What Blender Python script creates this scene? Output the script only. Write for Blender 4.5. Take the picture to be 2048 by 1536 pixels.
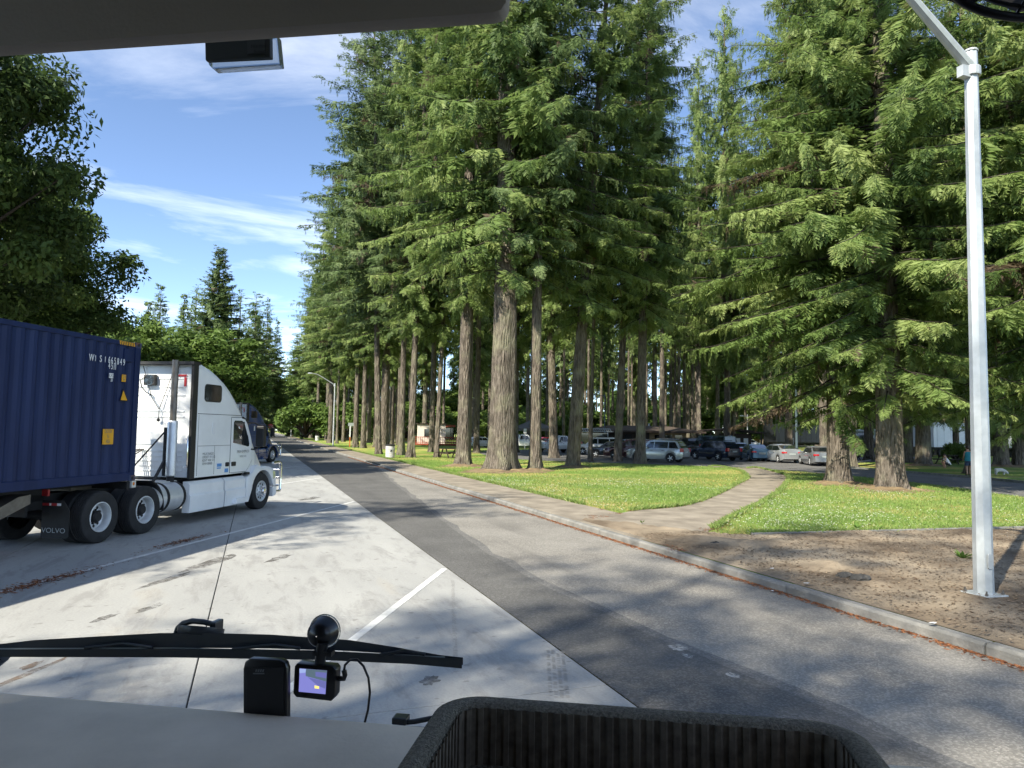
import bpy, bmesh, math, random
import numpy as np
from mathutils import Vector, Matrix, Euler

for o in list(bpy.data.objects):
    bpy.data.objects.remove(o, do_unlink=True)
scene = bpy.context.scene
COL = scene.collection
R = math.radians

# ------------------------------------------------------------------ camera
FPX, CAMH = 1410.0, 2.3                      # focal length in pixels of a 2048 px wide picture, eye height
YAW, PITCH, ROLL = R(19.9), math.atan(95.6 / 1410), 0.015
_f = Vector((math.sin(YAW) * math.cos(PITCH), math.cos(YAW) * math.cos(PITCH), math.sin(PITCH)))
_r0 = Vector((math.cos(YAW), -math.sin(YAW), 0)); _u0 = _r0.cross(_f)
_c, _s = math.cos(ROLL), math.sin(ROLL)
_right = _r0 * _c + _u0 * _s; _up = _u0 * _c - _r0 * _s
EYE = Vector((0, 0, CAMH))
cam_data = bpy.data.cameras.new('camera'); cam = bpy.data.objects.new('camera', cam_data); COL.objects.link(cam)
cam_data.sensor_width = 36; cam_data.lens = FPX / 2048 * 36
cam_data.clip_start = 0.05; cam_data.clip_end = 3000
cam.matrix_world = Matrix(((_right.x, _up.x, -_f.x, 0), (_right.y, _up.y, -_f.y, 0), (_right.z, _up.z, -_f.z, CAMH), (0, 0, 0, 1)))
scene.camera = cam

# ------------------------------------------------------------------ sky and sun
SUN_EL, SUN_HEAD = R(40), R(238.8)            # heading is clockwise from the road direction (+Y)
world = bpy.data.worlds.new('World'); scene.world = world; world.use_nodes = True
nt = world.node_tree; nt.nodes.clear()
def N(t, typ, **kw):
    n = t.nodes.new(typ)
    for k, v in kw.items():
        if k.startswith('i_'):
            n.inputs[k[2:].replace('_', ' ')].default_value = v
        else:
            setattr(n, k, v)
    return n
sky = N(nt, 'ShaderNodeTexSky', sky_type='NISHITA', sun_disc=False, sun_elevation=SUN_EL, sun_rotation=SUN_HEAD, air_density=0.52, dust_density=0.0, ozone_density=1.7)
tc = N(nt, 'ShaderNodeTexCoord'); sep = N(nt, 'ShaderNodeSeparateXYZ'); nt.links.new(tc.outputs['Generated'], sep.inputs[0])
mx = N(nt, 'ShaderNodeMath', operation='MAXIMUM'); nt.links.new(sep.outputs[2], mx.inputs[0]); mx.inputs[1].default_value = 0.02
ad = N(nt, 'ShaderNodeMath', operation='ADD'); nt.links.new(mx.outputs[0], ad.inputs[0]); ad.inputs[1].default_value = 0.06
cmb = N(nt, 'ShaderNodeCombineXYZ')
for i in (0, 1):
    d = N(nt, 'ShaderNodeMath', operation='DIVIDE'); nt.links.new(sep.outputs[i], d.inputs[0]); nt.links.new(ad.outputs[0], d.inputs[1]); nt.links.new(d.outputs[0], cmb.inputs[i])
mp = N(nt, 'ShaderNodeMapping'); mp.inputs['Rotation'].default_value = (0, 0, R(24)); mp.inputs['Scale'].default_value = (0.42, 0.8, 1); mp.inputs['Location'].default_value = (2.3, 1.2, 0)
nt.links.new(cmb.outputs[0], mp.inputs[0])
n1 = N(nt, 'ShaderNodeTexNoise'); n1.inputs['Scale'].default_value = 1.25; n1.inputs['Detail'].default_value = 9; n1.inputs['Roughness'].default_value = 0.62; n1.inputs['Distortion'].default_value = 1.1
nt.links.new(mp.outputs[0], n1.inputs['Vector'])
n2 = N(nt, 'ShaderNodeTexNoise'); n2.inputs['Scale'].default_value = 0.55; n2.inputs['Detail'].default_value = 3; nt.links.new(cmb.outputs[0], n2.inputs['Vector'])
mu = N(nt, 'ShaderNodeMath', operation='MULTIPLY'); nt.links.new(n1.outputs[0], mu.inputs[0]); nt.links.new(n2.outputs[0], mu.inputs[1])
rp = N(nt, 'ShaderNodeValToRGB'); rp.color_ramp.elements[0].position = 0.232; rp.color_ramp.elements[1].position = 0.54
rp.color_ramp.elements[0].color = (0, 0, 0, 1); rp.color_ramp.elements[1].color = (0.50, 0.50, 0.50, 1); nt.links.new(mu.outputs[0], rp.inputs[0])
mixc = N(nt, 'ShaderNodeMix', data_type='RGBA'); nt.links.new(rp.outputs[0], mixc.inputs['Factor']); nt.links.new(sky.outputs[0], mixc.inputs['A']); mixc.inputs['B'].default_value = (10.0, 10.0, 10.0, 1)
bg = N(nt, 'ShaderNodeBackground'); bg.inputs['Strength'].default_value = 0.124; nt.links.new(mixc.outputs['Result'], bg.inputs['Color'])
wo = N(nt, 'ShaderNodeOutputWorld'); nt.links.new(bg.outputs[0], wo.inputs[0])
sd = bpy.data.lights.new('sun', 'SUN'); sd.energy = 3.5; sd.angle = R(0.53); sd.color = (1.0, 0.945, 0.84)
sun = bpy.data.objects.new('sun', sd); COL.objects.link(sun)
sdir = Vector((math.sin(SUN_HEAD) * math.cos(SUN_EL), math.cos(SUN_HEAD) * math.cos(SUN_EL), math.sin(SUN_EL)))
sun.rotation_euler = sdir.to_track_quat('Z', 'Y').to_euler(); sun.location = (-20, -20, 60)
vs = scene.view_settings; vs.view_transform = 'Standard'; vs.look = 'None'; vs.gamma = 1; vs.use_curve_mapping = False
vs.exposure = 1.56
vs.use_white_balance = True; vs.white_balance_temperature = 6850      # the phone balanced for the shade
scene.cycles.max_bounces = 6; scene.cycles.diffuse_bounces = 3; scene.cycles.glossy_bounces = 3; scene.cycles.transmission_bounces = 4; scene.cycles.transparent_max_bounces = 12
scene.cycles.use_denoising = True
scene.cycles.caustics_reflective = False; scene.cycles.caustics_refractive = False

# ------------------------------------------------------------------ where a picture point meets the place
def ray(x, y):
    return _f * FPX + _right * (x - 1024) - _up * (y - 768)
def G(x, y, z=0.12):                           # on level ground
    d = ray(x, y); t = (z - CAMH) / d.z
    return EYE + d * t
def D(x, y, dep):                              # at a distance along the view axis
    return EYE + ray(x, y) * (dep / FPX)
def ground_at(x, dep, z=0.12):                 # ground under picture column x at a distance
    p = D(x, 868, dep); return Vector((p.x, p.y, z))

# ------------------------------------------------------------------ materials
MATS = {}
def mat(name, col, rough=0.6, metal=0.0, spec=0.5, noise=0.0, nscale=8.0, bump=0.0, bscale=40.0, col2=None, stretch=None, detail=5.0, pos=False, coat=0.0, emit=None, trans=0.0, lo=0.35, hi=0.65):
    if name in MATS: return MATS[name]
    m = bpy.data.materials.new(name); m.use_nodes = True; MATS[name] = m
    t = m.node_tree; b = t.nodes['Principled BSDF']
    b.inputs['Base Color'].default_value = (*col, 1); b.inputs['Roughness'].default_value = rough; b.inputs['Metallic'].default_value = metal
    b.inputs['Specular IOR Level'].default_value = spec; b.inputs['Coat Weight'].default_value = coat
    if trans: b.inputs['Transmission Weight'].default_value = trans
    if emit: b.inputs['Emission Color'].default_value = (*emit[:3], 1); b.inputs['Emission Strength'].default_value = emit[3]
    if noise or bump or col2:
        src = N(t, 'ShaderNodeNewGeometry').outputs['Position'] if pos else N(t, 'ShaderNodeTexCoord').outputs['Object']
        if stretch:
            k = N(t, 'ShaderNodeMapping'); k.inputs['Scale'].default_value = stretch; t.links.new(src, k.inputs[0]); src = k.outputs[0]
        if noise or col2:
            n = N(t, 'ShaderNodeTexNoise'); n.inputs['Scale'].default_value = nscale; n.inputs['Detail'].default_value = detail; n.inputs['Roughness'].default_value = 0.6; t.links.new(src, n.inputs['Vector'])
            r = N(t, 'ShaderNodeValToRGB'); r.color_ramp.elements[0].position = lo; r.color_ramp.elements[1].position = hi
            c2 = col2 if col2 else tuple(c * (1 + noise) for c in col); c1 = col if col2 else tuple(c * (1 - noise) for c in col)
            r.color_ramp.elements[0].color = (*c1, 1); r.color_ramp.elements[1].color = (*c2, 1)
            t.links.new(n.outputs[0], r.inputs[0]); t.links.new(r.outputs[0], b.inputs['Base Color'])
        if bump:
            n = N(t, 'ShaderNodeTexNoise'); n.inputs['Scale'].default_value = bscale; n.inputs['Detail'].default_value = 4; t.links.new(src, n.inputs['Vector'])
            bp = N(t, 'ShaderNodeBump'); bp.inputs['Strength'].default_value = bump; bp.inputs['Distance'].default_value = 0.02; t.links.new(n.outputs[0], bp.inputs['Height']); t.links.new(bp.outputs[0], b.inputs['Normal'])
    return m

def leaf_mat(name, c_dark, c_mid, c_light, trans=0.25, dead=False):
    m = bpy.data.materials.new(name); m.use_nodes = True; MATS[name] = m
    t = m.node_tree; t.nodes.clear()
    at = N(t, 'ShaderNodeAttribute', attribute_name='tint')
    oi = N(t, 'ShaderNodeObjectInfo')
    sc = N(t, 'ShaderNodeMath', operation='MULTIPLY_ADD'); t.links.new(oi.outputs['Random'], sc.inputs[0]); sc.inputs[1].default_value = 0.0 if dead else 0.30; sc.inputs[2].default_value = 0.0 if dead else -0.15
    ad = N(t, 'ShaderNodeMath', operation='ADD', use_clamp=True); t.links.new(at.outputs['Fac'], ad.inputs[0]); t.links.new(sc.outputs[0], ad.inputs[1])
    r = N(t, 'ShaderNodeValToRGB'); e = r.color_ramp.elements; e[0].color = (*c_dark, 1); e[1].color = (*c_light, 1); e[1].position = 1.0
    k = e.new(0.5); k.color = (*c_mid, 1)
    if dead:
        e[0].color = (0.125, 0.092, 0.062, 1); q = e.new(0.05); q.color = (0.11, 0.085, 0.055, 1); q = e.new(0.075); q.color = (*c_dark, 1)
    t.links.new(ad.outputs[0], r.inputs[0])
    p = N(t, 'ShaderNodeBsdfPrincipled'); p.inputs['Roughness'].default_value = 0.55; p.inputs['Specular IOR Level'].default_value = 0.25
    tl = N(t, 'ShaderNodeBsdfTranslucent'); t.links.new(r.outputs[0], p.inputs['Base Color']); t.links.new(r.outputs[0], tl.inputs['Color'])
    mixs = N(t, 'ShaderNodeMixShader'); mixs.inputs[0].default_value = trans
    t.links.new(p.outputs[0], mixs.inputs[1]); t.links.new(tl.outputs[0], mixs.inputs[2])
    out = N(t, 'ShaderNodeOutputMaterial'); t.links.new(mixs.outputs[0], out.inputs[0])
    return m

def bark_mat(name, c1, c2, c3):
    m = bpy.data.materials.new(name); m.use_nodes = True; MATS[name] = m
    t = m.node_tree; b = t.nodes['Principled BSDF']; b.inputs['Roughness'].default_value = 0.9; b.inputs['Specular IOR Level'].default_value = 0.1
    src = N(t, 'ShaderNodeNewGeometry').outputs['Position']
    k = N(t, 'ShaderNodeMapping'); k.inputs['Scale'].default_value = (1, 1, 0.14); t.links.new(src, k.inputs[0])
    v = N(t, 'ShaderNodeTexNoise'); v.inputs['Scale'].default_value = 11; v.inputs['Detail'].default_value = 6; v.inputs['Roughness'].default_value = 0.7; t.links.new(k.outputs[0], v.inputs['Vector'])
    w = N(t, 'ShaderNodeTexVoronoi', feature='DISTANCE_TO_EDGE'); w.inputs['Scale'].default_value = 8; t.links.new(k.outputs[0], w.inputs['Vector'])
    r = N(t, 'ShaderNodeValToRGB'); r.color_ramp.elements[0].position = 0.32; r.color_ramp.elements[1].position = 0.68
    r.color_ramp.elements[0].color = (*c1, 1); r.color_ramp.elements[1].color = (*c2, 1); t.links.new(v.outputs[0], r.inputs[0])
    n2 = N(t, 'ShaderNodeTexNoise'); n2.inputs['Scale'].default_value = 0.9; n2.inputs['Detail'].default_value = 3; t.links.new(src, n2.inputs['Vector'])
    r2 = N(t, 'ShaderNodeValToRGB'); r2.color_ramp.elements[0].position = 0.5; r2.color_ramp.elements[1].position = 0.72; t.links.new(n2.outputs[0], r2.inputs[0])
    mx = N(t, 'ShaderNodeMix', data_type='RGBA'); t.links.new(r2.outputs[0], mx.inputs['Factor']); t.links.new(r.outputs[0], mx.inputs['A']); mx.inputs['B'].default_value = (*c3, 1)
    t.links.new(mx.outputs['Result'], b.inputs['Base Color'])
    rr = N(t, 'ShaderNodeMath', operation='MULTIPLY_ADD'); t.links.new(w.outputs['Distance'], rr.inputs[0]); rr.inputs[1].default_value = 1.6; t.links.new(v.outputs[0], rr.inputs[2])
    bp = N(t, 'ShaderNodeBump'); bp.inputs['Strength'].default_value = 1.0; bp.inputs['Distance'].default_value = 0.16; t.links.new(rr.outputs[0], bp.inputs['Height']); t.links.new(bp.outputs[0], b.inputs['Normal'])
    return m

# ------------------------------------------------------------------ mesh helpers
def tag(o, label=None, cat=None, group=None, kind=None):
    if label: o['label'] = label
    if cat: o['category'] = cat
    if group: o['group'] = group
    if kind: o['kind'] = kind
    return o
def empty(name, loc=(0, 0, 0), rz=0.0, label=None, cat=None, group=None):
    o = bpy.data.objects.new(name, None); COL.objects.link(o); o.empty_display_size = 0.2
    o.location = loc; o.rotation_euler = (0, 0, rz)
    return tag(o, label, cat, group)
def link_mesh(name, me, parent=None, loc=None):
    o = bpy.data.objects.new(name, me); COL.objects.link(o)
    if parent: o.parent = parent
    if loc is not None: o.location = loc
    return o
def copy_tree(o, parent=None):
    c = o.copy(); COL.objects.link(c)
    if parent: c.parent = parent
    for ch in o.children: copy_tree(ch, c)
    return c

class MB:
    def __init__(s): s.v = []; s.f = []; s.m = []; s.cur = 0
    def add(s, vs, fs):
        b = len(s.v); s.v += [tuple(v) for v in vs]
        for f in fs: s.f.append(tuple(b + i for i in f)); s.m.append(s.cur)
        return s
    def box(s, x0, x1, y0, y1, z0, z1):
        return s.add([(x0, y0, z0), (x1, y0, z0), (x1, y1, z0), (x0, y1, z0), (x0, y0, z1), (x1, y0, z1), (x1, y1, z1), (x0, y1, z1)],
                     [(3, 2, 1, 0), (4, 5, 6, 7), (0, 1, 5, 4), (1, 2, 6, 5), (2, 3, 7, 6), (3, 0, 4, 7)])
    def obox(s, c, dims, rot):
        M = rot.to_matrix() if not isinstance(rot, Matrix) else rot
        c = Vector(c); a, b, d = dims[0] / 2, dims[1] / 2, dims[2] / 2
        P = [c + M @ Vector((i * a, j * b, k * d)) for k in (-1, 1) for i, j in ((-1, -1), (1, -1), (1, 1), (-1, 1))]
        return s.add(P, [(3, 2, 1, 0), (4, 5, 6, 7), (0, 1, 5, 4), (1, 2, 6, 5), (2, 3, 7, 6), (3, 0, 4, 7)])
    def bar(s, p0, p1, w, h):
        p0, p1 = Vector(p0), Vector(p1); d = p1 - p0
        q = d.to_track_quat('Y', 'Z').to_matrix()
        return s.obox((p0 + p1) / 2, (w, d.length, h), q)
    def prism(s, pts, fn, a, b):               # 2d outline pts, fn(u, v, w) -> 3d point, w from a to b
        n = len(pts)
        vs = [fn(u, v, a) for u, v in pts] + [fn(u, v, b) for u, v in pts]
        fs = [tuple(range(n)), tuple(range(2 * n - 1, n - 1, -1))] + [(i, i + n, (i + 1) % n + n, (i + 1) % n) for i in range(n)]
        return s.add(vs, fs)
    def tube(s, pts, r, n=8, caps=True, up=None):
        pts = [Vector(p) for p in pts]; k = len(pts); rs = r if isinstance(r, (list, tuple)) else [r] * k
        rings = []; prev = None
        for i, p in enumerate(pts):
            d = (pts[min(i + 1, k - 1)] - pts[max(i - 1, 0)]).normalized()
            if prev is None:
                a = Vector((0, 0, 1)) if abs(d.z) < 0.9 else Vector((1, 0, 0))
                x = d.cross(a).normalized()
            else:
                x = (prev - d * prev.dot(d)).normalized()
            y = d.cross(x); prev = x
            rings.append([p + (x * math.cos(t) + y * math.sin(t)) * rs[i] for t in (2 * math.pi * j / n for j in range(n))])
        vs = [v for rg in rings for v in rg]; fs = []
        for i in range(k - 1):
            for j in range(n): fs.append((i * n + j, i * n + (j + 1) % n, (i + 1) * n + (j + 1) % n, (i + 1) * n + j))
        if caps: fs += [tuple(range(n - 1, -1, -1)), tuple(range((k - 1) * n, k * n))]
        return s.add(vs, fs)
    def lathe(s, prof, o, ax, n=24, closed=False):  # prof [(r, h)] along axis ax from o
        o, ax = Vector(o), Vector(ax).normalized(); a = Vector((0, 0, 1)) if abs(ax.z) < 0.9 else Vector((1, 0, 0))
        x = ax.cross(a).normalized(); y = ax.cross(x); k = len(prof)
        vs = [o + ax * h + (x * math.cos(2 * math.pi * j / n) + y * math.sin(2 * math.pi * j / n)) * max(r, 1e-4) for r, h in prof for j in range(n)]
        fs = [(i * n + j, i * n + (j + 1) % n, (i + 1) * n + (j + 1) % n, (i + 1) * n + j) for i in range(k - 1) for j in range(n)]
        if not closed: fs += [tuple(range(n - 1, -1, -1)), tuple(range((k - 1) * n, k * n))]
        return s.add(vs, fs)
    def ell(s, c, r, nu=14, nv=9):
        c = Vector(c); vs = []; fs = []
        for i in range(nv + 1):
            ph = math.pi * i / nv - math.pi / 2
            for j in range(nu):
                t = 2 * math.pi * j / nu
                vs.append((c.x + r[0] * math.cos(ph) * math.cos(t), c.y + r[1] * math.cos(ph) * math.sin(t), c.z + r[2] * math.sin(ph)))
        for i in range(nv):
            for j in range(nu): fs.append((i * nu + j, i * nu + (j + 1) % nu, (i + 1) * nu + (j + 1) % nu, (i + 1) * nu + j))
        return s.add(vs, fs)
    def loft(s, rings, caps=True, closed=True):
        n = len(rings[0]); k = len(rings); vs = [v for r in rings for v in r]; fs = []
        for i in range(k - 1):
            for j in range(n if closed else n - 1): fs.append((i * n + j, i * n + (j + 1) % n, (i + 1) * n + (j + 1) % n, (i + 1) * n + j))
        if caps: fs += [tuple(range(n - 1, -1, -1)), tuple(range((k - 1) * n, k * n))]
        return s.add(vs, fs)
    def poly(s, vs): return s.add(vs, [tuple(range(len(vs)))])
    def mesh(s, name, mats, smooth=False, bevel=0.0, fix=True):
        me = bpy.data.meshes.new(name); me.from_pydata([tuple(v) for v in s.v], [], s.f)
        for m in (mats if isinstance(mats, (list, tuple)) else [mats]): me.materials.append(m)
        me.polygons.foreach_set('material_index', s.m)
        if fix or bevel:
            bm = bmesh.new(); bm.from_mesh(me)
            if fix: bmesh.ops.recalc_face_normals(bm, faces=bm.faces)
            if bevel:
                es = [e for e in bm.edges if len(e.link_faces) == 2 and e.calc_face_angle(0) > R(28)]
                bmesh.ops.bevel(bm, geom=es, offset=bevel, segments=2, profile=0.6, affect='EDGES', clamp_overlap=True)
            bm.to_mesh(me); bm.free()
        if smooth:
            me.polygons.foreach_set('use_smooth', [True] * len(me.polygons))
            try: me.set_sharp_from_angle(angle=R(smooth if smooth is not True else 38))
            except Exception: pass
        me.update(); return me
    def obj(s, name, mats, parent=None, smooth=False, bevel=0.0, loc=None, fix=True):
        return link_mesh(name, s.mesh(name, mats, smooth, bevel, fix), parent, loc)

def np_mesh(name, V, Q, mats, tint=None, midx=None):
    me = bpy.data.meshes.new(name); V = np.asarray(V, np.float32); Q = np.asarray(Q, np.int32); k = Q.shape[1]
    me.vertices.add(len(V)); me.vertices.foreach_set('co', V.ravel())
    me.loops.add(Q.size); me.loops.foreach_set('vertex_index', Q.ravel())
    me.polygons.add(len(Q)); me.polygons.foreach_set('loop_start', np.arange(0, Q.size, k, dtype=np.int32)); me.polygons.foreach_set('loop_total', np.full(len(Q), k, np.int32))
    if midx is not None: me.polygons.foreach_set('material_index', np.asarray(midx, np.int32))
    for m in (mats if isinstance(mats, (list, tuple)) else [mats]): me.materials.append(m)
    if tint is not None:
        a = me.attributes.new('tint', 'FLOAT', 'FACE'); a.data.foreach_set('value', np.asarray(tint, np.float32))
    me.update(); me.validate(); return me
def text_mesh(name, txt, size, m, parent, matrix, ext=0.0, align='CENTER', sx=1.0):
    cu = bpy.data.curves.new(name, 'FONT'); cu.body = txt; cu.size = size; cu.align_x = align; cu.align_y = 'CENTER'; cu.extrude = ext; cu.space_line = 0.95
    t = bpy.data.objects.new(name, cu); COL.objects.link(t); bpy.context.view_layer.update()
    me = bpy.data.meshes.new_from_object(t.evaluated_get(bpy.context.evaluated_depsgraph_get())); bpy.data.objects.remove(t)
    me.materials.clear(); me.materials.append(m); me.transform(Matrix.Diagonal((sx, 1, 1, 1)))
    o = bpy.data.objects.new(name, me); COL.objects.link(o); o.parent = parent; o.matrix_local = matrix; return o
def frame(o, x, y):                             # a matrix with given x and y axes
    x = Vector(x).normalized(); y = Vector(y).normalized(); z = x.cross(y)
    return Matrix(((x.x, y.x, z.x, o[0]), (x.y, y.y, z.y, o[1]), (x.z, y.z, z.z, o[2]), (0, 0, 0, 1)))
def in_poly(P, poly):
    x, y = P[:, 0], P[:, 1]; ins = np.zeros(len(P), bool); n = len(poly)
    for i in range(n):
        x1, y1 = poly[i][:2]; x2, y2 = poly[(i + 1) % n][:2]
        c = ((y1 > y) != (y2 > y)) & (x < (x2 - x1) * (y - y1) / ((y2 - y1) if y2 != y1 else 1e-9) + x1)
        ins ^= c
    return ins
# ------------------------------------------------------------------ ground, road, pavements
rng = np.random.default_rng(7); random.seed(7)
def concrete_mat():
    m = bpy.data.materials.new('concrete'); m.use_nodes = True; MATS['concrete'] = m
    t = m.node_tree; b = t.nodes['Principled BSDF']; b.inputs['Roughness'].default_value = 0.72; b.inputs['Specular IOR Level'].default_value = 0.35
    src = N(t, 'ShaderNodeNewGeometry').outputs['Position']
    k = N(t, 'ShaderNodeMapping'); k.inputs['Rotation'].default_value = (0, 0, R(28.6)); k.inputs['Scale'].default_value = (1.3, 0.34, 1); t.links.new(src, k.inputs[0])
    def noise(scale, det, vec, rough=0.6, dist=0.0):
        n = N(t, 'ShaderNodeTexNoise'); n.inputs['Scale'].default_value = scale; n.inputs['Detail'].default_value = det; n.inputs['Roughness'].default_value = rough; n.inputs['Distortion'].default_value = dist; t.links.new(vec, n.inputs['Vector']); return n.outputs[0]
    def ramp(x, p0, p1, c0, c1):
        r = N(t, 'ShaderNodeValToRGB'); r.color_ramp.elements[0].position = p0; r.color_ramp.elements[1].position = p1; r.color_ramp.elements[0].color = (*c0, 1); r.color_ramp.elements[1].color = (*c1, 1); t.links.new(x, r.inputs[0]); return r.outputs[0]
    def mix(f, a, bcol, mode='MIX'):
        x = N(t, 'ShaderNodeMix', data_type='RGBA', blend_type=mode); t.links.new(f, x.inputs['Factor']) if not isinstance(f, float) else setattr(x.inputs['Factor'], 'default_value', f)
        t.links.new(a, x.inputs['A'])
        if isinstance(bcol, tuple): x.inputs['B'].default_value = (*bcol, 1)
        else: t.links.new(bcol, x.inputs['B'])
        return x.outputs['Result']
    base = ramp(noise(0.5, 6, k.outputs[0], 0.62), 0.33, 0.68, (0.325, 0.325, 0.315), (0.42, 0.418, 0.40))
    fine = ramp(noise(38, 4, src), 0.3, 0.7, (0.86, 0.86, 0.86), (1.05, 1.05, 1.05)); c = mix(1.0, base, fine, 'MULTIPLY')
    streak = ramp(noise(2.1, 7, k.outputs[0], 0.75, 0.4), 0.50, 0.62, (0, 0, 0), (0.75, 0.75, 0.75)); c = mix(streak, c, (0.26, 0.255, 0.245))
    rust = ramp(noise(0.33, 5, k.outputs[0], 0.55), 0.60, 0.74, (0, 0, 0), (0.55, 0.55, 0.55)); c = mix(rust, c, (0.46, 0.375, 0.25))
    spots = ramp(noise(5.5, 2, src, 0.5), 0.66, 0.72, (0, 0, 0), (0.6, 0.6, 0.6)); c = mix(spots, c, (0.19, 0.18, 0.17))
    t.links.new(c, b.inputs['Base Color'])
    bp = N(t, 'ShaderNodeBump'); bp.inputs['Strength'].default_value = 0.25; bp.inputs['Distance'].default_value = 0.01; t.links.new(noise(70, 4, src), bp.inputs['Height']); t.links.new(bp.outputs[0], b.inputs['Normal'])
    return m
def asphalt_mat(name, c1, c2, agg, agg_amt, stain):
    m = bpy.data.materials.new(name); m.use_nodes = True; MATS[name] = m
    t = m.node_tree; b = t.nodes['Principled BSDF']; b.inputs['Roughness'].default_value = 0.85; b.inputs['Specular IOR Level'].default_value = 0.3
    src = N(t, 'ShaderNodeNewGeometry').outputs['Position']
    n = N(t, 'ShaderNodeTexNoise'); n.inputs['Scale'].default_value = 0.7; n.inputs['Detail'].default_value = 6; t.links.new(src, n.inputs['Vector'])
    r = N(t, 'ShaderNodeValToRGB'); r.color_ramp.elements[0].position = 0.32; r.color_ramp.elements[1].position = 0.7; r.color_ramp.elements[0].color = (*c1, 1); r.color_ramp.elements[1].color = (*c2, 1); t.links.new(n.outputs[0], r.inputs[0])
    v = N(t, 'ShaderNodeTexVoronoi'); v.inputs['Scale'].default_value = 55; t.links.new(src, v.inputs['Vector'])
    sepc = N(t, 'ShaderNodeSeparateColor'); t.links.new(v.outputs['Color'], sepc.inputs[0])
    r2 = N(t, 'ShaderNodeValToRGB'); r2.color_ramp.elements[0].position = 0.45; r2.color_ramp.elements[1].position = 0.95; r2.color_ramp.elements[1].color = (agg_amt,) * 3 + (1,); t.links.new(sepc.outputs[0], r2.inputs[0])
    x = N(t, 'ShaderNodeMix', data_type='RGBA'); t.links.new(r2.outputs[0], x.inputs['Factor']); t.links.new(r.outputs[0], x.inputs['A']); x.inputs['B'].default_value = (*agg, 1)
    k = N(t, 'ShaderNodeMapping'); k.inputs['Scale'].default_value = (1.6, 0.22, 1); t.links.new(src, k.inputs[0])
    n3 = N(t, 'ShaderNodeTexNoise'); n3.inputs['Scale'].default_value = 0.9; n3.inputs['Detail'].default_value = 5; t.links.new(k.outputs[0], n3.inputs['Vector'])
    r3 = N(t, 'ShaderNodeValToRGB'); r3.color_ramp.elements[0].position = 0.52; r3.color_ramp.elements[1].position = 0.72; r3.color_ramp.elements[1].color = (stain,) * 3 + (1,); t.links.new(n3.outputs[0], r3.inputs[0])
    y = N(t, 'ShaderNodeMix', data_type='RGBA'); t.links.new(r3.outputs[0], y.inputs['Factor']); t.links.new(x.outputs['Result'], y.inputs['A']); y.inputs['B'].default_value = (c1[0] * 0.7, c1[1] * 0.7, c1[2] * 0.72, 1)
    t.links.new(y.outputs['Result'], b.inputs['Base Color'])
    bp = N(t, 'ShaderNodeBump'); bp.inputs['Strength'].default_value = 0.6; bp.inputs['Distance'].default_value = 0.012; t.links.new(v.outputs['Distance'], bp.inputs['Height']); t.links.new(bp.outputs[0], b.inputs['Normal'])
    return m
def lawn_mat():
    m = bpy.data.materials.new('lawn'); m.use_nodes = True; MATS['lawn'] = m
    t = m.node_tree; b = t.nodes['Principled BSDF']; b.inputs['Roughness'].default_value = 0.9; b.inputs['Specular IOR Level'].default_value = 0.1
    src = N(t, 'ShaderNodeNewGeometry').outputs['Position']
    def nz(s, d, r=0.6):
        n = N(t, 'ShaderNodeTexNoise'); n.inputs['Scale'].default_value = s; n.inputs['Detail'].default_value = d; n.inputs['Roughness'].default_value = r; t.links.new(src, n.inputs['Vector']); return n.outputs[0]
    r = N(t, 'ShaderNodeValToRGB'); e = r.color_ramp.elements; e[0].position = 0.33; e[0].color = (0.135, 0.245, 0.05, 1); e[1].position = 0.60; e[1].color = (0.50, 0.43, 0.17, 1); q = e.new(0.47); q.color = (0.215, 0.325, 0.08, 1)
    t.links.new(nz(0.16, 6, 0.65), r.inputs[0])
    r2 = N(t, 'ShaderNodeValToRGB'); r2.color_ramp.elements[0].position = 0.3; r2.color_ramp.elements[1].position = 0.7; r2.color_ramp.elements[0].color = (0.55, 0.6, 0.5, 1); r2.color_ramp.elements[1].color = (1.25, 1.2, 1.1, 1); t.links.new(nz(9, 8, 0.8), r2.inputs[0])
    x = N(t, 'ShaderNodeMix', data_type='RGBA', blend_type='MULTIPLY'); x.inputs['Factor'].default_value = 1; t.links.new(r.outputs[0], x.inputs['A']); t.links.new(r2.outputs[0], x.inputs['B'])
    t.links.new(x.outputs['Result'], b.inputs['Base Color'])
    bp = N(t, 'ShaderNodeBump'); bp.inputs['Strength'].default_value = 1.0; bp.inputs['Distance'].default_value = 0.06; t.links.new(nz(28, 5, 0.8), bp.inputs['Height']); t.links.new(bp.outputs[0], b.inputs['Normal'])
    return m
M_conc = concrete_mat()
M_asph = asphalt_mat('old_asphalt', (0.17, 0.16, 0.143), (0.245, 0.232, 0.208), (0.45, 0.42, 0.38), 0.5, 0.45)
M_asphd = asphalt_mat('new_asphalt', (0.082, 0.08, 0.077), (0.12, 0.117, 0.112), (0.24, 0.235, 0.225), 0.4, 0.3)
M_lot = asphalt_mat('lot_asphalt', (0.10, 0.10, 0.102), (0.15, 0.147, 0.142), (0.28, 0.27, 0.26), 0.4, 0.35)
M_lawn = lawn_mat()
M_walk = mat('walk_concrete', (0.18, 0.152, 0.118), 0.85, noise=0.0, col2=(0.31, 0.268, 0.212), nscale=1.4, bump=0.35, bscale=60, pos=True, detail=8)
M_kerb = mat('kerb_concrete', (0.15, 0.147, 0.137), 0.85, col2=(0.26, 0.25, 0.23), nscale=3.2, bump=0.5, bscale=45, pos=True, detail=8)
M_dirt = mat('dirt', (0.13, 0.10, 0.073), 0.95, col2=(0.38, 0.31, 0.225), nscale=0.55, bump=1.0, bscale=22, pos=True, detail=10, spec=0.1, lo=0.36, hi=0.66)
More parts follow.
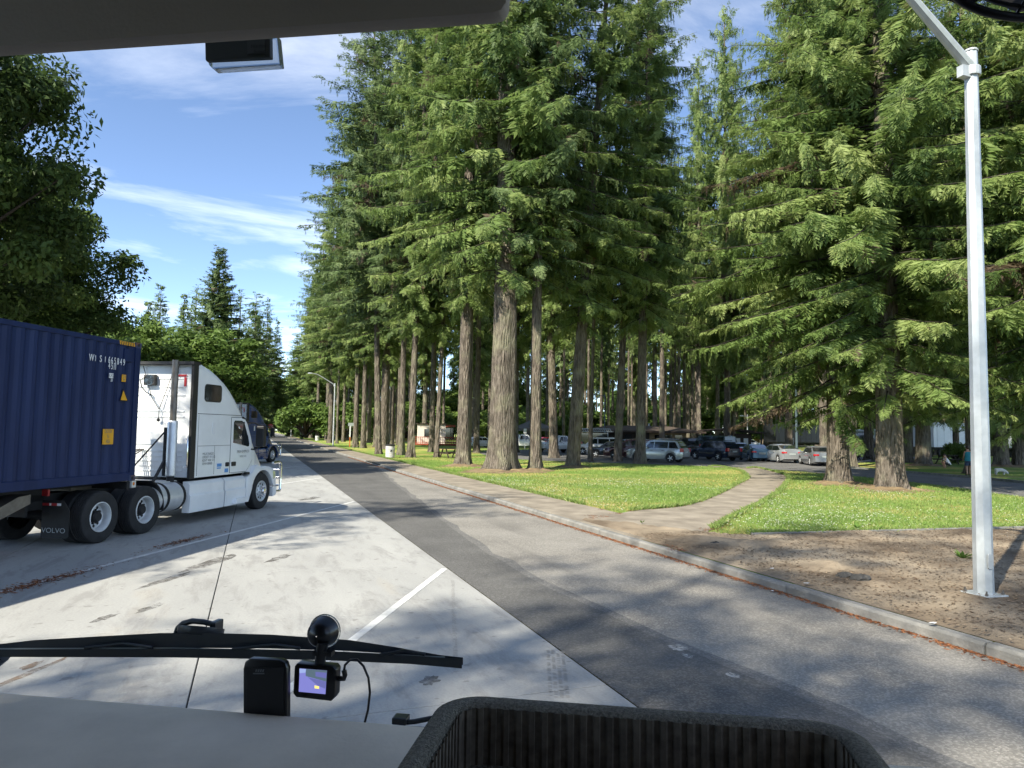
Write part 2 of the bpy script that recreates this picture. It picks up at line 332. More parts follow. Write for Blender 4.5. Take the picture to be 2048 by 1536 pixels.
M_forest = mat('forest_floor', (0.07, 0.10, 0.025), 0.95, col2=(0.16, 0.14, 0.06), nscale=0.25, bump=0.8, bscale=8, pos=True, detail=9, spec=0.1)
M_white = mat('road_paint', (0.62, 0.62, 0.60), 0.6, noise=0.16, nscale=7, pos=True)
M_joint = mat('joint_sealer', (0.03, 0.03, 0.03), 0.8)

def sheet(name, pts, z, m, thick=0.0, kind='structure', parent=None, sub=0):
    b = MB()
    if thick: b.prism([(p[0], p[1]) for p in pts], lambda u, v, w: (u, v, w), z - thick, z)
    else: b.poly([(p[0], p[1], z) for p in pts])
    o = b.obj(name, m, parent)
    if not parent: o['kind'] = kind
    return o
def smooth_poly(pts, n=6, closed=True):
    out = []; k = len(pts)
    for i in range(k):
        p0, p1, p2, p3 = (Vector(pts[(i + j) % k][:2]) for j in (-1, 0, 1, 2))
        for s in range(n):
            t = s / n
            out.append(0.5 * ((2 * p1) + (p2 - p0) * t + (2 * p0 - 5 * p1 + 4 * p2 - p3) * t * t + (3 * p1 - p0 - 3 * p2 + p3) * t ** 3))
    return out

sheet('ground', [(-900, -900), (900, -900), (900, 900), (-900, 900)], -0.05, M_forest)
EX, KX, SWX = 3.12, 7.40, 9.40                 # concrete edge, kerb face, back of the footway
HEAD = R(28.6); TD = Vector((math.sin(HEAD), math.cos(HEAD), 0)); SD = Vector((math.cos(HEAD), -math.sin(HEAD), 0))

# concrete apron, slab by slab
apron = empty('concrete_apron', (0, 0, 0)); apron['kind'] = 'structure'
SW_, SL_ = 3.57, 3.12; g_ = 0.007
slab = MB(); slab.box(-SW_ / 2 + g_, SW_ / 2 - g_, -SL_ / 2 + g_, SL_ / 2 - g_, -0.045, 0.0)
slab_me = slab.mesh('slab', M_conc, bevel=0.006)
for i in range(9):
    for j in range(24):
        link_mesh('slab', slab_me, apron, (EX - SW_ * (i + 0.5), 9.05 - SL_ * 4.5 + SL_ * j, 0))
sheet('joint_bed', [(EX - SW_ * 9, -9), (EX, -9), (EX, 66), (EX - SW_ * 9, 66)], -0.022, M_joint, parent=apron)
far_apron = sheet('far_concrete', [(EX - SW_ * 9, 65.9), (EX - .004, 65.9), (EX - .004, 200), (EX - SW_ * 9, 200)], -0.004, M_conc, parent=apron)
def stall_line(off, a, b):
    p = Vector((3.05, 11.6, 0)) + SD * off     # a point of the line nearest to the camera
    k = (EX - 0.06 - p.x) / TD.x; e = p + TD * k
    s0 = e - TD * (b - a)
    w = SD * 0.055
    MB().poly([tuple(s0 - w + Vector((0, 0, .004))), tuple(s0 + w + Vector((0, 0, .004))), tuple(e + w * 0.9 + Vector((0, 0, .004))), tuple(e - w + Vector((0, 0, .004)))]).obj('painted_line', M_white, apron)
for off, ln in ((0, 9), (-5.5, 24), (-11, 24), (-16.5, 24), (-22, 24), (-27.5, 24)): stall_line(off, 0, ln)

# road: old asphalt with a newer dark strip along the concrete
sheet('road', [(EX + .004, -30), (KX, -30), (KX, 420), (EX + .004, 420)], 0.0, M_asph)
dk = [(EX + .006, -20)]
rr = random.Random(3)
xs = []
for y in np.arange(-20, 60, 0.8):
    w = float(np.interp(y, [-20, 5, 7, 10, 13, 22, 34, 48], [1.7, 1.5, 1.22, 1.05, 1.08, 1.8, 2.9, 4.3])) + rr.uniform(-.03, .03)
    xs.append((min(EX + w, KX - .03), float(y)))
dk = [(EX + .006, -20)] + xs + [(KX - .03, 60), (KX - .03, 300), (EX + .006, 300)]
sheet('asphalt_strip', dk, 0.004, M_asphd)
M_asphm = asphalt_mat('worn_asphalt', (0.10, 0.098, 0.095), (0.155, 0.15, 0.143), (0.32, 0.31, 0.29), 0.45, 0.35)
sheet('asphalt_seam', [(EX + .006, -20)] + [(min(x + .10 + rr.uniform(0, .16), KX - .02), y) for x, y in xs] + [(KX - .02, 60), (EX + .006, 60)], 0.002, M_asphm)
# lawn: everything beyond the kerb
sheet('lawn', [(KX + .15, -40), (500, -40), (500, 600), (KX + .15, 600)], 0.12, M_lawn)
sheet('left_verge', [(-500, -200), (EX - SW_ * 9, -200), (EX - SW_ * 9, 600), (-500, 600)], 0.05, M_forest)
# kerb stones
kerb = empty('kerb', (0, 0, 0)); kerb['kind'] = 'structure'
def kerb_stone(h, ln):
    b = MB(); b.prism([(KX, -0.03), (KX, h - .03), (KX + .03, h), (KX + .15, h), (KX + .15, -.03)], lambda u, v, w: (u, w, v), -ln / 2 + .008, ln / 2 - .008)
    return b.mesh('kerb_stone', M_kerb, bevel=0.008)
ks, ks_low = kerb_stone(0.128, 3.0), kerb_stone(0.05, 3.0)
for i in range(50):
    y = -8 + 3 * i
    o = link_mesh('kerb_stone', ks_low if 44 < y < 51 else ks, kerb, (rr.uniform(-.01, .006), y, rr.uniform(-.008, .006)))
    pass
sheet('far_kerb', [(KX, 143.5), (KX + .15, 143.5), (KX + .15, 400), (KX, 400)], 0.145, M_kerb, parent=kerb, thick=0.14)
# footway slabs
walk = empty('sidewalk', (0, 0, 0)); walk['kind'] = 'structure'
wl = MB(); wl.box(KX + .155, SWX, -1.5 + .006, 1.5 - .006, 0.08, 0.137)
wme = wl.mesh('paving_slab', M_walk, bevel=0.006)
for i in range(44):
    o = link_mesh('paving_slab', wme, walk, (0, 14.4 + 3 * i, rr.uniform(-.003, .003)))
sheet('far_paving', [(KX + .155, 146), (SWX, 146), (SWX, 400), (KX + .155, 400)], 0.134, M_walk, parent=walk)
# curved path through the lawn to the car park
lft = [(9.41, 18.15), (10.5, 17.95), (12.6, 18.8), (15.9, 21.8), (20.0, 26.0), (23.6, 29.8), (26.2, 33.4), (28.2, 36.5), (28.9, 40.5)]
rgt = [(9.0, 13.4), (9.8, 13.7), (12.05, 15.8), (16.5, 19.8), (20.0, 23.2), (22.6, 25.9), (26.0, 29.6), (28.6, 33.2), (30.6, 38.6)]
def spl(p, n=6):
    o = smooth_poly(p, n)[: (len(p) - 1) * n + 1]; return [(v.x, v.y) for v in o]
L2, R2 = spl(lft), spl(rgt)
path = empty('garden_path', (0, 0, 0)); path['kind'] = 'structure'
nseg = 9; m_ = (len(L2) - 1) // nseg
for k in range(0, len(L2) - 1, 6):
    a, b_ = L2[k:k + 7], R2[k:k + 7]
    zz = 0.132 + rr.uniform(-.003, .003)
    pl = a + b_[::-1]
    c = (sum(p[0] for p in pl) / len(pl), sum(p[1] for p in pl) / len(pl))
    pl = [(p[0] + (c[0] - p[0]) * 0.0035, p[1] + (c[1] - p[1]) * 0.0035) for p in pl]
    sheet('path_slab', pl, zz, M_walk, thick=0.03, parent=path)
PATH_POLY = [(KX, 13.0), (9.0, 13.2)] + R2 + L2[::-1] + [(9.3, 20)]
# bare dirt with bark between the footway and the lamp, laid as a lumpy sheet
DIRT = [(KX + .15, -12), (40, -12), (40, 11.0), (24, 11.55), (17.7, 12.0), (10.2, 12.72), (9.5, 13.5), (8.9, 14.6), (8.3, 15.6), (KX + .16, 16.4)]
gx, gy = np.meshgrid(np.arange(KX + .16, 26, 0.13), np.arange(-2, 16.6, 0.13), indexing='ij')
P2 = np.stack([gx.ravel(), gy.ravel()], 1); ins = in_poly(P2, DIRT).reshape(gx.shape)
def vnoise(x, y, s, seed):
    g = np.random.default_rng(seed).random((64, 64)); xi = x / s; yi = y / s
    x0 = np.floor(xi).astype(int); y0 = np.floor(yi).astype(int); fx = xi - x0; fy = yi - y0; fx = fx * fx * (3 - 2 * fx); fy = fy * fy * (3 - 2 * fy)
    q = lambda a, b: g[a % 64, b % 64]
    return (q(x0, y0) * (1 - fx) + q(x0 + 1, y0) * fx) * (1 - fy) + (q(x0, y0 + 1) * (1 - fx) + q(x0 + 1, y0 + 1) * fx) * fy
hz = 0.128 + 0.035 * vnoise(gx, gy, 1.3, 1) + 0.035 * vnoise(gx, gy, .35, 2) + 0.02 * vnoise(gx, gy, .16, 3)
hz = np.where(gx < KX + .35, np.minimum(hz, 0.13), hz)
hz += 0.09 * np.exp(-(((gx - 8.6) / .5) ** 2 + ((gy - 12.2) / .45) ** 2)) + 0.07 * np.exp(-(((gx - 9.3) / .6) ** 2 + ((gy - 11.6) / .3) ** 2)) * vnoise(gx, gy, .2, 5) * 1.6
hz += 0.10 * np.exp(-(((gx - 9.0) / .28) ** 2 + ((gy - 9.3) / .25) ** 2)) * vnoise(gx, gy, .18, 6) * 1.5
idx = -np.ones(gx.shape, int); idx[ins] = np.arange(ins.sum())
q = (idx[:-1, :-1] >= 0) & (idx[1:, :-1] >= 0) & (idx[1:, 1:] >= 0) & (idx[:-1, 1:] >= 0)
Q = np.stack([idx[:-1, :-1][q], idx[1:, :-1][q], idx[1:, 1:][q], idx[:-1, 1:][q]], 1)
dm = np_mesh('dirt_ground', np.stack([gx[ins], gy[ins], hz[ins]], 1), Q, M_dirt)
link_mesh('dirt_ground', dm)['kind'] = 'structure'
for p in dm.polygons: p.use_smooth = True
sheet('outer_dirt', [(25.8, -12), (40, -12), (40, 11.0), (25.8, 11.5)], 0.135, M_dirt)
# thin concrete edging between dirt and grass
ed = MB(); e0, e1 = Vector((10.2, 12.78, 0)), Vector((26, 11.33, 0)); nrm = Vector((e1.y - e0.y, e0.x - e1.x, 0)).normalized()
for k in range(8):
    a, b_ = e0.lerp(e1, k / 8 + .001), e0.lerp(e1, (k + 1) / 8 - .001)
    if k == 0: edging = empty('edging', (0, 0, 0)); edging['kind'] = 'structure'
    MB().prism([(a.x - nrm.x * .05, a.y - nrm.y * .05), (b_.x - nrm.x * .05, b_.y - nrm.y * .05), (b_.x + nrm.x * .05, b_.y + nrm.y * .05), (a.x + nrm.x * .05, a.y + nrm.y * .05)], lambda u, v, w: (u, v, w), 0.08, 0.19).obj('edging_block', M_kerb, edging, bevel=0.01)
# car park and its lane
LOT = smooth_poly([(26.2, 8), (27.5, 18.7), (28.8, 21.8), (30.5, 26.5), (31.2, 31), (31.5, 37), (29.6, 41.3), (24, 46.5), (20, 52), (20, 62), (24, 74), (36, 84), (60, 84), (74, 74), (72, 60), (60, 52), (48, 46.5), (40.5, 42), (38.8, 37), (37.2, 28), (35.8, 24), (34, 14), (33, 6)], 5)
sheet('car_park', [(p.x, p.y) for p in LOT], 0.128, M_lot)
LOT_POLY = [(p.x, p.y) for p in LOT]
# kerb along the far side of the lane
lk = empty('lane_kerb', (0, 0, 0)); lk['kind'] = 'structure'
lp = spl([(33.2, 6), (34.2, 14), (36.0, 24), (37.4, 28), (39.0, 37), (40.8, 42), (48.2, 46.5), (60.2, 52)], 4)
for a, b_ in zip(lp[:-1], lp[1:]):
    a, b_ = Vector((*a, 0)), Vector((*b_, 0)); d = (b_ - a); a2 = a + d * .003; b2 = b_ - d * .003
    MB().bar(a2 + Vector((0, 0, .17)), b2 + Vector((0, 0, .17)), 0.14, 0.14).obj('kerb_stone', M_kerb, lk)
sheet('far_road', [(20, 132), (180, 110), (182, 121), (22, 143)], 0.128, M_lot)
# ------------------------------------------------------------------ trees
M_needle = leaf_mat('fir_needles', (0.062, 0.108, 0.03), (0.155, 0.23, 0.064), (0.30, 0.365, 0.13), 0.42, dead=True)
M_needleb = leaf_mat('blue_fir_needles', (0.046, 0.082, 0.03), (0.118, 0.178, 0.064), (0.22, 0.285, 0.122), 0.38, dead=True)
M_oak = leaf_mat('oak_leaves', (0.035, 0.06, 0.018), (0.072, 0.118, 0.03), (0.14, 0.20, 0.05), 0.4)
M_maple = leaf_mat('maple_leaves', (0.06, 0.11, 0.025), (0.125, 0.20, 0.045), (0.22, 0.30, 0.08), 0.4)
M_bark = bark_mat('fir_bark', (0.05, 0.040, 0.032), (0.27, 0.23, 0.19), (0.25, 0.235, 0.165))
M_barkd = mat('branch_bark', (0.035, 0.027, 0.021), 0.95, noise=0.4, nscale=12)

def spray_quads(rg, ntw, wide):
    """a frond one unit long in its own frame: quads (n,4,3)"""
    out = []
    for i in range(ntw):
        u = (i + 0.6) / ntw
        for sgn in (-1, 1):
            ln = (0.40 * (1 - u) ** 0.7 + 0.12) * rg.uniform(.8, 1.2); an = R(rg.uniform(38, 62)) * sgn
            d = np.array([math.cos(an), math.sin(an), rg.uniform(-.35, .08)]); p = np.array([u * .88, 0, -0.16 * u * u])
            sdv = np.array([-d[1], d[0], rg.uniform(-.5, .5)]); w = ln * wide * rg.uniform(.8, 1.2)
            out.append([p, p + d * ln * .5 + sdv * w, p + d * ln + np.array([0, 0, -.06 * ln]), p + d * ln * .55 - sdv * w])
    p = np.array([.75, 0, -.1]); out.append([p, p + np.array([.15, .05, 0]), p + np.array([.32, 0, -.06]), p + np.array([.15, -.05, 0])])
    return np.array(out)

def conifer(name, seed, H, base, rad, whorl, per, ntw, wide, spc, droop, weep, needle, spray=1.0, top_pow=0.8, bulge=0.12, tilt=0.15, even=False):
    rg = np.random.default_rng(seed)
    temps = [spray_quads(rg, ntw, wide) for _ in range(5)]; nq = [len(t) for t in temps]
    bins = [[] for _ in temps]; tints = [[] for _ in temps]
    wv, wq = [], []
    z = base
    while z < H - 0.4:
        u = (z - base) / (H - base)
        prof = min(1.0, (u + bulge) / (bulge + .18)) * (1 - u) ** top_pow if bulge < 1 else (1 - u) ** top_pow
        nb = max(3, int(round(per * (0.6 + 0.4 * (1 - u)) * rg.uniform(.7, 1.2))))
        a0 = rg.uniform(0, 6.28)
        for b in range(nb):
            az = a0 + 6.283 * b / nb + rg.uniform(-.35, .35)
            L = max(0.5, rad * prof * (rg.uniform(.5, 1.3) if not even else rg.uniform(.8, 1.1))); hh = z + rg.uniform(-.45, .45) * whorl
            el = -tilt * (1 - u) * 1.6 + 0.75 * u ** 1.5 + rg.uniform(-.14, .14); dr = droop * rg.uniform(.6, 1.3)
            ca, sa = math.cos(az), math.sin(az)
            def P(s): return np.array([ca * L * s, sa * L * s, hh + L * (el * s - dr * s * s + 0.5 * dr * s ** 4)])
            bt = rg.normal(0.52, 0.19); dead = rg.random() < .012
            # wood
            k0 = len(wv); ss = (0, .35, .7, 1.0); rw = (.018 * L ** .6 + .008)
            for s in ss:
                c = P(s); rr_ = rw * (1 - .85 * s)
                for j in range(3): wv.append(c + np.array([-sa * math.cos(j * 2.09) * rr_, ca * math.cos(j * 2.09) * rr_, math.sin(j * 2.09) * rr_]))
            for i in range(3):
                for j in range(3): wq.append((k0 + i * 3 + j, k0 + i * 3 + (j + 1) % 3, k0 + i * 3 + 3 + (j + 1) % 3, k0 + i * 3 + 3 + j))
            s = max(.12, .28 * min(1, 1.2 / L) + .12)
            while s <= 1.0:
                c = P(s); tg = P(min(1, s + .02)) - P(s - .02); tg /= np.linalg.norm(tg) + 1e-9
                for sd_ in (-1, 1, 0) if s > .97 else (-1, 1):
                    if rg.random() < .10: continue
                    yaw = 0 if sd_ == 0 else sd_ * R(rg.uniform(30, 75)); ln = spray * (0.45 + 0.20 * L * (1 - s) ** .8) * rg.uniform(.55, 1.45)
                    ln = min(ln, 1.8 * spray)
                    dx = np.array([tg[0] * math.cos(yaw) - tg[1] * math.sin(yaw), tg[0] * math.sin(yaw) + tg[1] * math.cos(yaw), tg[2] - rg.uniform(.0, .35)])
                    if weep and rg.random() < weep: dx = np.array([dx[0] * .35, dx[1] * .35, -rg.uniform(.7, 1.3)]); ln *= 1.15
                    dx /= np.linalg.norm(dx); up = np.array([rg.uniform(-.35, .35), rg.uniform(-.35, .35), 1.0])
                    if abs(dx[2]) > .6: up = np.array([ca, sa, .2]) + rg.uniform(-.3, .3, 3)
                    dy = np.cross(up, dx); dy /= np.linalg.norm(dy) + 1e-9; dz = np.cross(dx, dy)
                    t = rg.integers(len(temps)); bins[t].append(np.concatenate([dx * ln, dy * ln, dz * ln, c])); tints[t].append(0.0 if dead or rg.random() < .012 else max(.1, bt + rg.normal(0, .11) + .16 * (s > .75)))
                s += spc * rg.uniform(.7, 1.3) / L
        z += whorl * rg.uniform(.75, 1.25) * (1 - .35 * u)
    VV, TT = [], []
    for t, b, ti in zip(temps, bins, tints):
        if not b: continue
        B = np.array(b); M = B[:, :9].reshape(-1, 3, 3)
        v = np.einsum('qvk,skd->sqvd', t, M) + B[:, None, None, 9:12]
        VV.append(v.reshape(-1, 3)); ti_ = np.repeat(np.array(ti), len(t)); TT.append(np.where(ti_ < .02, 0.0, np.maximum(.085, ti_ + rg.normal(0, .07, len(ti_)))))
    V = np.concatenate(VV); nqd = len(V) // 4; Q = np.arange(len(V)).reshape(-1, 4)
    wvn = np.array(wv); V = np.concatenate([V, wvn]); Q2 = np.array(wq) + nqd * 4
    Q = np.concatenate([Q, Q2]); T = np.clip(np.concatenate([np.concatenate(TT), np.full(len(Q2), .4)]), 0, 1)
    return np_mesh(name, V, Q, [needle, M_barkd], T, np.concatenate([np.zeros(nqd), np.ones(len(Q2))]))

def trunk_mesh(seed, flare=0.75, n=22, k=26, m=None, taper=0.82):
    """unit trunk: breast-height radius 1, height 1"""
    rg = random.Random(seed); ph = [rg.uniform(0, 6.28) for _ in range(8)]; vs = []; fs = []
    for i in range(k + 1):
        u = (i / k) ** 1.9; zz = u
        for j in range(n):
            t = 2 * math.pi * j / n
            fl = math.exp(-u * 85)
            r = (1 - taper * u) * (1 + .05 * math.sin(3 * t + ph[0] + 9 * u) + .035 * math.sin(5 * t + ph[1] - 14 * u) + .02 * math.sin(9 * t + ph[4]))
            r *= 1 + flare * fl * (.6 + .4 * math.sin(4 * t + ph[2]) + .35 * math.sin(7 * t + ph[3])) + .02 * rg.uniform(-1, 1)
            vs.append((r * math.cos(t) + .25 * math.sin(3 * u + ph[5]) * u, r * math.sin(t) + .25 * math.sin(2.4 * u + ph[6]) * u, zz - .004))
    for i in range(k):
        for j in range(n): fs.append((i * n + j, i * n + (j + 1) % n, (i + 1) * n + (j + 1) % n, (i + 1) * n + j))
    b = MB(); b.add(vs, fs); return b.mesh('trunk', m or M_bark, smooth=70)
TRUNKS = [trunk_mesh(s) for s in (11, 12, 13, 14)]
TRUNK_BIG = [trunk_mesh(s, .75, 30, 34) for s in (21, 22, 23)]

V_low = [conifer('crown', 31, 34, 3.4, 7.4, .60, 5.6, 10, .088, .19, .22, .36, M_needle, .70, .7),
         conifer('crown', 32, 36, 4.2, 7.2, .62, 5.6, 10, .088, .19, .24, .42, M_needle, .70, .7)]
V_tall = [conifer('crown', 41, 44, 11.0, 6.2, .72, 5.4, 9, .105, .23, .36, .48, M_needle, .85, .52),
          conifer('crown', 42, 43, 10.2, 6.0, .75, 5.4, 9, .105, .23, .38, .5, M_needle, .88, .52),
          conifer('crown', 43, 44, 11.8, 5.8, .72, 5.2, 9, .105, .23, .32, .42, M_needleb, .85, .5)]
V_weep = [conifer('crown', 51, 38, 7.6, 7.0, .70, 5.0, 9, .10, .26, .12, .75, M_needle, 1.0, .7, tilt=-.05)]
V_far = [conifer('crown', 61, 38, 15, 5.0, 1.0, 4.6, 4, .26, .55, .26, .2, M_needle, 1.35, .65),
         conifer('crown', 62, 36, 13.5, 4.8, 1.0, 4.6, 4, .26, .55, .26, .3, M_needleb, 1.35, .7)]
V_spire = [conifer('crown', 71, 22, 1.2, 6.2, .36, 8.5, 6, .26, .26, .26, .25, M_needleb, .9, .9, bulge=.6, even=True),
           conifer('crown', 72, 26, 3.0, 5.2, .5, 6.5, 5, .28, .34, .22, .15, M_needle, 1.1, .95, bulge=.4, even=True)]

def broadleaf(name, seed, H, base, rx, nblob, per, leaf, m, blob=1.25, top=.55):
    rg = np.random.default_rng(seed); cs = []
    while len(cs) < nblob:
        p = rg.normal(0, 1, 3); p /= np.linalg.norm(p); rr_ = rg.random() ** .33
        rr_ = max(rr_, .55) if rg.random() < .8 else rr_
        zc = base + (H - base) * top; hz_ = (H - zc) if p[2] > 0 else (zc - base)
        cs.append((p[0] * rx * rr_, p[1] * rx * rr_, zc + p[2] * hz_ * rr_))
    V, T = [], []
    for c in cs:
        n = int(per * rg.uniform(.6, 1.4)); br = blob * rg.uniform(.6, 1.35)
        d = rg.normal(0, 1, (n, 3)); d /= np.linalg.norm(d, axis=1)[:, None]
        p = np.array(c) + d * (br * rg.random((n, 1)) ** .45) * np.array([1.15, 1.15, .72])
        nr = d * .6 + np.array([0, 0, .55]) + rg.normal(0, .55, (n, 3)); nr /= np.linalg.norm(nr, axis=1)[:, None]
        a = np.cross(nr, rg.normal(0, 1, (n, 3))); a /= np.linalg.norm(a, axis=1)[:, None]; b = np.cross(nr, a)
        s = leaf * rg.uniform(.6, 1.35, (n, 1)); 
        q = np.stack([p - a * s * .6, p + b * s * .30 - a * s * .05, p + a * s * .75 - nr * s * .15, p - b * s * .30 - a * s * .05], 1)
        V.append(q.reshape(-1, 3)); T.append(np.clip(rg.normal(.42, .12) + rg.normal(0, .13, n), 0, 1))
    V = np.concatenate(V); nq = len(V) // 4
    b = MB(); rg2 = random.Random(seed)
    for k in range(0, nblob, 3):
        c = Vector(cs[k]); b.tube([(0, 0, base * .7 + rg2.random() * (c.z - base) * .4), Vector((c.x * .4, c.y * .4, base * .4 + c.z * .6)), c], [.16, .09, .02], 4, caps=False)
    wv = np.array(b.v); wq = np.array(b.f) + len(V)
    return np_mesh(name, np.concatenate([V, wv]), np.concatenate([np.arange(len(V)).reshape(-1, 4), wq]), [m, M_barkd], np.concatenate([np.concatenate(T), np.full(len(wq), .4)]), np.concatenate([np.zeros(nq), np.ones(len(wq))]))
V_oak = [broadleaf('crown', 81, 17, 3.2, 6.8, 190, 480, .22, M_oak, 1.25), broadleaf('crown', 82, 15, 2.8, 5.6, 140, 400, .24, M_oak, 1.15)]
V_maple = [broadleaf('crown', 91, 11, 2.2, 4.6, 90, 150, .36, M_maple, 1.2), broadleaf('crown', 92, 12, 2.5, 4.2, 90, 150, .36, M_maple, 1.1)]
V_shrub = [broadleaf('foliage', 95, 2.2, 0.1, 1.5, 22, 110, .22, M_maple, .55), broadleaf('foliage', 96, 4.2, 0.3, 2.3, 34, 120, .30, M_maple, .8)]

def tree(name, loc, r, crown, label, cat='fir tree', group=None, H=None, sxy=1.0, sz=1.0, rz=None, lean=(0, 0), big=False, th=None):
    e = empty(name, loc, 0, label, cat, group); e.rotation_euler = (lean[0], lean[1], rz if rz is not None else random.uniform(0, 6.28))
    cz = max(v.co.z for v in (crown.vertices[0],)) # noqa
    t = link_mesh('trunk', random.choice(TRUNK_BIG if big else TRUNKS), e); hh = th or CROWN_H[crown.name] * sz * .97
    t.scale = (r, r, hh)
    c = link_mesh('crown', crown, e); c.scale = (sxy, sxy, sz)
    return e
CROWN_H = {m.name: max(v.co.z for v in m.vertices) for m in V_low + V_tall + V_weep + V_far + V_spire + V_oak + V_maple}

GR = 'tall firs of the rest area'
# (picture x of the trunk foot, picture y of the foot, trunk width in the picture, crown, scale xy, scale z, lean x px, label)
FIRS = [
 (1003, 942, 56, V_tall[0], 1.15, 1.05, 0, 'giant fir with the widest trunk and pale flared foot, beside the footway'),
 (927, 932, 30, V_tall[1], 1.0, 1.04, 0, 'thick pale grey fir just left of the widest trunk'),
 (1070, 941, 24, V_tall[2], .95, .95, 0, 'dark straight fir just right of the widest trunk'),
 (1108, 916, 18, V_tall[0], .9, .95, -8, 'dark fir second to the right of the widest trunk, in deep shade'),
 (1145, 935, 27, V_tall[1], 1.0, .92, 14, 'stout fir leaning right in front of the white minivan'),
 (1180, 923, 9, V_far[0], .75, .8, 4, 'thin pale fir stem in front of the white minivan door'),
 (1235, 923, 16, V_tall[2], .9, .95, 9, 'dark fir leaning right before the maroon off-roader'),
 (1280, 927, 20, V_tall[0], .9, 1.0, 4, 'dark fir covering the front of the silver crossover'),
 (1677, 968, 42, V_low[0], 1.0, 1.08, 0, 'left one of the two big low branched firs beside the curved path'),
 (1780, 979, 52, V_low[1], 1.12, 1.0, 0, 'right one of the two big low branched firs, mottled trunk'),
 (1738, 921, 18, V_tall[0], .9, .9, 0, 'sunlit straight fir seen between the two big low branched firs'),
 (1811, 905, 8, V_far[0], .9, .95, 0, 'slim dark fir right behind the mottled trunk'),
 (1825, 911, 14, V_tall[1], .9, .9, 0, 'grey fir with flared foot behind the mottled trunk'),
 (1848, 931, 28, V_low[1], .9, .95, 0, 'thick fir standing on a brown needle mound'),
 (1877, 911, 14, V_tall[2], .9, .95, 0, 'dark fir between the needle mound fir and the crouching person'),
 (1889, 899, 13, V_tall[0], .9, .95, 0, 'fir standing before the white box trailer'),
 (1913, 925, 12, V_tall[2], .9, .95, 0, 'dark slim fir left of the woman in teal'),
 (1941, 905, 8, V_far[1], 1, 1, 0, 'narrow fir stem behind the woman in teal'),
 (1984, 912, 13, V_tall[0], .9, .95, 0, 'sunlit fir right behind the near lamp post'),
 (2003, 933, 26, V_low[0], .85, .95, 0, 'thick dark fir above the small white dog'),
 (2040, 933, 24, V_tall[1], 1, .95, 0, 'thick fir cut by the right edge, past the white dog'),
 (2024, 905, 11, V_tall[2], .9, .95, 0, 'slim fir between the two thick trunks past the white dog'),
 (757, 908, 13, V_tall[2], 1.28, 1.0, -9, 'fir leaning left behind the white barrel bin'),
 (767, 898, 19, V_tall[0], 1.28, 1.02, 0, 'wide fir just left of the white barrel bin'),
 (782, 889, 10, V_tall[1], .9, 1.0, 0, 'slender pale fir rising above the white barrel bin'),
 (802, 910, 13, V_tall[2], .95, 1.0, 0, 'mossy fir just right of the white barrel bin'),
 (822, 915, 15, V_tall[0], .95, 1.02, 3, 'mossy fir second to the right of the white barrel bin'),
 (848, 890, 11, V_tall[1], .9, 1.0, 0, 'fir in front of the white kiosk wall'),
 (863, 904, 12, V_tall[2], .95, 1.0, 0, 'dark fir in front of the white kiosk corner'),
 (873, 915, 10, V_tall[1], .9, 1.0, 6, 'smooth narrow fir leaning right beside the kiosk'),
 (886, 890, 6, V_far[0], .9, 1, 0, 'thin fir by the end of the red railing'),
 (948, 893, 11, V_tall[0], .95, 1, 0, 'fir half hidden behind the thick pale grey fir'),
 (1030, 905, 12, V_tall[1], .95, 1, 0, 'fir half hidden right behind the widest trunk'),
 (711, 895, 10, V_tall[1], 1.34, 1.0, 0, 'left one of twin firs beside the orange post'),
 (726, 896, 10, V_tall[2], 1.28, 1.0, 0, 'right one of twin firs beside the orange post'),
 (660, 886, 10, V_tall[0], 1.34, 1.0, 0, 'fir right behind the second lamp post'),
 (677, 876, 13, V_tall[2], 1.41, 1.0, 0, 'broad fir with curved foot right of the second lamp post'),
 (691, 877, 6, V_tall[1], 1.28, 1.0, 0, 'slim fir between the second lamp post and the twin firs'),
 (640, 876, 6, V_tall[1], 1.28, .95, 0, 'slim fir left of the second lamp post'),
 (623, 875, 9, V_tall[0], 1.34, .95, 0, 'fir at the road bend left of the second lamp post'),
 (1324, 902, 11, V_far[0], .9, 1, 0, 'pale fir with a swollen foot behind the silver crossover'),
 (1723, 889, 12, V_tall[2], .9, .9, 0, 'fir standing between the two silver tankers'),
 (1637, 892, 15, V_tall[1], .95, .95, 0, 'left one of two sunlit stems touching, right of the black trailer'),
 (1648, 892, 13, V_tall[0], .9, .95, 0, 'right one of two sunlit stems touching, right of the black trailer'),
 (1600, 891, 11, V_far[0], 1, 1, 0, 'mottled fir behind the dark lamp pole near the hatchback'),
 (1611, 888, 8, V_far[1], 1, 1, 0, 'dark fir right of the dark lamp pole near the hatchback'),
 (1563, 886, 9, V_far[0], 1, 1, 0, 'left stem of a leaning trio before the black trailer'),
 (1571, 886, 8, V_far[1], 1, 1, 1, 'middle stem of a leaning trio before the black trailer'),
 (1580, 886, 9, V_far[0], 1, 1, 9, 'right stem of a leaning trio before the black trailer'),
 (1513, 889, 9, V_far[1], 1, 1, -2, 'left stem of a pale pair behind the blue coupe'),
 (1525, 890, 10, V_weep[0], .8, .95, 1, 'right stem of a pale pair behind the blue coupe'),
 (1540, 889, 8, V_far[0], 1, 1, -5, 'dark fir leaning left behind the silver hatchback'),
 (1435, 893, 11, V_weep[0], .9, 1.0, 0, 'grey fir behind the roof of the dark shelter, left'),
 (1451, 893, 10, V_far[0], 1, 1, 0, 'pale fir behind the roof of the dark shelter, middle'),
 (1467, 893, 10, V_weep[0], .85, 1.0, 0, 'fir behind the roof of the dark shelter, right'),
]
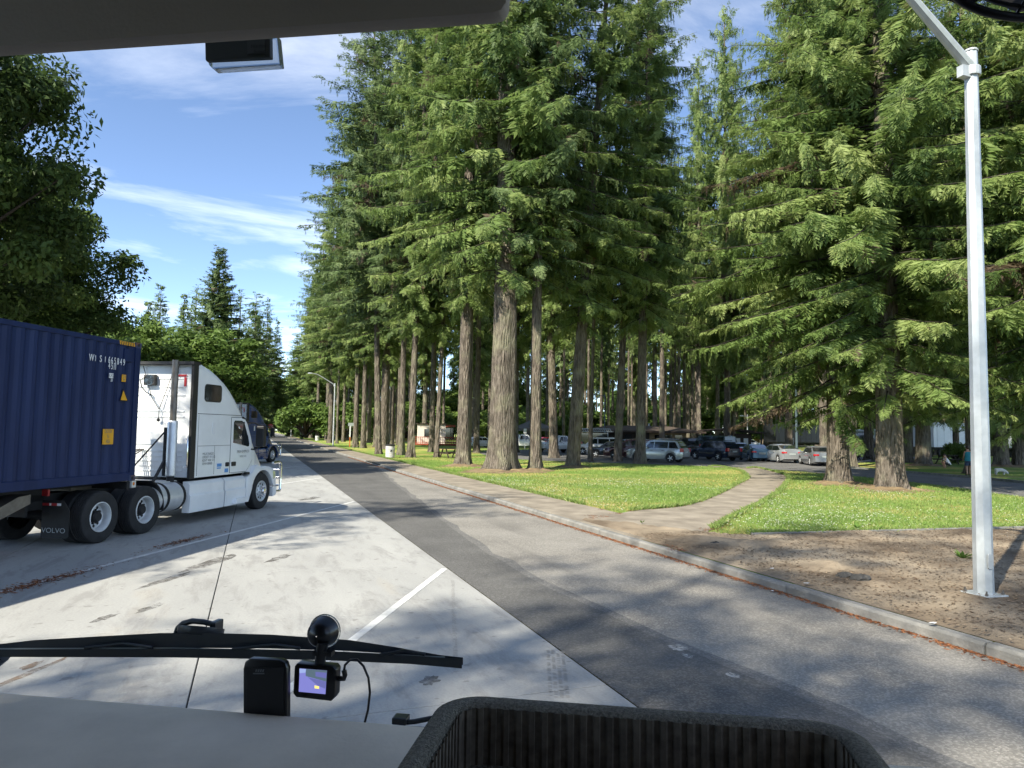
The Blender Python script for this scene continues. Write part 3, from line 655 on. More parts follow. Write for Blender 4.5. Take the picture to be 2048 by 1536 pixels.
def px_tree(x, y, w, cr, sxy, sz, leanpx, label, group=GR, name='fir_tree'):
    p = G(x, max(y, 876)); dep = (p - EYE).dot(_f)
    r = w * dep / FPX / 2
    # lean sideways in the picture plane: leanpx at the top of the visible stem (about 230 px up)
    a = math.atan2(leanpx, 230.0)
    e = tree(name, p, r, cr, label, 'fir tree', group, sxy=sxy, sz=sz, big=w > 18)
    if leanpx:
        ax = Vector((_f.x, _f.y, 0)).normalized()
        rz = e.rotation_euler.z
        q = Matrix.Rotation(a, 3, ax) @ Matrix.Rotation(rz, 3, 'Z'); e.rotation_euler = q.to_euler()
    return e
for t_ in FIRS: px_tree(*t_)
# stand of trees behind, too deep in the wood to tell apart
random.seed(21)
placed = [G(t_[0], max(t_[1], 876)).xy for t_ in FIRS]
FAR_GROUP = 'deep stand of firs behind the car park'
def blocked(p):
    if in_poly(np.array([[p.x, p.y]]), LOT_POLY)[0]: return True
    if p.x < 11: return True
    return False
cnt = 0; tries = 0
while cnt < 235 and tries < 9000:
    tries += 1
    dep = 62 + 150 * random.random() ** .8; x = random.uniform(600, 2120)
    p = ground_at(x, dep)
    if blocked(p) or any((p.xy - q).length < 3.0 for q in placed): continue
    if 100 < p.y + .15 * p.x < 152 and p.x > 25 and random.random() < .85: continue
    if dep < 110 and 960 < x < 1560: continue          # keep the car park and its buildings clear
    if dep < 120 and 820 < x < 930: continue
    placed.append(p.xy); cnt += 1
    cr = random.choice(V_far + V_far + V_tall[:1]); left = x < 900
    tree('fir_tree', p, random.uniform(.2, .42), cr, 'slim fir deep in the wood beyond the parked cars' if not left else 'slim fir deep in the wood left of the kiosk', 'fir tree', FAR_GROUP if not left else 'deep stand of firs beyond the kiosk', sxy=random.uniform(.55, .8), sz=random.uniform(.95, 1.2))
# firs whose boughs hang across the middle and right
for (x, dep, cr, sxy, sz, r_, lb) in ((1578, 66, V_weep[0], 1.2, 1.25, .36, 'weeping fir with hanging boughs left of the two big low branched firs'),
                                 (1455, 74, V_weep[0], 1.1, 1.3, .34, 'weeping fir behind the dark shelter with hanging boughs'),
                                 (1398, 96, V_tall[1], .95, 1.3, .34, 'tall fir behind the pickup, right of the restroom'),
                                 (1310, 100, V_tall[0], .95, 1.3, .34, 'tall fir rising behind the right end of the restroom'),
                                 (1648, 56, V_weep[0], 1.25, 1.2, .36, 'weeping fir hidden behind the left big low branched fir'),
                                 (2125, 27, V_low[0], 1.05, 1.05, .5, 'low branched fir past the right edge, boughs reaching behind the near lamp post'),
                                 (1945, 44, V_low[1], 1.0, 1.05, .4, 'low branched fir right behind the near lamp post'),
                                 (1700, 52, V_tall[1], 1.1, 1.0, .4, 'tall fir hidden behind the two big low branched firs'),
                                 (2080, 50, V_tall[2], 1.2, 1.0, .4, 'tall fir behind the right edge')):
    tree('fir_tree', ground_at(x, dep), r_, cr, lb, 'fir tree', GR, sxy=sxy, sz=sz)
# left side: dark oaks, maples behind the lorry, conifers beyond
OAKS = [((-275, 27), V_oak[0], 1.0, 1.25, 'dark broad oak above the blue container at the left edge'),
        ((-15, 46), V_oak[1], 1.0, 1.0, 'dark oak behind the blue container, lower than the left edge oak'),
        ((205, 70), V_oak[1], .9, .85, 'dark oak with ragged crown above the container front end'),
        ((-30, 40), V_oak[0], 1.0, 1.0, 'dark oak filling in behind the container roof')]
for (p, cr, s, sz, lb) in OAKS:
    tree('oak_tree', ground_at(p[0], p[1], .05), .33, cr, lb, 'oak tree', 'dark oaks along the left side', sxy=s, sz=sz, th=9)
mp_ = [(300, 62, 0), (335, 70, 1), (372, 66, 0), (410, 74, 1), (445, 82, 0), (480, 80, 1), (515, 92, 0), (540, 110, 1), (265, 58, 1), (462, 64, 1), (225, 55, 0)]
for i, (x, dep, k) in enumerate(mp_):
    p = ground_at(x, dep, .05); p.x = min(p.x, -4.0)
    tree('maple_tree', p, .2, V_maple[k], 'bright green maple in the row behind the white truck, ' + ['above the sleeper roof edge', 'over the sleeper roof middle', 'over the roof slope', 'left of the pyramid spruce foot', 'at the pyramid spruce foot', 'right of the pyramid spruce foot', 'above the blue cab', 'farthest right by the road end', 'nearest the container corner', 'in front of the pyramid spruce', 'half hidden by the container'][i], 'maple tree', 'maples in a row behind the lorry', sxy=random.uniform(.9, 1.15), sz=random.uniform(.8, 1.0), th=6)
tree('spruce_tree', ground_at(425, 78, .05), .2, V_spire[0], 'dark pyramid spruce rising alone above the maples', 'spruce tree', None, sxy=1.05, sz=1.02)
for x, dep, k, sz, lb in ((308, 105, 1, .92, 'pale slim spruce left of the dark pyramid spruce'), (357, 112, 1, .92, 'thin pointed spruce next to the dark pyramid spruce'), (285, 95, 1, .75, 'short pale spruce beside the dark oak crowns'),
                      (507, 170, 0, 1.35, 'distant spruce just right of the dark pyramid spruce'), (530, 200, 1, 1.3, 'distant pointed spruce at the end of the road'), (548, 185, 1, 1.2, 'distant spruce touching the tall fir edge')):
    tree('spruce_tree', ground_at(x, dep, .05), .16, V_spire[k], lb, 'spruce tree', 'spruces beyond the lorries', sxy=1, sz=sz)
random.seed(5)
for i in range(34):                              # dark wood closing the end of the road and the left side
    x = random.uniform(250, 600); dep = random.uniform(130, 260); p = ground_at(x, dep, .1)
    if 2 < p.x < 9.5 and p.y < 240: continue
    tree('fir_tree', p, random.uniform(.25, .4), random.choice(V_far), 'dark fir in the wood that closes the road end', 'fir tree', 'wood closing the road end', sxy=random.uniform(1, 1.4), sz=random.uniform(.5, .8) if x < 480 else random.uniform(.75, 1.0))
for i in range(80):                              # low bushy trees that close the view under the firs
    x = random.uniform(560, 2080); dep = random.uniform(185, 300); p = ground_at(x, dep, .1)
    if 1 < p.x < 9.5: continue
    tree('maple_tree', p, .2, V_maple[i % 2], 'bushy green tree closing the view far behind the firs', 'maple tree', 'bushy trees far behind the firs', sxy=random.uniform(1.3, 1.9), sz=random.uniform(1.0, 1.7), th=6)
for x, dep, r_ in ((1176, 108, .22), (1202, 112, .24), (1257, 106, .2), (1263, 112, .2), (1293, 108, .2), (1331, 106, .2), (1342, 104, .27), (1350, 107, .27), (1358, 104, .3), (1369, 108, .27), (1385, 106, .27), (1394, 104, .36), (1127, 108, .24), (1093, 112, .22), (1055, 110, .32)):
    tree('fir_tree', ground_at(x, dep), r_, V_far[x % 2], 'pale slim fir stem rising straight behind the restroom roof', 'fir tree', 'pale stems behind the restroom', sxy=.72, sz=random.uniform(1.15, 1.3))
# oaks and firs out of the picture behind the viewer: they shade the foreground
V_thin = conifer('crown', 99, 36, 8, 6.6, 1.1, 4.4, 5, .13, .62, .22, .2, M_needle, .95, .5)
CROWN_H[V_thin.name] = 36
SHADE = [((-22.5, -8.0), 1.1, 1.0), ((-19, -3.0), .9, .5), ((-18, -12), 1.1, 1.0), ((-31, -15), 1.1, 1.0), ((-9, -13), 1.1, .9), ((-14, -6), .9, .55), ((-16.5, 8.0), .9, .68)]
for (p, s, sz) in SHADE:
    tree('fir_tree', (p[0], p[1], .05), .33, V_thin, 'thin crowned fir out of the picture behind the viewer that shades the foreground', 'fir tree', 'shade firs behind the viewer', sxy=s, sz=sz)
# shrubs
SHR = [(575, 195, 0, 1.5, 'small round bright shrub at the kerb beside the far lamp post'), (604, 150, 0, 1.0, 'low shrub beside the small white sign'), (598, 190, 1, 2.0, 'tall pale green shrub behind the far lamp post'), (607, 170, 1, 1.9, 'tall pale green shrub left of the small white sign'),
       (1050, 118, 1, 1.3, 'yellow green bush behind the canopy tent, left'), (1090, 120, 1, 1.2, 'yellow green bush behind the canopy tent, right'), (1118, 122, 1, 1.2, 'yellow green bush left of the brown restroom roof'), (1908, 62, 0, .8, 'bright bush behind the woman in teal'), (705, 150, 1, 1.2, 'bush behind the twin firs'), (880, 140, 1, 1.3, 'bush behind the white kiosk')]
for x, dep, k, s, lb in SHR:
    p = ground_at(x, dep); e = empty('shrub', p, random.uniform(0, 6), lb, 'shrub', 'shrubs under the firs'); link_mesh('foliage', V_shrub[k], e).scale = (s, s, s)
    MB().tube([(0, 0, 0), (.05, 0, .8 * s)], [.06, .02], 5).obj('stem', M_barkd, e)
random.seed(77)
for i in range(72):
    x = random.uniform(600, 2040); dep = random.uniform(135, 180); p = ground_at(x, dep); s = random.uniform(1.2, 2.0)
    e = empty('shrub', p, random.uniform(0, 6), 'leafy bush in the far hedge behind the parking area', 'shrub', 'far hedge of bushes'); link_mesh('foliage', V_shrub[1], e).scale = (s * 1.2, s * 1.2, s)

if False: print('CROWN TRIS', sum(len(m.polygons) * 2 for m in V_low + V_tall + V_weep + V_far + V_spire + V_oak + V_maple + V_shrub + [V_thin]))
# ------------------------------------------------------------------ lorry: white sleeper tractor with a blue container
M_wpaint = mat('white_truck_paint', (0.82, 0.83, 0.83), 0.28, spec=0.5, coat=0.4, noise=0.07, nscale=1.1, detail=9)
M_bpaint = mat('blue_truck_paint', (0.012, 0.05, 0.16), 0.25, coat=0.6)
M_cont = mat('container_blue', (0.007, 0.016, 0.062), 0.5, spec=0.25, col2=(0.013, 0.027, 0.09), nscale=1.6, stretch=(2, 2, .3), bump=0.06, bscale=4, detail=7)
M_rustc = mat('rusty_corner', (0.03, 0.045, 0.10), 0.7, col2=(0.16, 0.075, 0.04), nscale=9, lo=.45, hi=.6)
M_black = mat('black_plastic', (0.014, 0.014, 0.015), 0.55)
M_rubber = mat('tyre_rubber', (0.020, 0.020, 0.021), 0.82, noise=0.25, nscale=6)
M_frame = mat('chassis_black', (0.012, 0.012, 0.013), 0.7, noise=0.3, nscale=5)
M_alu = mat('brushed_aluminium', (0.68, 0.69, 0.70), 0.38, metal=0.45, noise=0.08, nscale=4)
M_rimw = mat('white_steel_rim', (0.66, 0.68, 0.69), 0.4, metal=0.3, noise=0.08, nscale=6)
M_chrome = mat('chrome', (0.8, 0.8, 0.82), 0.10, metal=1.0)
M_steel = mat('heat_stained_steel', (0.17, 0.155, 0.14), 0.45, metal=0.75, noise=0.25, nscale=5)
M_glass = mat('dark_vehicle_glass', (0.010, 0.014, 0.016), 0.06, spec=0.8, coat=0.5)
M_tail = mat('red_lens', (0.42, 0.012, 0.015), 0.25, coat=0.5)
M_taillit = mat('lit_red_lens', (0.5, 0.01, 0.01), 0.3, emit=(1.0, 0.03, 0.02, 1.1))
M_amber = mat('amber_lens', (0.65, 0.20, 0.02), 0.3)
M_headl = mat('head_lamp_lens', (0.55, 0.57, 0.58), 0.12, metal=0.6, coat=0.6)
M_decal = mat('white_lettering', (0.74, 0.75, 0.76), 0.5)
M_dtext = mat('grey_lettering', (0.16, 0.17, 0.18), 0.5)
M_yellow = mat('yellow_sticker', (0.72, 0.36, 0.02), 0.5)
M_bluest = mat('blue_sticker', (0.10, 0.30, 0.62), 0.5)
M_redtape = mat('red_tape', (0.42, 0.025, 0.03), 0.4)
M_flapt = mat('flap_lettering', (0.30, 0.32, 0.34), 0.5)
M_seam = mat('panel_seam', (0.13, 0.135, 0.14), 0.7)
M_plate = mat('number_plate', (0.32, 0.36, 0.35), 0.5)

def wheel(parent, x, y, z, r, w, side, rimm, front=False, name='wheel', nut=M_frame, nseg=32):
    """tyre with rim; the outer face looks to side (+1 right, -1 left) along x; x is the outer face"""
    e = bpy.data.objects.new(name, None); COL.objects.link(e); e.parent = parent; e.location = (x, y, z); e.empty_display_size = .1
    rr_ = r * 0.56; ax = (side, 0, 0)
    b = MB(); pr = [(rr_, -w * .97), (r * .93, -w), (r * .985, -w * .93)]
    k = 5
    for i in range(k):
        a = -w * .88 + (w * .80) * i / k; bb = a + w * .80 / k
        pr += [(r, a + .006), (r, bb - .012), (r * .982, bb - .009), (r * .982, bb + .001)]
    pr += [(r * .985, -w * .05), (r * .955, -.004), (r * .90, .004), (r * .74, .006), (r * .66, -.002), (rr_ * 1.03, -.012), (rr_, -.03)]
    b.lathe(pr, (0, 0, 0), ax, nseg, closed=True)
    b.obj('tyre', M_rubber, e, smooth=32)
    b = MB()
    if front:      # disc close to the face with hand holes and chrome nuts
        b.lathe([(rr_ * 1.02, -.03), (rr_ * 1.03, .0), (rr_ * .95, .004), (rr_ * .88, -.03), (rr_ * .80, -.045), (rr_ * .58, -.03), (rr_ * .5, .0), (rr_ * .36, .012), (0.001, .012)], (0, 0, 0), ax, nseg, closed=True)
    else:          # deep dish with the disc far inside
        b.lathe([(rr_ * 1.02, -.03), (rr_ * 1.03, .0), (rr_ * .96, .004), (rr_ * .93, -.02), (rr_ * .88, -.06), (rr_ * .84, -.15), (rr_ * .72, -.175), (rr_ * .5, -.165), (0.001, -.165)], (0, 0, 0), ax, nseg, closed=True)
    b.obj('rim', rimm, e, smooth=30)
    dz = .012 if front else -.155
    b = MB()
    if front: b.lathe([(rr_ * .30, 0), (rr_ * .30, .06), (rr_ * .24, .09), (.001, .095)], (side * dz, 0, 0), ax, 16, closed=True)
    else: b.lathe([(rr_ * .42, 0), (rr_ * .40, .07), (rr_ * .30, .11), (.001, .115)], (side * dz, 0, 0), ax, 16, closed=True)
    b.obj('hub', M_chrome if front else nut, e, smooth=30)
    for i in range(10):
        t = 2 * math.pi * i / 10 + .1
        c = Vector((side * (dz - .005 if front else -.165), math.cos(t) * rr_ * .47, math.sin(t) * rr_ * .47))
        MB().lathe([(.020, 0), (.020, .05 if front else .03), (.012, .065 if front else .04)], c, ax, 7).obj('wheel_nut', M_chrome if front else nut, e)
        if front or True:
            t2 = t + math.pi / 10; q = .70 if front else .66; dd = -.0365 if front else -.170
            c = Vector((side * (dd), math.cos(t2) * rr_ * q, math.sin(t2) * rr_ * q))
            MB().lathe([(.032, 0), (.030, .006)], c, ax, 10).obj('hand_hole', M_frame, e)
    return e

def rr_outline(x0, x1, z0, z1, r, n=5):
    pts = []
    for cx, cz, a0 in ((x1 - r, z1 - r, 0), (x0 + r, z1 - r, 90), (x0 + r, z0 + r, 180), (x1 - r, z0 + r, 270)):
        for i in range(n + 1):
            a = R(a0 + 90 * i / n); pts.append((cx + r * math.cos(a), cz + r * math.sin(a)))
    return pts

def tractor(name, loc, rz, label, paint, group=None, detail=True):
    e = empty(name, loc, rz, label, 'semi truck', group)
    W = 2.44; xc = -W / 2                     # local x: right side plane is 0, left is -W; y forward, z up
    roof = [(-3.05, 3.86), (-2.75, 3.84), (-2.42, 3.76), (-2.1, 3.65), (-1.76, 3.50), (-1.5, 3.34), (-1.23, 3.15), (-1.0, 2.95), (-0.78, 2.73)]
    def ring(t, ztop, inset, rad, zb=1.08, n=6, low=None):
        x0, x1 = -W + .05 + inset, -.05 - inset; pts = [(x1, t, zb)]
        zs = max(zb + .2, ztop - rad)
        pts += [(x1, t, zb + (zs - zb) * .5)]
        for i in range(n + 1):
            a = R(90 * i / n); pts.append((x1 - rad * .8 + rad * .8 * math.cos(a), t, zs + (ztop - zs) * math.sin(a)))
        for i in range(n + 1):
            a = R(90 + 90 * i / n); pts.append((x0 + rad * .8 + rad * .8 * math.cos(a), t, zs + (ztop - zs) * math.sin(a)))
        pts += [(x0, t, zb + (zs - zb) * .5), (x0, t, zb)]
        return pts
    rings = [ring(t, z, .0 if t < -1.5 else .04 * (t + 1.5) / .75, .18 + .22 * (t + 3.05) / 2.3) for t, z in roof]
    b = MB(); b.loft(rings); sl = b.obj('sleeper_cab', paint, e, smooth=35)
    # cab nose below the roof fairing: windscreen wall
    b = MB(); b.loft([ring(-.80, 2.66, .045, .20), ring(-.62, 2.50, .06, .20), ring(-.20, 1.92, .09, .10), ring(-.05, 1.72, .10, .08)]); b.obj('cab_front', paint, e, smooth=35)
    b = MB(); b.poly([(-.20, -.615, 2.45), (-.235, -.155, 1.90), (-W + .235, -.155, 1.90), (-W + .20, -.615, 2.45)]); b.obj('windscreen', M_glass, e)
    # bonnet
    def hr(t, zt, wx, zb): return [(xc + wx, t, zb), (xc + wx, t, zb + (zt - zb) * .62), (xc + wx * .93, t, zt - .06), (xc + wx * .75, t, zt), (xc, t, zt + .03), (xc - wx * .75, t, zt), (xc - wx * .93, t, zt - .06), (xc - wx, t, zb + (zt - zb) * .62), (xc - wx, t, zb)]
    b = MB(); b.loft([hr(-.30, 1.84, 1.10, 1.05), hr(.0, 1.78, 1.04, 1.05), hr(.25, 1.69, .98, 1.0), hr(.48, 1.55, .92, .95), (hr(.74, 1.36, .86, .8)), hr(.95, 1.12, .80, .55), hr(1.0, .9, .78, .5)]); bo = b.obj('bonnet', paint, e, smooth=35)
    b = MB(); b.prism(rr_outline(xc - .5, xc + .5, .62, 1.12, .08), lambda u, v, w: (u, w - (v - 1.0) * .12, v), .96, 1.02); b.obj('grille', M_black, bo)
    # fenders with wheel arch on both sides, bumper
    FY, FR = .22, .52
    for sg in (1, -1):
        X = (lambda u: u) if sg > 0 else (lambda u: -W - u)
        prof = [(-.68, .30), (-.52, .30)]
        for i in range(13):
            a = R(172 - 154 * i / 12); prof.append((FY + .60 * math.cos(a), .50 + .60 * math.sin(a)))
        prof += [(.86, .62), (1.0, .60), (.99, .82), (.93, 1.0), (.80, 1.12), (.58, 1.19), (.36, 1.21), (.12, 1.20), (-.10, 1.26), (-.22, 1.23), (-.36, 1.08), (-.52, .98), (-.66, .97)]
        b = MB(); b.prism(prof, lambda u, v, w: (X(w), u, v), -.30, .0); fe = b.obj('fender', paint, e, smooth=40, bevel=.03)
        b = MB(); b.prism([(FY + .58 * math.cos(R(a)), .5 + .58 * math.sin(R(a))) for a in range(-10, 191, 12)], lambda u, v, w: (X(w), u, v), -.9, -.16); b.obj('arch_liner', M_frame, fe)
        # bumper corner
        b = MB(); b.prism([(.86, .30), (1.06, .33), (1.10, .58), (.86, .59)], lambda u, v, w: (X(w), u, v), -.55, -.02); b.obj('bumper_corner', paint, e, bevel=.02)
        b = MB(); b.prism([(.80, .80), (.95, .86), (.93, 1.02), (.78, 1.08)], lambda u, v, w: (X(w), u, v), -.2, .004); b.obj('headlight', M_headl, fe, bevel=.01)
        # skirts in two panels with a chamfered upper part
        for (a, c) in ((-3.22, -1.76), (-1.70, -.70)):
            b = MB(); rg_ = [[(X(-.02), t, .26), (X(.0), t, .62), (X(.0), t, .66), (X(-.03), t, .70), (X(-.03), t, .92), (X(-.10), t, 1.0), (X(-.22), t, 1.0), (X(-.22), t, .26)] for t in (a, c)]
            if c > -1: rg_[1] = [(p[0], p[1], p[2]) for p in rg_[1]]
            b.loft(rg_); b.obj('side_skirt', paint, e, bevel=.012)
        b = MB(); b.prism([(-1.36, .30), (-.72, .30), (-.72, .40), (-.80, .44), (-1.30, .44)], lambda u, v, w: (X(w), u, v), -.15, .10); b.obj('entry_step', paint, e, bevel=.012)
        b = MB(); b.prism(rr_outline(-.66, -.50, 1.02, 1.09, .03), lambda u, v, w: (X(w - .12), u, v), 0, .10); b.obj('fender_vent', M_black, fe)
        # fuel tank
        b = MB(); b.lathe([(.30, 0), (.335, .02), (.335, 1.06), (.30, 1.08)], (X(-.36), -4.40, .68), (0, 1, 0), 32); tk = b.obj('fuel_tank', M_alu if paint is M_wpaint else M_alu, e, smooth=35)
        for ty in (-4.05, -3.45):
            b = MB(); b.lathe([(.334, 0), (.342, 0), (.342, .09), (.334, .09)], (X(-.36), ty, .68), (0, 1, 0), 32, closed=True); b.obj('tank_strap', M_frame, tk)
        # door with window
        dp = [(-1.48, 1.12), (-1.48, 2.56), (-1.02, 2.56), (-.80, 2.52), (-.66, 2.40), (-.44, 2.05), (-.33, 1.80), (-.33, 1.42), (-.52, 1.22), (-.66, 1.12)]
        b = MB(); b.prism(dp, lambda u, v, w: (X(w - .052 - (.05 * max(0, u + .9))), u, v), 0, .012); dr = b.obj('door', paint, e, bevel=.004)
        b = MB(); b.prism([(p[0] * 1.006 - .002, p[1]) for p in [(-1.49, 1.11), (-1.49, 2.575), (-1.01, 2.575), (-.79, 2.53), (-.64, 2.40), (-.42, 2.05), (-.315, 1.80), (-.315, 1.41), (-.51, 1.20), (-.66, 1.105)]], lambda u, v, w: (X(w - .052 - (.05 * max(0, u + .9))), u, v), 0, .006); b.obj('door_seam', M_seam, dr)
        wp = [(-1.38, 1.90), (-1.38, 2.44), (-1.33, 2.49), (-.98, 2.49), (-.86, 2.44), (-.60, 2.05), (-.52, 1.86), (-.54, 1.80), (-.62, 1.79), (-.92, 1.84)]
        b = MB(); b.prism(wp, lambda u, v, w: (X(w - .052 - (.05 * max(0, u + .9))), u, v), .0, .016); b.obj('door_window', M_glass, dr)
        b = MB(); b.box(*sorted((X(-.044), X(-.030))), -.875, -.845, 1.84, 2.46); b.obj('quarter_bar', M_black, dr)
        b = MB(); b.prism(rr_outline(-1.43, -1.22, 1.29, 1.40, .02), lambda u, v, w: (X(w - .04), u, v), 0, .014); b.obj('door_handle', M_black, dr)
        # upper sleeper window, vents and panel seams
        b = MB(); b.prism(rr_outline(-2.74, -2.02, 2.95, 3.35, .09), lambda u, v, w: (X(w - .05), u, v), -.01, .012); b.obj('sleeper_window', M_glass, sl)
        b = MB(); b.prism(rr_outline(-2.76, -2.0, 2.93, 3.37, .10), lambda u, v, w: (X(w - .05), u, v), -.01, .006); b.obj('window_gasket', M_black, sl)
        for (a, c, z0, z1, dx) in ((-3.0, -.95, 2.62, 2.635, 0), (-2.95, -1.5, 1.835, 1.845, 0), (-2.955, -2.945, 1.12, 1.835, 0), (-2.22, -2.212, 1.12, 1.835, 0), (-2.955, -2.947, 1.845, 2.6, 0)):
            b = MB(); b.box(*sorted((X(-.052), X(-.046))), a, c, z0, z1); b.obj('panel_seam', M_seam, sl)
        b = MB(); b.box(*sorted((X(-.052), X(-.040))), -2.36, -2.24, 2.12, 2.42); b.obj('vent_plate', M_decal, sl)
        b = MB(); b.prism(rr_outline(-1.70, -1.53, 1.29, 1.40, .03), lambda u, v, w: (X(w - .05), u, v), 0, .012); b.obj('baggage_latch', M_frame, sl)
        # black side extender at the back edge, corner pillar
        b = MB(); b.box(*sorted((X(-.10), X(-.03))), -3.26, -3.06, 1.06, 3.84); b.obj('side_extender', M_black, e, bevel=.01)
        # mirror on arms, visor
        b = MB(); b.box(*sorted((X(.02), X(.26))), -.34, -.18, 1.78, 2.36); mi = b.obj('mirror', M_black, e, bevel=.03)
        b = MB(); b.tube([(X(-.12), -.45, 1.72), (X(.0), -.30, 1.70), (X(.12), -.26, 1.78)], .022, 7); b.tube([(X(-.15), -.62, 2.46), (X(.0), -.40, 2.44), (X(.12), -.26, 2.36)], .022, 7); b.obj('mirror_arm', M_black, mi)
        b = MB(); b.box(*sorted((X(.06), X(.09))), 1.0, 1.0 + .001, .5, .5 + .001)
    # sun visor over the windscreen
    b = MB(); b.loft([[(-.06, -.86, 2.57), (-W + .06, -.86, 2.57), (-W + .06, -.86, 2.60), (-.06, -.86, 2.60)], [(-.16, -.30, 2.40), (-W + .16, -.30, 2.40), (-W + .16, -.30, 2.43), (-.16, -.30, 2.43)]]); b.obj('sun_visor', M_black, e)
    # chrome grille guard
    b = MB()
    for sg in (0, 1):
        x = -.10 if not sg else -W + .10
        b.tube([(x - .0, .96, 1.27), (x, 1.34, 1.29), (x, 1.43, 1.24), (x, 1.46, 1.12), (x, 1.46, .50), (x, 1.42, .42), (x, 1.10, .42)], .042, 10)
    b.obj('guard_hoop', M_chrome, e, smooth=50)
    for zz in (.58, .82, 1.05):
        b = MB(); b.tube([(-.10, 1.46, zz), (-W + .10, 1.46, zz)], .03, 9); b.obj('guard_bar', M_chrome, e, smooth=50)
    b = MB(); b.box(-W + .5, -.5, .88, 1.02, .34, .60); b.obj('bumper', paint, e, bevel=.03)
    # frame, deck, fifth wheel
    b = MB(); b.box(xc - .46, xc - .38, -7.3, .7, .70, .98); b.box(xc + .38, xc + .46, -7.3, .7, .70, .98); b.box(xc - .45, xc + .45, -5.0, -4.85, .72, .95); b.box(xc - .45, xc + .45, -7.0, -6.9, .72, .95); b.obj('chassis_rail', M_frame, e)
    b = MB(); b.box(xc - .9, xc + .9, -3.95, -3.3, .99, 1.03); b.obj('deck_plate', M_alu, e)
    b = MB(); b.lathe([(.001, 0), (.46, 0), (.46, .05), (.001, .05)], (xc, -5.5, 1.06), (0, 0, 1), 24, closed=True); b.box(xc - .4, xc + .4, -6.0, -5.1, .98, 1.06); b.obj('fifth_wheel', M_steel, e)
    b = MB(); b.box(xc - .42, xc + .42, -3.2, -.4, .55, 1.07); b.obj('underbody', M_frame, e)
    # back wall with ribs, hatch, lamp, air lines
    bw = MB(); bw.box(-W + .09, -.09, -3.075, -3.045, 1.10, 3.74); bwo = bw.obj('back_wall', paint, e)
    for zz in (1.22, 1.34, 1.46, 1.58, 1.70, 2.52, 2.66, 3.05, 3.25, 3.45):
        b = MB(); b.box(-W + .2, -.35, -3.092, -3.075, zz, zz + .035); b.obj('wall_rib', paint, bwo, bevel=.006)
    b = MB(); b.prism(rr_outline(-1.75, -.62, 1.86, 2.40, .08), lambda u, v, w: (u, w, v), -3.09, -3.075); b.obj('rear_hatch', paint, bwo, bevel=.006)
    b = MB(); b.box(-W + .02, -.02, -3.30, -3.02, 3.80, 3.87); b.obj('roof_edge_strip', M_black, e)
    b = MB(); b.box(-1.40, -1.10, -3.20, -3.09, 3.30, 3.56); sp_ = b.obj('work_lamp', M_black, bwo, bevel=.02)
    b = MB(); b.lathe([(.001, 0), (.13, 0), (.11, -.03), (.001, -.04)], (-1.25, -3.2, 3.43), (0, -1, 0), 18, closed=True); b.obj('lamp_lens', M_glass, sp_)
    b = MB(); b.tube([(-1.48, -3.12, 3.78), (-1.2, -3.13, 3.0), (-.98, -3.15, 2.72), (-.98, -3.15, 2.5)], .010, 5); b.tube([(-.62, -3.12, 3.78), (-.85, -3.13, 3.1), (-.98, -3.15, 2.72)], .010, 5); cb_ = b.obj('hose_sling', M_steel, bwo)
    b = MB(); b.ell((-.98, -3.16, 2.46), (.045, .03, .045), 10, 6); b.obj('sling_weight', M_black, bwo)
    b = MB(); b.tube([(-1.36, -3.2, 3.5), (-1.44, -3.26, 3.42), (-1.42, -3.22, 3.25), (-1.3, -3.2, 3.12), (-1.2, -3.14, 3.06)], .014, 6); b.obj('lamp_cable', M_black, sp_)
    for (x, z0, z1) in ((-1.92, 3.28, 3.5), (-.36, 3.28, 3.5)):
        b = MB(); b.box(x - .03, x + .03, -3.094, -3.088, z0, z1); b.obj('reflector_tape', M_redtape, bwo)
        b = MB(); b.box(x - (.03 if x < -1 else .28), x + (.28 if x < -1 else .03), -3.094, -3.088, 3.52, 3.57); b.obj('reflector_tape', M_redtape, bwo)
    for (x, z) in ((-1.95, 2.62), (-1.98, 2.38)):
        b = MB(); b.box(x - .2, x + .08, -3.2, -3.09, z - .04, z + .04); b.obj('fairing_bracket', M_black, bwo)
    # air line bundle
    b = MB()
    for k in range(3):
        b.tube([(-1.45 + .05 * k, -3.12, 1.75), (-1.55 + .06 * k, -3.4, 1.7 - .05 * k), (-1.75 + .05 * k, -3.9, 1.42), (-1.9 + .04 * k, -4.6, 1.28 + .03 * k), (-1.95, -5.2, 1.35)], .016, 6)
    b.obj('air_line', M_steel, e, smooth=50)
    # exhaust stack with heat shield and handle, brace bars
    b = MB(); b.tube([(-.36, -3.50, 2.35), (-.36, -3.50, 3.88)], .075, 18); ex = b.obj('exhaust_stack', M_steel, e, smooth=50)
    b = MB(); b.lathe([(.078, 0), (.115, .02), (.115, 1.26), (.10, 1.30)], (-.36, -3.50, 1.14), (0, 0, 1), 20); b.obj('heat_shield', M_alu, ex, smooth=40)
    b = MB(); b.tube([(-.36, -3.50, 1.14), (-.36, -3.50, .98), (-.5, -3.4, .85)], .085, 12); b.obj('exhaust_elbow', M_frame, ex, smooth=50)
    b = MB(); b.tube([(-.14, -3.32, 2.02), (-.05, -3.36, 2.02), (-.04, -3.37, 1.95), (-.04, -3.37, 1.42), (-.05, -3.36, 1.35), (-.14, -3.32, 1.35)], .018, 8); b.obj('grab_handle', M_chrome, e, smooth=50)
    b = MB(); b.bar((-.50, -3.55, 2.28), (-.50, -3.55, 1.15), .06, .05); b.bar((-.50, -3.55, 1.5), (-.50, -3.95, 1.0), .05, .05); b.bar((-.50, -3.55, 2.2), (-1.35, -3.85, 1.05), .03, .03); b.obj('stack_bracket', M_black, ex)
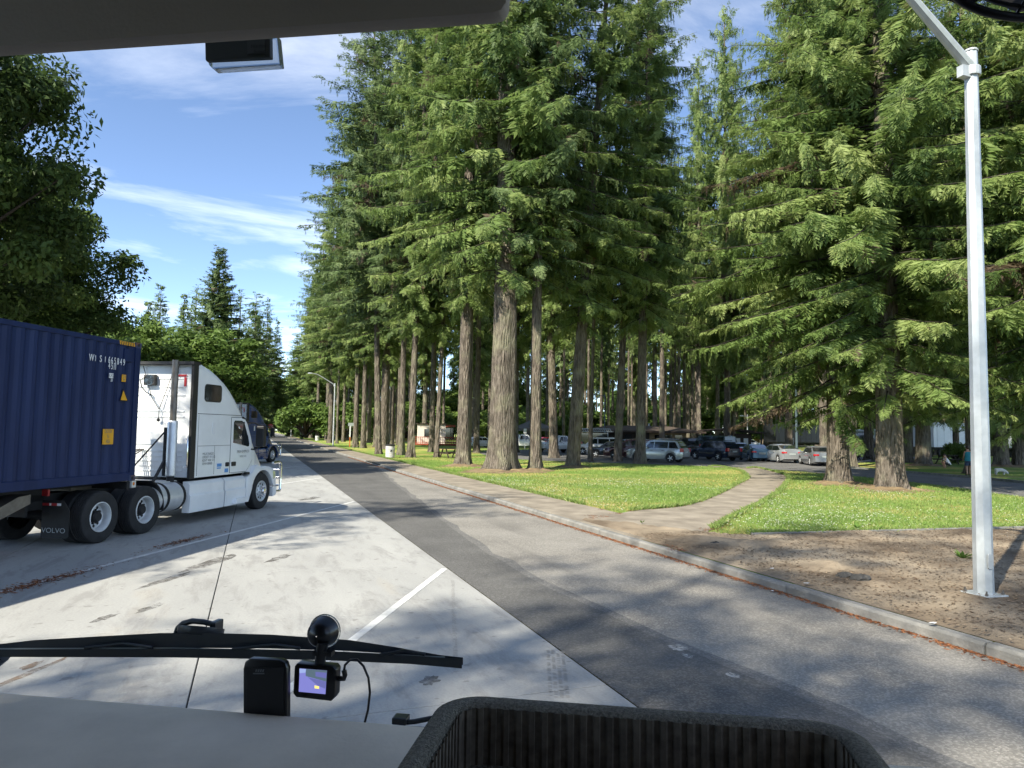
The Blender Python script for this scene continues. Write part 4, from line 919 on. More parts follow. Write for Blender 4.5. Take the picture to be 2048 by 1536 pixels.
    # rear fender quarter, tail board, lights, flaps
    for sg in (1, -1):
        X = (lambda u: u) if sg > 0 else (lambda u: -W - u)
        arc = [(-4.80 + .60 * math.cos(R(a)), .52 + .60 * math.sin(R(a))) for a in range(-8, 75, 8)]; arc2 = [(-4.80 + .625 * math.cos(R(a)), .52 + .625 * math.sin(R(a))) for a in range(74, -9, -8)]
        b = MB(); b.prism(arc + arc2, lambda u, v, w: (X(w), u, v), -.62, -.02); b.obj('quarter_fender', M_black, e)
        b = MB(); b.prism([(-.60, .22), (-.60, .90), (-.16, .90), (-.03, .72), (-.03, .24), (-.06, .20), (-.56, .20)], lambda u, v, w: (X(u), w, v), -6.93, -6.915); fl = b.obj('mud_flap', M_frame, e)
        for (u0, u1, mm) in ((-.58, -.44, M_redtape), (-.44, -.40, M_decal), (-.40, -.28, M_redtape), (-.28, -.20, M_decal)):
            b = MB(); b.box(*sorted((X(u0), X(u1))), -6.945, -6.938, .80, .845); b.obj('reflector_tape', mm, fl)
        cx = (X(-.06) + X(-.60)) / 2
        text_mesh('flap_lettering', 'VOLVO', .13, M_flapt, fl, frame((cx, -6.942, .34), (1, 0, 0), (0, 0, 1)), sx=1.15)
    b = MB(); b.box(xc - .62, xc + .62, -7.32, -7.26, .62, .92); tb = b.obj('tail_board', M_frame, e)
    for dx in (-.34, .04, .40):
        b = MB(); b.ell((xc + dx, -7.325, .80), (.095, .02, .032), 14, 8); b.obj('tail_light', M_taillit if dx != .04 else M_plate, tb)
    b = MB(); b.prism(rr_outline(xc - .55, xc - .23, .46, .63, .02), lambda u, v, w: (u, w, v), -7.335, -7.325); b.obj('number_plate', M_plate, tb)
    b = MB(); b.box(xc + .66, xc + .78, -7.0, -6.95, .98, 1.10); b.obj('side_marker', M_redtape, e)
    # wheels
    wheel(e, -.04, FY, .51, .51, .30, 1, M_rimw, True); wheel(e, -W + .04, FY, .51, .51, .30, -1, M_rimw, True)
    for yy in (-4.80, -6.12):
        for sg, xo in ((1, -.02), (-1, -W + .02)):
            wheel(e, xo, yy, .51, .51, .29, sg, M_rimw)
            b = MB(); b.lathe([(.3, -.28), (.47, -.28), (.51, -.25), (.51, -.03), (.47, 0), (.3, 0)], (xo - sg * .31, yy, .51), (sg, 0, 0), 28, closed=True); b.obj('inner_tyre', M_rubber, e, smooth=32)
        b = MB(); b.tube([(-W + .5, yy, .51), (-.5, yy, .51)], .1, 10); b.obj('axle', M_frame, e)
    # lettering and stickers on the right side
    if detail:
        fr = lambda y, z, x=-.0445: frame((x, y, z), (0, 1, 0), (0, 0, 1))
        text_mesh('side_lettering', 'MILA FARGO\nUSDOT 411332\nKENT WA 514\nGVW 80000', .085, M_dtext, sl, fr(-2.74, 1.52), align='LEFT')
        text_mesh('door_lettering', 'MILA EXPRESS', .10, M_dtext, sl, fr(-.86, 1.66, -.034)); text_mesh('door_lettering', 'KENT, WA', .07, M_dtext, sl, fr(-.86, 1.53, -.034))
        for (y0, y1, z0, z1, mm) in ((-2.08, -1.88, 1.30, 1.38, M_bluest), (-2.08, -1.91, 1.25, 1.28, M_bluest), (-1.72, -1.56, 1.14, 1.24, M_bluest)):
            b = MB(); b.box(-.05, -.042, y0, y1, z0, z1); b.obj('sticker', mm, sl)
    return e
P0 = G(524, 1018, 0) - TD * .22               # foot of the right front wheel, moved back onto the tractor's origin
truck = tractor('semi_truck', (P0.x, P0.y, 0), -HEAD, 'white sleeper cab truck with chrome front guard, coupled to a blue container', M_wpaint)
pb = G(552, 925, 0) - TD * .22
btruck = tractor('semi_truck', (pb.x - .2, pb.y, 0), -HEAD, 'dark blue sleeper cab truck half hidden behind the white truck', M_bpaint, detail=False)

# container on its skeletal trailer (same axes as the tractor)
def container():
    e = empty('shipping_container', (P0.x, P0.y, 0), -HEAD, 'long dark blue corrugated shipping container behind the white cab', 'container')
    F, B_, Z0, Z1, W = -5.22, -17.4, 1.17, 4.05, 2.44
    for x, s in ((0, 1), (-W, -1)):
        pts = []; y = B_ + .12
        while y < F - .16:
            for dy, dx in ((0, -.03), (.072, -.03), (.14, 0), (.21, 0)): pts.append((y + dy, dx))
            y += .278
        pts = [p for p in pts if p[0] < F - .14] + [(F - .14, -.012)]
        b = MB(); b.loft([[(x + s * (d - .02), yy, Z0 + .16), (x + s * (d - .02), yy, Z1 - .09)] for yy, d in pts], caps=False, closed=False); b.obj('side_panel', M_cont, e, fix=False)
        for z0, z1, nm in ((Z0, Z0 + .17, 'bottom_rail'), (Z1 - .10, Z1 - .01, 'top_rail')):
            b = MB(); b.box(*sorted((x - s * .08, x - s * .004)), B_ + .1, F - .1, z0, z1); b.obj(nm, M_cont, e, bevel=.01)
        for yy in (F, B_):
            yb = yy - .16 if yy == F else yy
            b = MB(); b.box(*sorted((x - s * .14, x)), yb, yb + .16, Z0 + .10, Z1 - .10); b.obj('corner_post', M_cont, e, bevel=.012)
            for zz in (Z0 - .01, Z1 - .11):
                b = MB(); b.box(*sorted((x - s * .165, x + s * .004)), yb - .01, yb + .17, zz, zz + .118); cc = b.obj('corner_casting', M_rustc, e, bevel=.01)
                b = MB(); b.prism(rr_outline(yb + .05, yb + .11, zz + .03, zz + .09, .025), lambda u, v, w: (w, u, v), x + s * .001, x + s * .0055); b.obj('casting_hole', M_frame, cc)
    b = MB()
    pts = []; xx = -W + .15
    while xx < -.16: pts += [(xx, .0), (xx + .07, .0), (xx + .11, .045), (xx + .2, .045)]; xx += .25
    b.loft([[(px, F - .06 - d, Z0 + .1), (px, F - .06 - d, Z1 - .08)] for px, d in pts], caps=False, closed=False); b.obj('front_panel', M_cont, e, fix=False)
    b = MB(); b.box(-W + .02, -.02, B_ + .1, F - .05, Z1 - .05, Z1 - .02); b.obj('roof_panel', M_cont, e)
    b = MB(); b.box(-W + .05, -.05, B_ + .1, F - .05, Z0 + .05, Z0 + .12); b.obj('floor', M_frame, e)
    b = MB(); b.box(-W + .1, -.1, B_ + .02, B_ + .08, Z0 + .1, Z1 - .1); b.obj('rear_door', M_cont, e)
    # lettering: the raised flats carry it, as on the real box
    S = 1.0
    def fr(y, z, x=.0): return frame((x, y, z), (0, 1, 0), (0, 0, 1))
    fy = lambda px, py: ((lambda p: ((p - Vector((P0.x, P0.y, 0))).dot(TD), p.z))(EYE + ray(px, py) * (((Vector((P0.x, P0.y, 0)) - EYE).dot(SD)) / ray(px, py).dot(SD))))
    for ch, px, py, sz, sx in (('W', 182.5, 715.5, .19, .66), ('I', 190.5, 717, .17, .5), ('S', 201, 718, .19, .62), ('I', 210, 719.5, .17, .5), ('6', 218, 720.5, .19, .56), ('6', 223.6, 721.5, .19, .56), ('5', 229.5, 722.5, .19, .56), ('8', 235.5, 723.5, .19, .56), ('4', 241.5, 724.5, .19, .56), ('9', 247.5, 725.5, .19, .56),
                          ('4', 218, 732, .18, .56), ('5', 223.6, 733, .18, .56), ('1', 227.6, 733.5, .18, .5), ('1', 230.6, 734, .18, .56), ('33', 222.5, 760.5, .085, .7)):
        y, z = fy(px, py); o = text_mesh('lettering', ch, sz, M_decal, e, fr(y, z, .006), ext=.004, sx=sx)
    def sticker(px0, py0, px1, py1, m, nm='sticker', x=.006):
        y0, z1 = fy(px0, py0); y1, z0 = fy(px1, py1); b = MB(); b.box(x - .01, x, y0, y1, z0, z1); return b.obj(nm, m, e)
    st = sticker(218.5, 746, 226, 756.5, M_decal); text_mesh('sticker_lettering', 'UG', .085, M_dtext, st, fr(*fy(222.3, 751.5), .009))
    st = sticker(244, 749, 251, 764, M_yellow); text_mesh('sticker_lettering', '2.9\nM', .07, M_dtext, st, fr(*fy(247.5, 756.5), .009))
    st = sticker(206, 858, 225.5, 888.5, M_yellow); text_mesh('sticker_lettering', 'CAUTION\n9 6\nHIGH', .105, M_dtext, st, fr(*fy(215.5, 873), .009), sx=.42)
    tri = [fy(246.5, 781), fy(254, 801), fy(241, 800)]
    b = MB(); b.prism(tri, lambda u, v, w: (w, u, v), -.004, .006); b.obj('warning_triangle', M_yellow, e)
    tri2 = [fy(246.5, 777.5), fy(256, 802.5), fy(239.5, 802)]
    b = MB(); b.prism(tri2, lambda u, v, w: (w, u, v), -.004, .003); b.obj('triangle_border', M_frame, e)
    y0, z0 = fy(251, 687); 
    for k in range(9):
        b = MB(); b.prism([(F - .64 + k * .052, Z1 - .09), (F - .615 + k * .052, Z1 - .09), (F - .635 + k * .052, Z1 - .015), (F - .66 + k * .052, Z1 - .015)], lambda u, v, w: (w, u, v), -.004, .004); b.obj('hazard_stripe', M_yellow, e)
    b = MB(); b.box(-.02, .004, F - .50, F - .22, Z1 - .42, Z1 - .16); b.obj('vent_cover', M_cont, e, bevel=.008)
    return e
container()
def trailer():
    e = empty('container_chassis', (P0.x, P0.y, 0), -HEAD, 'black skeletal trailer under the blue container', 'trailer')
    for x in (-.82, -1.62):
        b = MB(); b.box(x - .06, x + .06, -17.3, -6.7, .86, 1.14); b.box(x - .06, x + .06, -6.8, -5.3, 1.05, 1.145); b.obj('main_rail', M_frame, e)
    for y in (-5.35, -9.5, -13, -17.2):
        b = MB(); b.box(-2.42, -.02, y - .08, y + .08, 1.0, 1.15); b.obj('bolster', M_frame, e)
    for x in (-.5, -1.94):
        b = MB(); b.box(x - .07, x + .07, -8.4, -8.26, .22, .98); b.box(x - .14, x + .14, -8.46, -8.2, .16, .2); b.obj('landing_leg', M_frame, e)
    b = MB(); b.box(-.03, .02, -5.33, -5.2, 1.02, 1.16); b.obj('marker_bracket', M_alu, e)
    b = MB(); b.ell((.02, -5.27, 1.10), (.012, .035, .035), 10, 6); b.obj('marker_light', M_amber, e)
    for yy in (-14.6, -15.9):
        wheel(e, -.02, yy, .51, .51, .29, 1, M_rimw); wheel(e, -2.42, yy, .51, .51, .29, -1, M_rimw)
    b = MB(); b.prism([(-8.9, .70), (-8.0, 1.06), (-7.75, 1.08), (-7.75, .92), (-8.9, .52)], lambda u, v, w: (w, u, v), -.5, -.1); b.obj('tool_box', M_steel, e)
    return e
trailer()
# ------------------------------------------------------------------ parked vehicles
def paint(name, c, rough=.25, metal=.0): return mat(name, c, rough, metal=metal, coat=.6, noise=.04, nscale=2)
CARP = {}
def car(kind, loc, heading, col, label, group='vehicles in the car park', metal=.3, name=None, s=1.0):
    """local axes: y forward, x right. kind: sedan, hatch, suv, minivan, pickup, van, coupe"""
    K = dict(
     sedan=dict(L=4.7, W=1.80, wb=2.7, r=.32, zb=.20, belt=.92, roof=1.44, hood=.88, deck=1.04, ws=(1.0, .30), rw=(-1.05, -1.75), fo=.95),
     coupe=dict(L=4.5, W=1.80, wb=2.65, r=.33, zb=.19, belt=.92, roof=1.40, hood=.86, deck=1.08, ws=(.95, .22), rw=(-.85, -1.75), fo=.93),
     hatch=dict(L=4.46, W=1.75, wb=2.7, r=.32, zb=.20, belt=.95, roof=1.49, hood=.92, deck=1.12, ws=(1.35, .35), rw=(-1.0, -2.0), fo=.93),
     suv=dict(L=4.6, W=1.85, wb=2.7, r=.36, zb=.26, belt=1.06, roof=1.70, hood=1.04, deck=1.08, ws=(.98, .42), rw=(-1.80, -2.18), fo=.95),
     wagon=dict(L=4.8, W=1.84, wb=2.75, r=.36, zb=.26, belt=1.04, roof=1.66, hood=1.0, deck=1.06, ws=(1.05, .45), rw=(-1.75, -2.28), fo=.97),
     minivan=dict(L=4.9, W=1.9, wb=2.85, r=.36, zb=.25, belt=1.06, roof=1.74, hood=1.04, deck=1.08, ws=(1.2, .45), rw=(-2.0, -2.36), fo=.95),
     pickup=dict(L=5.5, W=1.95, wb=3.4, r=.39, zb=.42, belt=1.16, roof=1.84, hood=1.12, deck=1.10, ws=(.95, .45), rw=(-.70, -.90), fo=.92),
     van=dict(L=5.4, W=2.0, wb=3.2, r=.36, zb=.30, belt=1.18, roof=2.10, hood=1.12, deck=1.2, ws=(1.75, 1.15), rw=(-2.60, -2.66), fo=.85))[kind]
    L, W, wb, r, zb, belt, roof = (K[k] for k in ('L', 'W', 'wb', 'r', 'zb', 'belt', 'roof'))
    key = (kind, col)
    pm = paint('car_paint_%s_%02d%02d%02d' % (kind, int(col[0] * 99), int(col[1] * 99), int(col[2] * 99)), col, metal=metal)
    e = empty(name or {'sedan': 'sedan', 'coupe': 'coupe', 'hatch': 'hatchback', 'suv': 'crossover', 'wagon': 'station_wagon', 'minivan': 'minivan', 'pickup': 'pickup_truck', 'van': 'camper_van'}[kind], loc, -heading, label, 'pickup' if kind == 'pickup' else 'van' if kind in ('van', 'minivan') else 'car', group)
    F_, B_ = L / 2, -L / 2; fa = F_ - K['fo']; ra = fa - wb; ar = r * 1.13
    def top(y):
        if y > K['ws'][0]: u = (y - K['ws'][0]) / (F_ - K['ws'][0]); return belt + (K['hood'] - belt) * min(1, u * 2.2) - .16 * u ** 5
        if kind == 'pickup' and y < K['rw'][1]: return K['deck']
        if y < K['rw'][1]: u = (K['rw'][1] - y) / max(.05, (K['rw'][1] - B_)); return K['deck'] - .06 * u ** 3
        if y < K['rw'][0]: return belt + (K['deck'] - belt) * (K['rw'][0] - y) / (K['rw'][0] - K['rw'][1])
        return belt
    def low(y):
        z = zb + (.10 * max(0, (y - (F_ - .5)) / .5) ** 2 + .14 * max(0, ((B_ + .5) - y) / .5) ** 2)
        for c in (fa, ra):
            d = abs(y - c)
            if d < ar: z = max(z, r + math.sqrt(max(0, ar * ar - d * d)) - .01)
        return z
    ys = sorted(set([round(v, 4) for v in list(np.linspace(B_, F_, 30)) + [c + ar * math.cos(R(a)) for c in (fa, ra) for a in (0.5, 15, 35, 60, 90, 120, 145, 165, 179.5)] + [fa + ar + .01, fa - ar - .01, ra + ar + .01, ra - ar - .01, B_ + .06, F_ - .06, B_ + .15, F_ - .15]]))
    rings = []
    for y in ys:
        zt, zl = top(y), low(y); u = abs(y) / (L / 2); hw = W / 2 * (1 - .16 * max(0, (u - .72) / .28) ** 2.2)
        ring = []
        for k, wv in ((0, .965), (.25, .99), (.5, 1.0), (.78, .985), (.95, .95)): ring.append((hw * wv, y, zl + (zt - zl) * k))
        ring += [(hw * .86, y, zt), (hw * .4, y, zt + .03), (-hw * .4, y, zt + .03), (-hw * .86, y, zt)]
        for k, wv in ((.95, .95), (.78, .985), (.5, 1.0), (.25, .99), (0, .965)): ring.append((-hw * wv, y, zl + (zt - zl) * k))
        rings.append(ring)
    b = MB(); b.loft(rings); body = b.obj('body', pm, e, smooth=32)
    # cabin
    w0, w1 = W / 2 * .90, W / 2 * .70
    f0, f1 = K['ws']; r1, r0 = K['rw']
    if kind == 'pickup': pass
    def cr(y, z, w): return [(w, y, z), (-w, y, z)]
    nb = 5
    lowr = [(f0, belt - .04), (r0, max(belt, top(r0)) - .04)]
    prof = [(f0, belt - .03, w0), (f0 * .55 + f1 * .45, belt + (roof - belt) * .50, w0 * .5 + w1 * .5), (f1, roof - .055, w1 * 1.02), (f1 - .22, roof - .01, w1), ((f1 + r1) / 2, roof, w1), (r1 + .18, roof - .02, w1), (r1, roof - .07, w1 * 1.02), (r1 * .45 + r0 * .55, belt + (roof - belt) * .45, w0 * .5 + w1 * .5), (r0, top(r0) - .03, w0)]
    b = MB(); vs = []
    ringsC = []
    for y, z, w in prof: ringsC.append([(w0, y, belt - .03), (w, y, z), (w * .7, y, z + .02), (-w * .7, y, z + .02), (-w, y, z), (-w0, y, belt - .03)])
    b.loft(ringsC, caps=True, closed=True); cab = b.obj('cabin', pm, e, smooth=30)
    def zoff(zz): return w0 + (w1 - w0) * (zz - belt) / (roof - belt)
    # side windows
    zt_ = roof - .13; zl_ = belt + .05
    def yf(z): return f0 + (f1 - f0) * (z - belt) / (roof - belt)
    def yr(z): return r0 + (r1 - r0) * (z - belt) / (roof - belt)
    cuts = [yf(zl_) - .28, .05 if kind != 'coupe' else -.4]
    segs = {'sedan': [(-.05,), ], }
    mid = (f1 + r1) / 2 + .05
    spans = [(0, mid), (mid, -9)] if kind in ('sedan', 'coupe', 'hatch', 'pickup') else [(0, .0), (.0, -1.15), (-1.15, -9)]
    if kind == 'pickup': spans = [(0, .0), (.0, -9)]
    for sg in (1, -1):
        for a, c in spans:
            def lim(z, end):
                if end == 'f': return (yf(z) - .22) if a == 0 and (a, c) == spans[0] else a - .04
                return (yr(z) + .20) if c == -9 else c + .04
            P4 = [(lim(zl_, 'f'), zl_), (lim(zt_, 'f') + (.0), zt_), (lim(zt_, 'r'), zt_), (lim(zl_, 'r'), zl_)]
            if P4[1][0] - P4[2][0] < .05: P4 = [P4[0], P4[1], P4[3]]
            b = MB(); b.prism(P4, lambda u, v, w: (sg * (zoff(v) + w), u, v), -.01, .012); b.obj('side_window', M_glass, e)
    for nm, (ya, za), (yb, zb_) in (('windscreen', (f0, belt), (f1, roof - .05)), ('rear_window', (r0, max(belt, top(r0))), (r1, roof - .07))):
        sg = 1 if nm == 'windscreen' else -1; d = Vector((0, yb - ya, zb_ - za)); nrm = Vector((0, sg * (zb_ - za), sg * (ya - yb))).normalized() * .016
        nrm = Vector((0, sg * abs(nrm.y), abs(nrm.z)))
        A = lambda k: (ya + (yb - ya) * k, za + (zb_ - za) * k)
        k0, k1 = .10, .92; wA, wB = zoff(A(k0)[1]) * .93, zoff(A(k1)[1]) * .93
        b = MB(); b.poly([(wA, A(k0)[0] + nrm.y, A(k0)[1] + nrm.z), (wB, A(k1)[0] + nrm.y, A(k1)[1] + nrm.z), (-wB, A(k1)[0] + nrm.y, A(k1)[1] + nrm.z), (-wA, A(k0)[0] + nrm.y, A(k0)[1] + nrm.z)]); b.obj(nm, M_glass, e)
    if kind == 'pickup':
        b = MB(); b.box(-W / 2 * .8, W / 2 * .8, B_ + .1, K['rw'][1] - .15, K['deck'] - .02, K['deck'] + .045); b.obj('load_bed', M_black, e)
    # lamps, bumpers, plates
    zl2 = (belt + .0) * .80
    for sg in (1, -1):
        x0, x1 = sorted((sg * W / 2 * .52, sg * W / 2 * .94)); hz = .12 if kind in ('sedan', 'coupe', 'hatch') else .17
        if kind in ('suv', 'minivan', 'van', 'wagon'): x0, x1 = sorted((sg * W / 2 * .66, sg * W / 2 * .93))
        b = MB(); b.box(x0, x1, B_ - .015, B_ + .22, belt - hz - .06, belt + (.06 if kind in ('suv', 'minivan', 'van', 'wagon', 'pickup') else -.04)); b.obj('tail_light', M_tail, e, bevel=.03)
        x0, x1 = sorted((sg * W / 2 * .50, sg * W / 2 * .88)); b = MB(); b.box(x0, x1, F_ - .25, F_ - .02, zl2 - .12, zl2 + .03); b.obj('headlight', M_headl, e, bevel=.03)
        x0, x1 = sorted((sg * W / 2 * .93, sg * (W / 2 + .18))); b = MB(); b.box(x0, x1, f0 - .55, f0 - .40, belt - .01, belt + .13); b.obj('wing_mirror', pm, e, bevel=.03)
        for yh in ((.15, -.75) if kind not in ('coupe',) else (-.3,)):
            x0, x1 = sorted((sg * W / 2 * .985, sg * (W / 2 * .985 + .03))); b = MB(); b.box(x0, x1, yh - .09, yh + .09, belt - .16, belt - .125); b.obj('door_handle', M_black, e)
    b = MB(); b.box(-.26, .26, B_ - .02, B_ + .02, belt - .30, belt - .16); b.obj('number_plate', M_plate, e)
    b = MB(); b.box(-W / 2 * .84, W / 2 * .84, B_ - .04, B_ + .25, zb + .12, zb + .22); b.obj('rear_bumper', M_black if kind in ('suv', 'wagon', 'pickup', 'van') else pm, e, bevel=.03)
    b = MB(); b.box(-W / 2 * .5, W / 2 * .5, F_ - .12, F_ - .01, zb + .10, zb + .36); b.obj('grille', M_black, e, bevel=.02)
    b = MB(); b.box(-W / 2 * .86, W / 2 * .86, B_ + .35, F_ - .35, zb + .02, zb + .40); b.obj('floor_pan', M_frame, e)
    for yy in (fa, ra):
        for sg in (1, -1):
            we = bpy.data.objects.new('wheel', None); COL.objects.link(we); we.parent = e; we.location = (sg * (W / 2 - .02), yy, r)
            b = MB(); b.lathe([(r * .62, -.21), (r * .94, -.21), (r, -.17), (r, -.03), (r * .94, 0), (r * .66, .004), (r * .62, -.02)], (0, 0, 0), (sg, 0, 0), 22, closed=True); b.obj('tyre', M_rubber, we, smooth=35)
            b = MB(); b.lathe([(r * .64, -.03), (r * .62, .0), (r * .56, -.02), (r * .50, -.05), (.001, -.05)], (0, 0, 0), (sg, 0, 0), 22, closed=True)
            b.obj('rim', M_frame, we)
            for i in range(5):
                t = 2 * math.pi * i / 5 + yy
                MB().bar((sg * -.015, 0, 0), (sg * -.015, math.cos(t) * r * .58, math.sin(t) * r * .58), .03, r * .16).obj('spoke', M_rimw, we)
    if kind in ('suv', 'wagon', 'minivan'):
        for sg in (1, -1): MB().bar((sg * w1 * .9, r1 + .25, roof + .045), (sg * w1 * .9, f1 - .2, roof + .045), .035, .035).obj('roof_rail', M_frame, e)
    return e
def at_px(x, y, dep=None): return G(x, y) if dep is None else ground_at(x, dep)
h = lambda d: R(d)
cars = [
 # kind, picture x, distance, heading (deg clockwise from road), colour, label
 ('suv', 1316, 55, -36, (.42, .45, .45), 'silver crossover parked side on behind a dark fir trunk', .5),
 ('wagon', 1428, 61, -8, (.018, .030, .055), 'dark blue station wagon seen from its rear corner', .4),
 ('sedan', 1474, 69, 24, (.42, .44, .45), 'light silver sedan half hidden by the dark blue wagon', .5),
 ('coupe', 1508, 61, 22, (.07, .15, .24), 'steel blue coupe between the silver sedan and the hatchback', .4),
 ('hatch', 1558, 58.5, 14, (.40, .42, .43), 'silver hatchback parked beside the dark lamp pole', .5),
 ('sedan', 1633, 53.5, 28, (.24, .25, .26), 'grey sedan with bright red tail lights behind the left big fir', .5),
 ('minivan', 1196, 71, -62, (.66, .67, .67), 'white minivan parked side on behind thin fir stems', .1),
 ('sedan', 1222, 64.5, -64, (.035, .045, .06), 'dark slate sedan in front of the white minivan', .4),
 ('suv', 1262, 60, -60, (.055, .016, .018), 'maroon off-roader hidden between dark fir trunks', .3),
 ('pickup', 1376, 74, -10, (.018, .017, .018), 'black pickup with a rack behind the silver crossover', .2),
 ('van', 1424, 72, -6, (.018, .045, .036), 'dark green van behind the dark blue wagon', .2),
 ('pickup', 1048, 92, 100, (.62, .63, .64), 'small white pickup right of the widest fir trunk', .1),
 ('hatch', 1088, 98, 60, (.28, .018, .03), 'red car beside the canopy tent', .2),
 ('pickup', 1117, 76, -110, (.55, .56, .56), 'white pickup with dark bumper between two dark firs', .1),
 ('hatch', 1252, 84, -60, (.30, .36, .42), 'pale blue car behind the maroon off-roader', .3),
 ('wagon', 1324, 80, -80, (.55, .56, .57), 'white wagon with roof bars behind the silver crossover', .2),
 ('hatch', 1497, 122, 80, (.60, .61, .62), 'small white car on the far road by a white lamp pole', .1),
 ('sedan', 962, 96, 70, (.55, .57, .58), 'white sedan left of the widest fir trunk', .1),
 ('sedan', 946, 104, 70, (.03, .03, .035), 'black sedan behind the thick pale grey fir', .1),
]
for k, x, dep, hd, c, lb, me_ in cars:
    car(k, ground_at(x, dep, .128), R(hd) + 0, c, lb, metal=me_)
# black box trailer, tankers, white trailer on the far road
M_bkbox = mat('black_trailer_skin', (0.010, 0.011, 0.014), .4)
M_wbox = mat('white_trailer_skin', (0.55, 0.58, 0.62), .45, noise=.05, nscale=2)
M_tank = mat('tanker_steel', (0.55, 0.57, 0.59), .28, metal=.85)
def box_trailer(x, dep, L, hd, m, label, ribs=False):
    e = empty('box_trailer', ground_at(x, dep, .13), -R(hd), label, 'trailer', 'lorries on the far road')
    MB().box(-1.25, 1.25, -L / 2, L / 2, 1.15, 3.95).obj('cargo_box', m, e, bevel=.04)
    MB().box(-.5, .5, -L / 2 + .3, L / 2 - .3, .85, 1.15).obj('chassis_rail', M_frame, e)
    for k in range(int(L / 1.2)):
        for sg in (1, -1): MB().box(*sorted((sg * 1.25, sg * 1.27)), -L / 2 + .6 + k * 1.2, -L / 2 + .64 + k * 1.2, 1.25, 3.85).obj('side_post', m, e)
    for yy in (-L / 2 + 1.4, -L / 2 + 2.7):
        for sg in (1, -1):
            b = MB(); b.lathe([(.28, -.26), (.48, -.26), (.5, -.2), (.5, -.03), (.46, 0), (.28, 0), (.2, -.1), (.001, -.1)], (sg * 1.22, yy, .5), (sg, 0, 0), 18, closed=True); b.obj('wheel', M_rubber, e)
    for sg in (1, -1): MB().box(sg * .9 - .06, sg * .9 + .06, L / 2 - 2.6, L / 2 - 2.4, .1, 1.15).obj('landing_leg', M_frame, e)
    return e
box_trailer(1600, 112, 13.5, 82, M_bkbox, 'black box trailer parked beyond the hatchback')
box_trailer(1886, 82, 7.0, 85, M_wbox, 'white ribbed box trailer behind firs at the right')
box_trailer(2062, 84, 7.0, 85, M_wbox, 'white box trailer at the right edge behind firs')
def tanker(x, dep, hd, label):
    e = empty('tank_trailer', ground_at(x, dep, .13), -R(hd), label, 'trailer', 'lorries on the far road')
    b = MB(); b.lathe([(.001, -2.9), (.6, -2.85), (.9, -2.6), (.95, -2.3), (.95, 2.3), (.9, 2.6), (.6, 2.85), (.001, 2.9)], (0, 0, 2.2), (0, 1, 0), 24, closed=True); t = b.obj('tank', M_tank, e, smooth=40)
    for yy in (-1.6, 0, 1.6): b = MB(); b.lathe([(.94, 0), (.985, 0), (.985, .08), (.94, .08)], (0, yy, 2.2), (0, 1, 0), 24, closed=True); b.obj('tank_band', M_tank, t)
    MB().box(-.45, .45, -2.8, 2.8, .85, 1.3).obj('chassis_rail', M_frame, e)
    for yy in (-2.0, -.8):
        for sg in (1, -1):
            b = MB(); b.lathe([(.28, -.26), (.48, -.26), (.5, -.2), (.5, -.03), (.46, 0), (.28, 0), (.2, -.1), (.001, -.1)], (sg * 1.15, yy, .5), (sg, 0, 0), 18, closed=True); b.obj('wheel', M_rubber, e)
    MB().box(-1.1, 1.1, 2.2, 2.4, .3, .9).obj('front_guard', M_frame, e)
    return e
tanker(1702, 92, 80, 'silver tank trailer just right of the left big fir'); tanker(1764, 92, 80, 'silver tank trailer left of the mottled fir trunk')
# ------------------------------------------------------------------ lamps, buildings, street furniture, people
M_galv = mat('galvanised_steel', (0.46, 0.49, 0.50), .5, metal=.35, noise=.10, nscale=5, detail=6)
M_bluel = mat('blue_grey_pole', (0.10, 0.14, 0.16), .5, metal=.4)
def oct_tube(b, p0, p1, r0, r1, n=8): b.tube([p0, p1], [r0, r1], n)
def lamp(x, y, label, H=8.1, r=.115, arm=2.9, rise=1.55, armdir=(-1, 0), loc=None, m=None):
    m = m or M_galv
    p = loc or G(x, y); e = empty('street_lamp', p, 0, label, 'street lamp', 'street lamps')
    b = MB(); b.tube([(0, 0, -.02), (0, 0, H)], [r, r * .68], 8); b.obj('pole', m, e, smooth=20)
    b = MB(); b.lathe([(r * .72, 0), (r * .78, .01), (r * .70, .035), (.001, .045)], (0, 0, H), (0, 0, 1), 12, closed=True); b.obj('pole_cap', m, e)
    dx, dy = armdir
    b = MB(); b.tube([(dx * .02, dy * .02, H - .22), (dx * arm * .55, dy * arm * .55, H - .22 + rise * .62), (dx * arm * .82, dy * arm * .82, H - .22 + rise * .88), (dx * arm, dy * arm, H - .22 + rise * .93)], [r * .62, r * .5, r * .42, r * .36], 8); b.obj('arm', m, e, smooth=20)
    b = MB(); b.lathe([(r * .95, 0), (r * .98, .02), (r * .98, .11), (r * .92, .13)], (0, 0, H - .36), (0, 0, 1), 14); b.box(*sorted((dx * r * .6, dx * (r + .10))), -.05, .05, H - .40, H - .24) if dy == 0 else None; b.obj('arm_collar', m, e)
    b = MB(); ex, ez = dx * arm, H - .22 + rise * .93
    b.loft([[(ex + dx * t, dy * arm + dy * t - w, ez + zz - .03) if dx else (dx * arm - w, dy * arm + dy * t, ez + zz - .03) for (w, zz) in ((ww, 0), (ww, .05), (ww * .6, hh), (-ww * .6, hh), (-ww, .05), (-ww, 0))] for t, ww, hh in ((0, .07, .07), (.15, .14, .12), (.5, .15, .12), (.66, .08, .07))]); lh = b.obj('lamp_head', m, e, smooth=40)
    b = MB(); b.box(*sorted((ex + dx * .2, ex + dx * .55)), dy * arm - .11, dy * arm + .11, ez - .05, ez - .028); b.obj('lamp_lens', M_headl, lh)
    return e
near = lamp(1968, 1197, 'near galvanised lamp post standing in the dirt at the right', H=7.75, r=.125, arm=2.9, rise=1.75)
near.rotation_euler = (0, R(.45), 0)
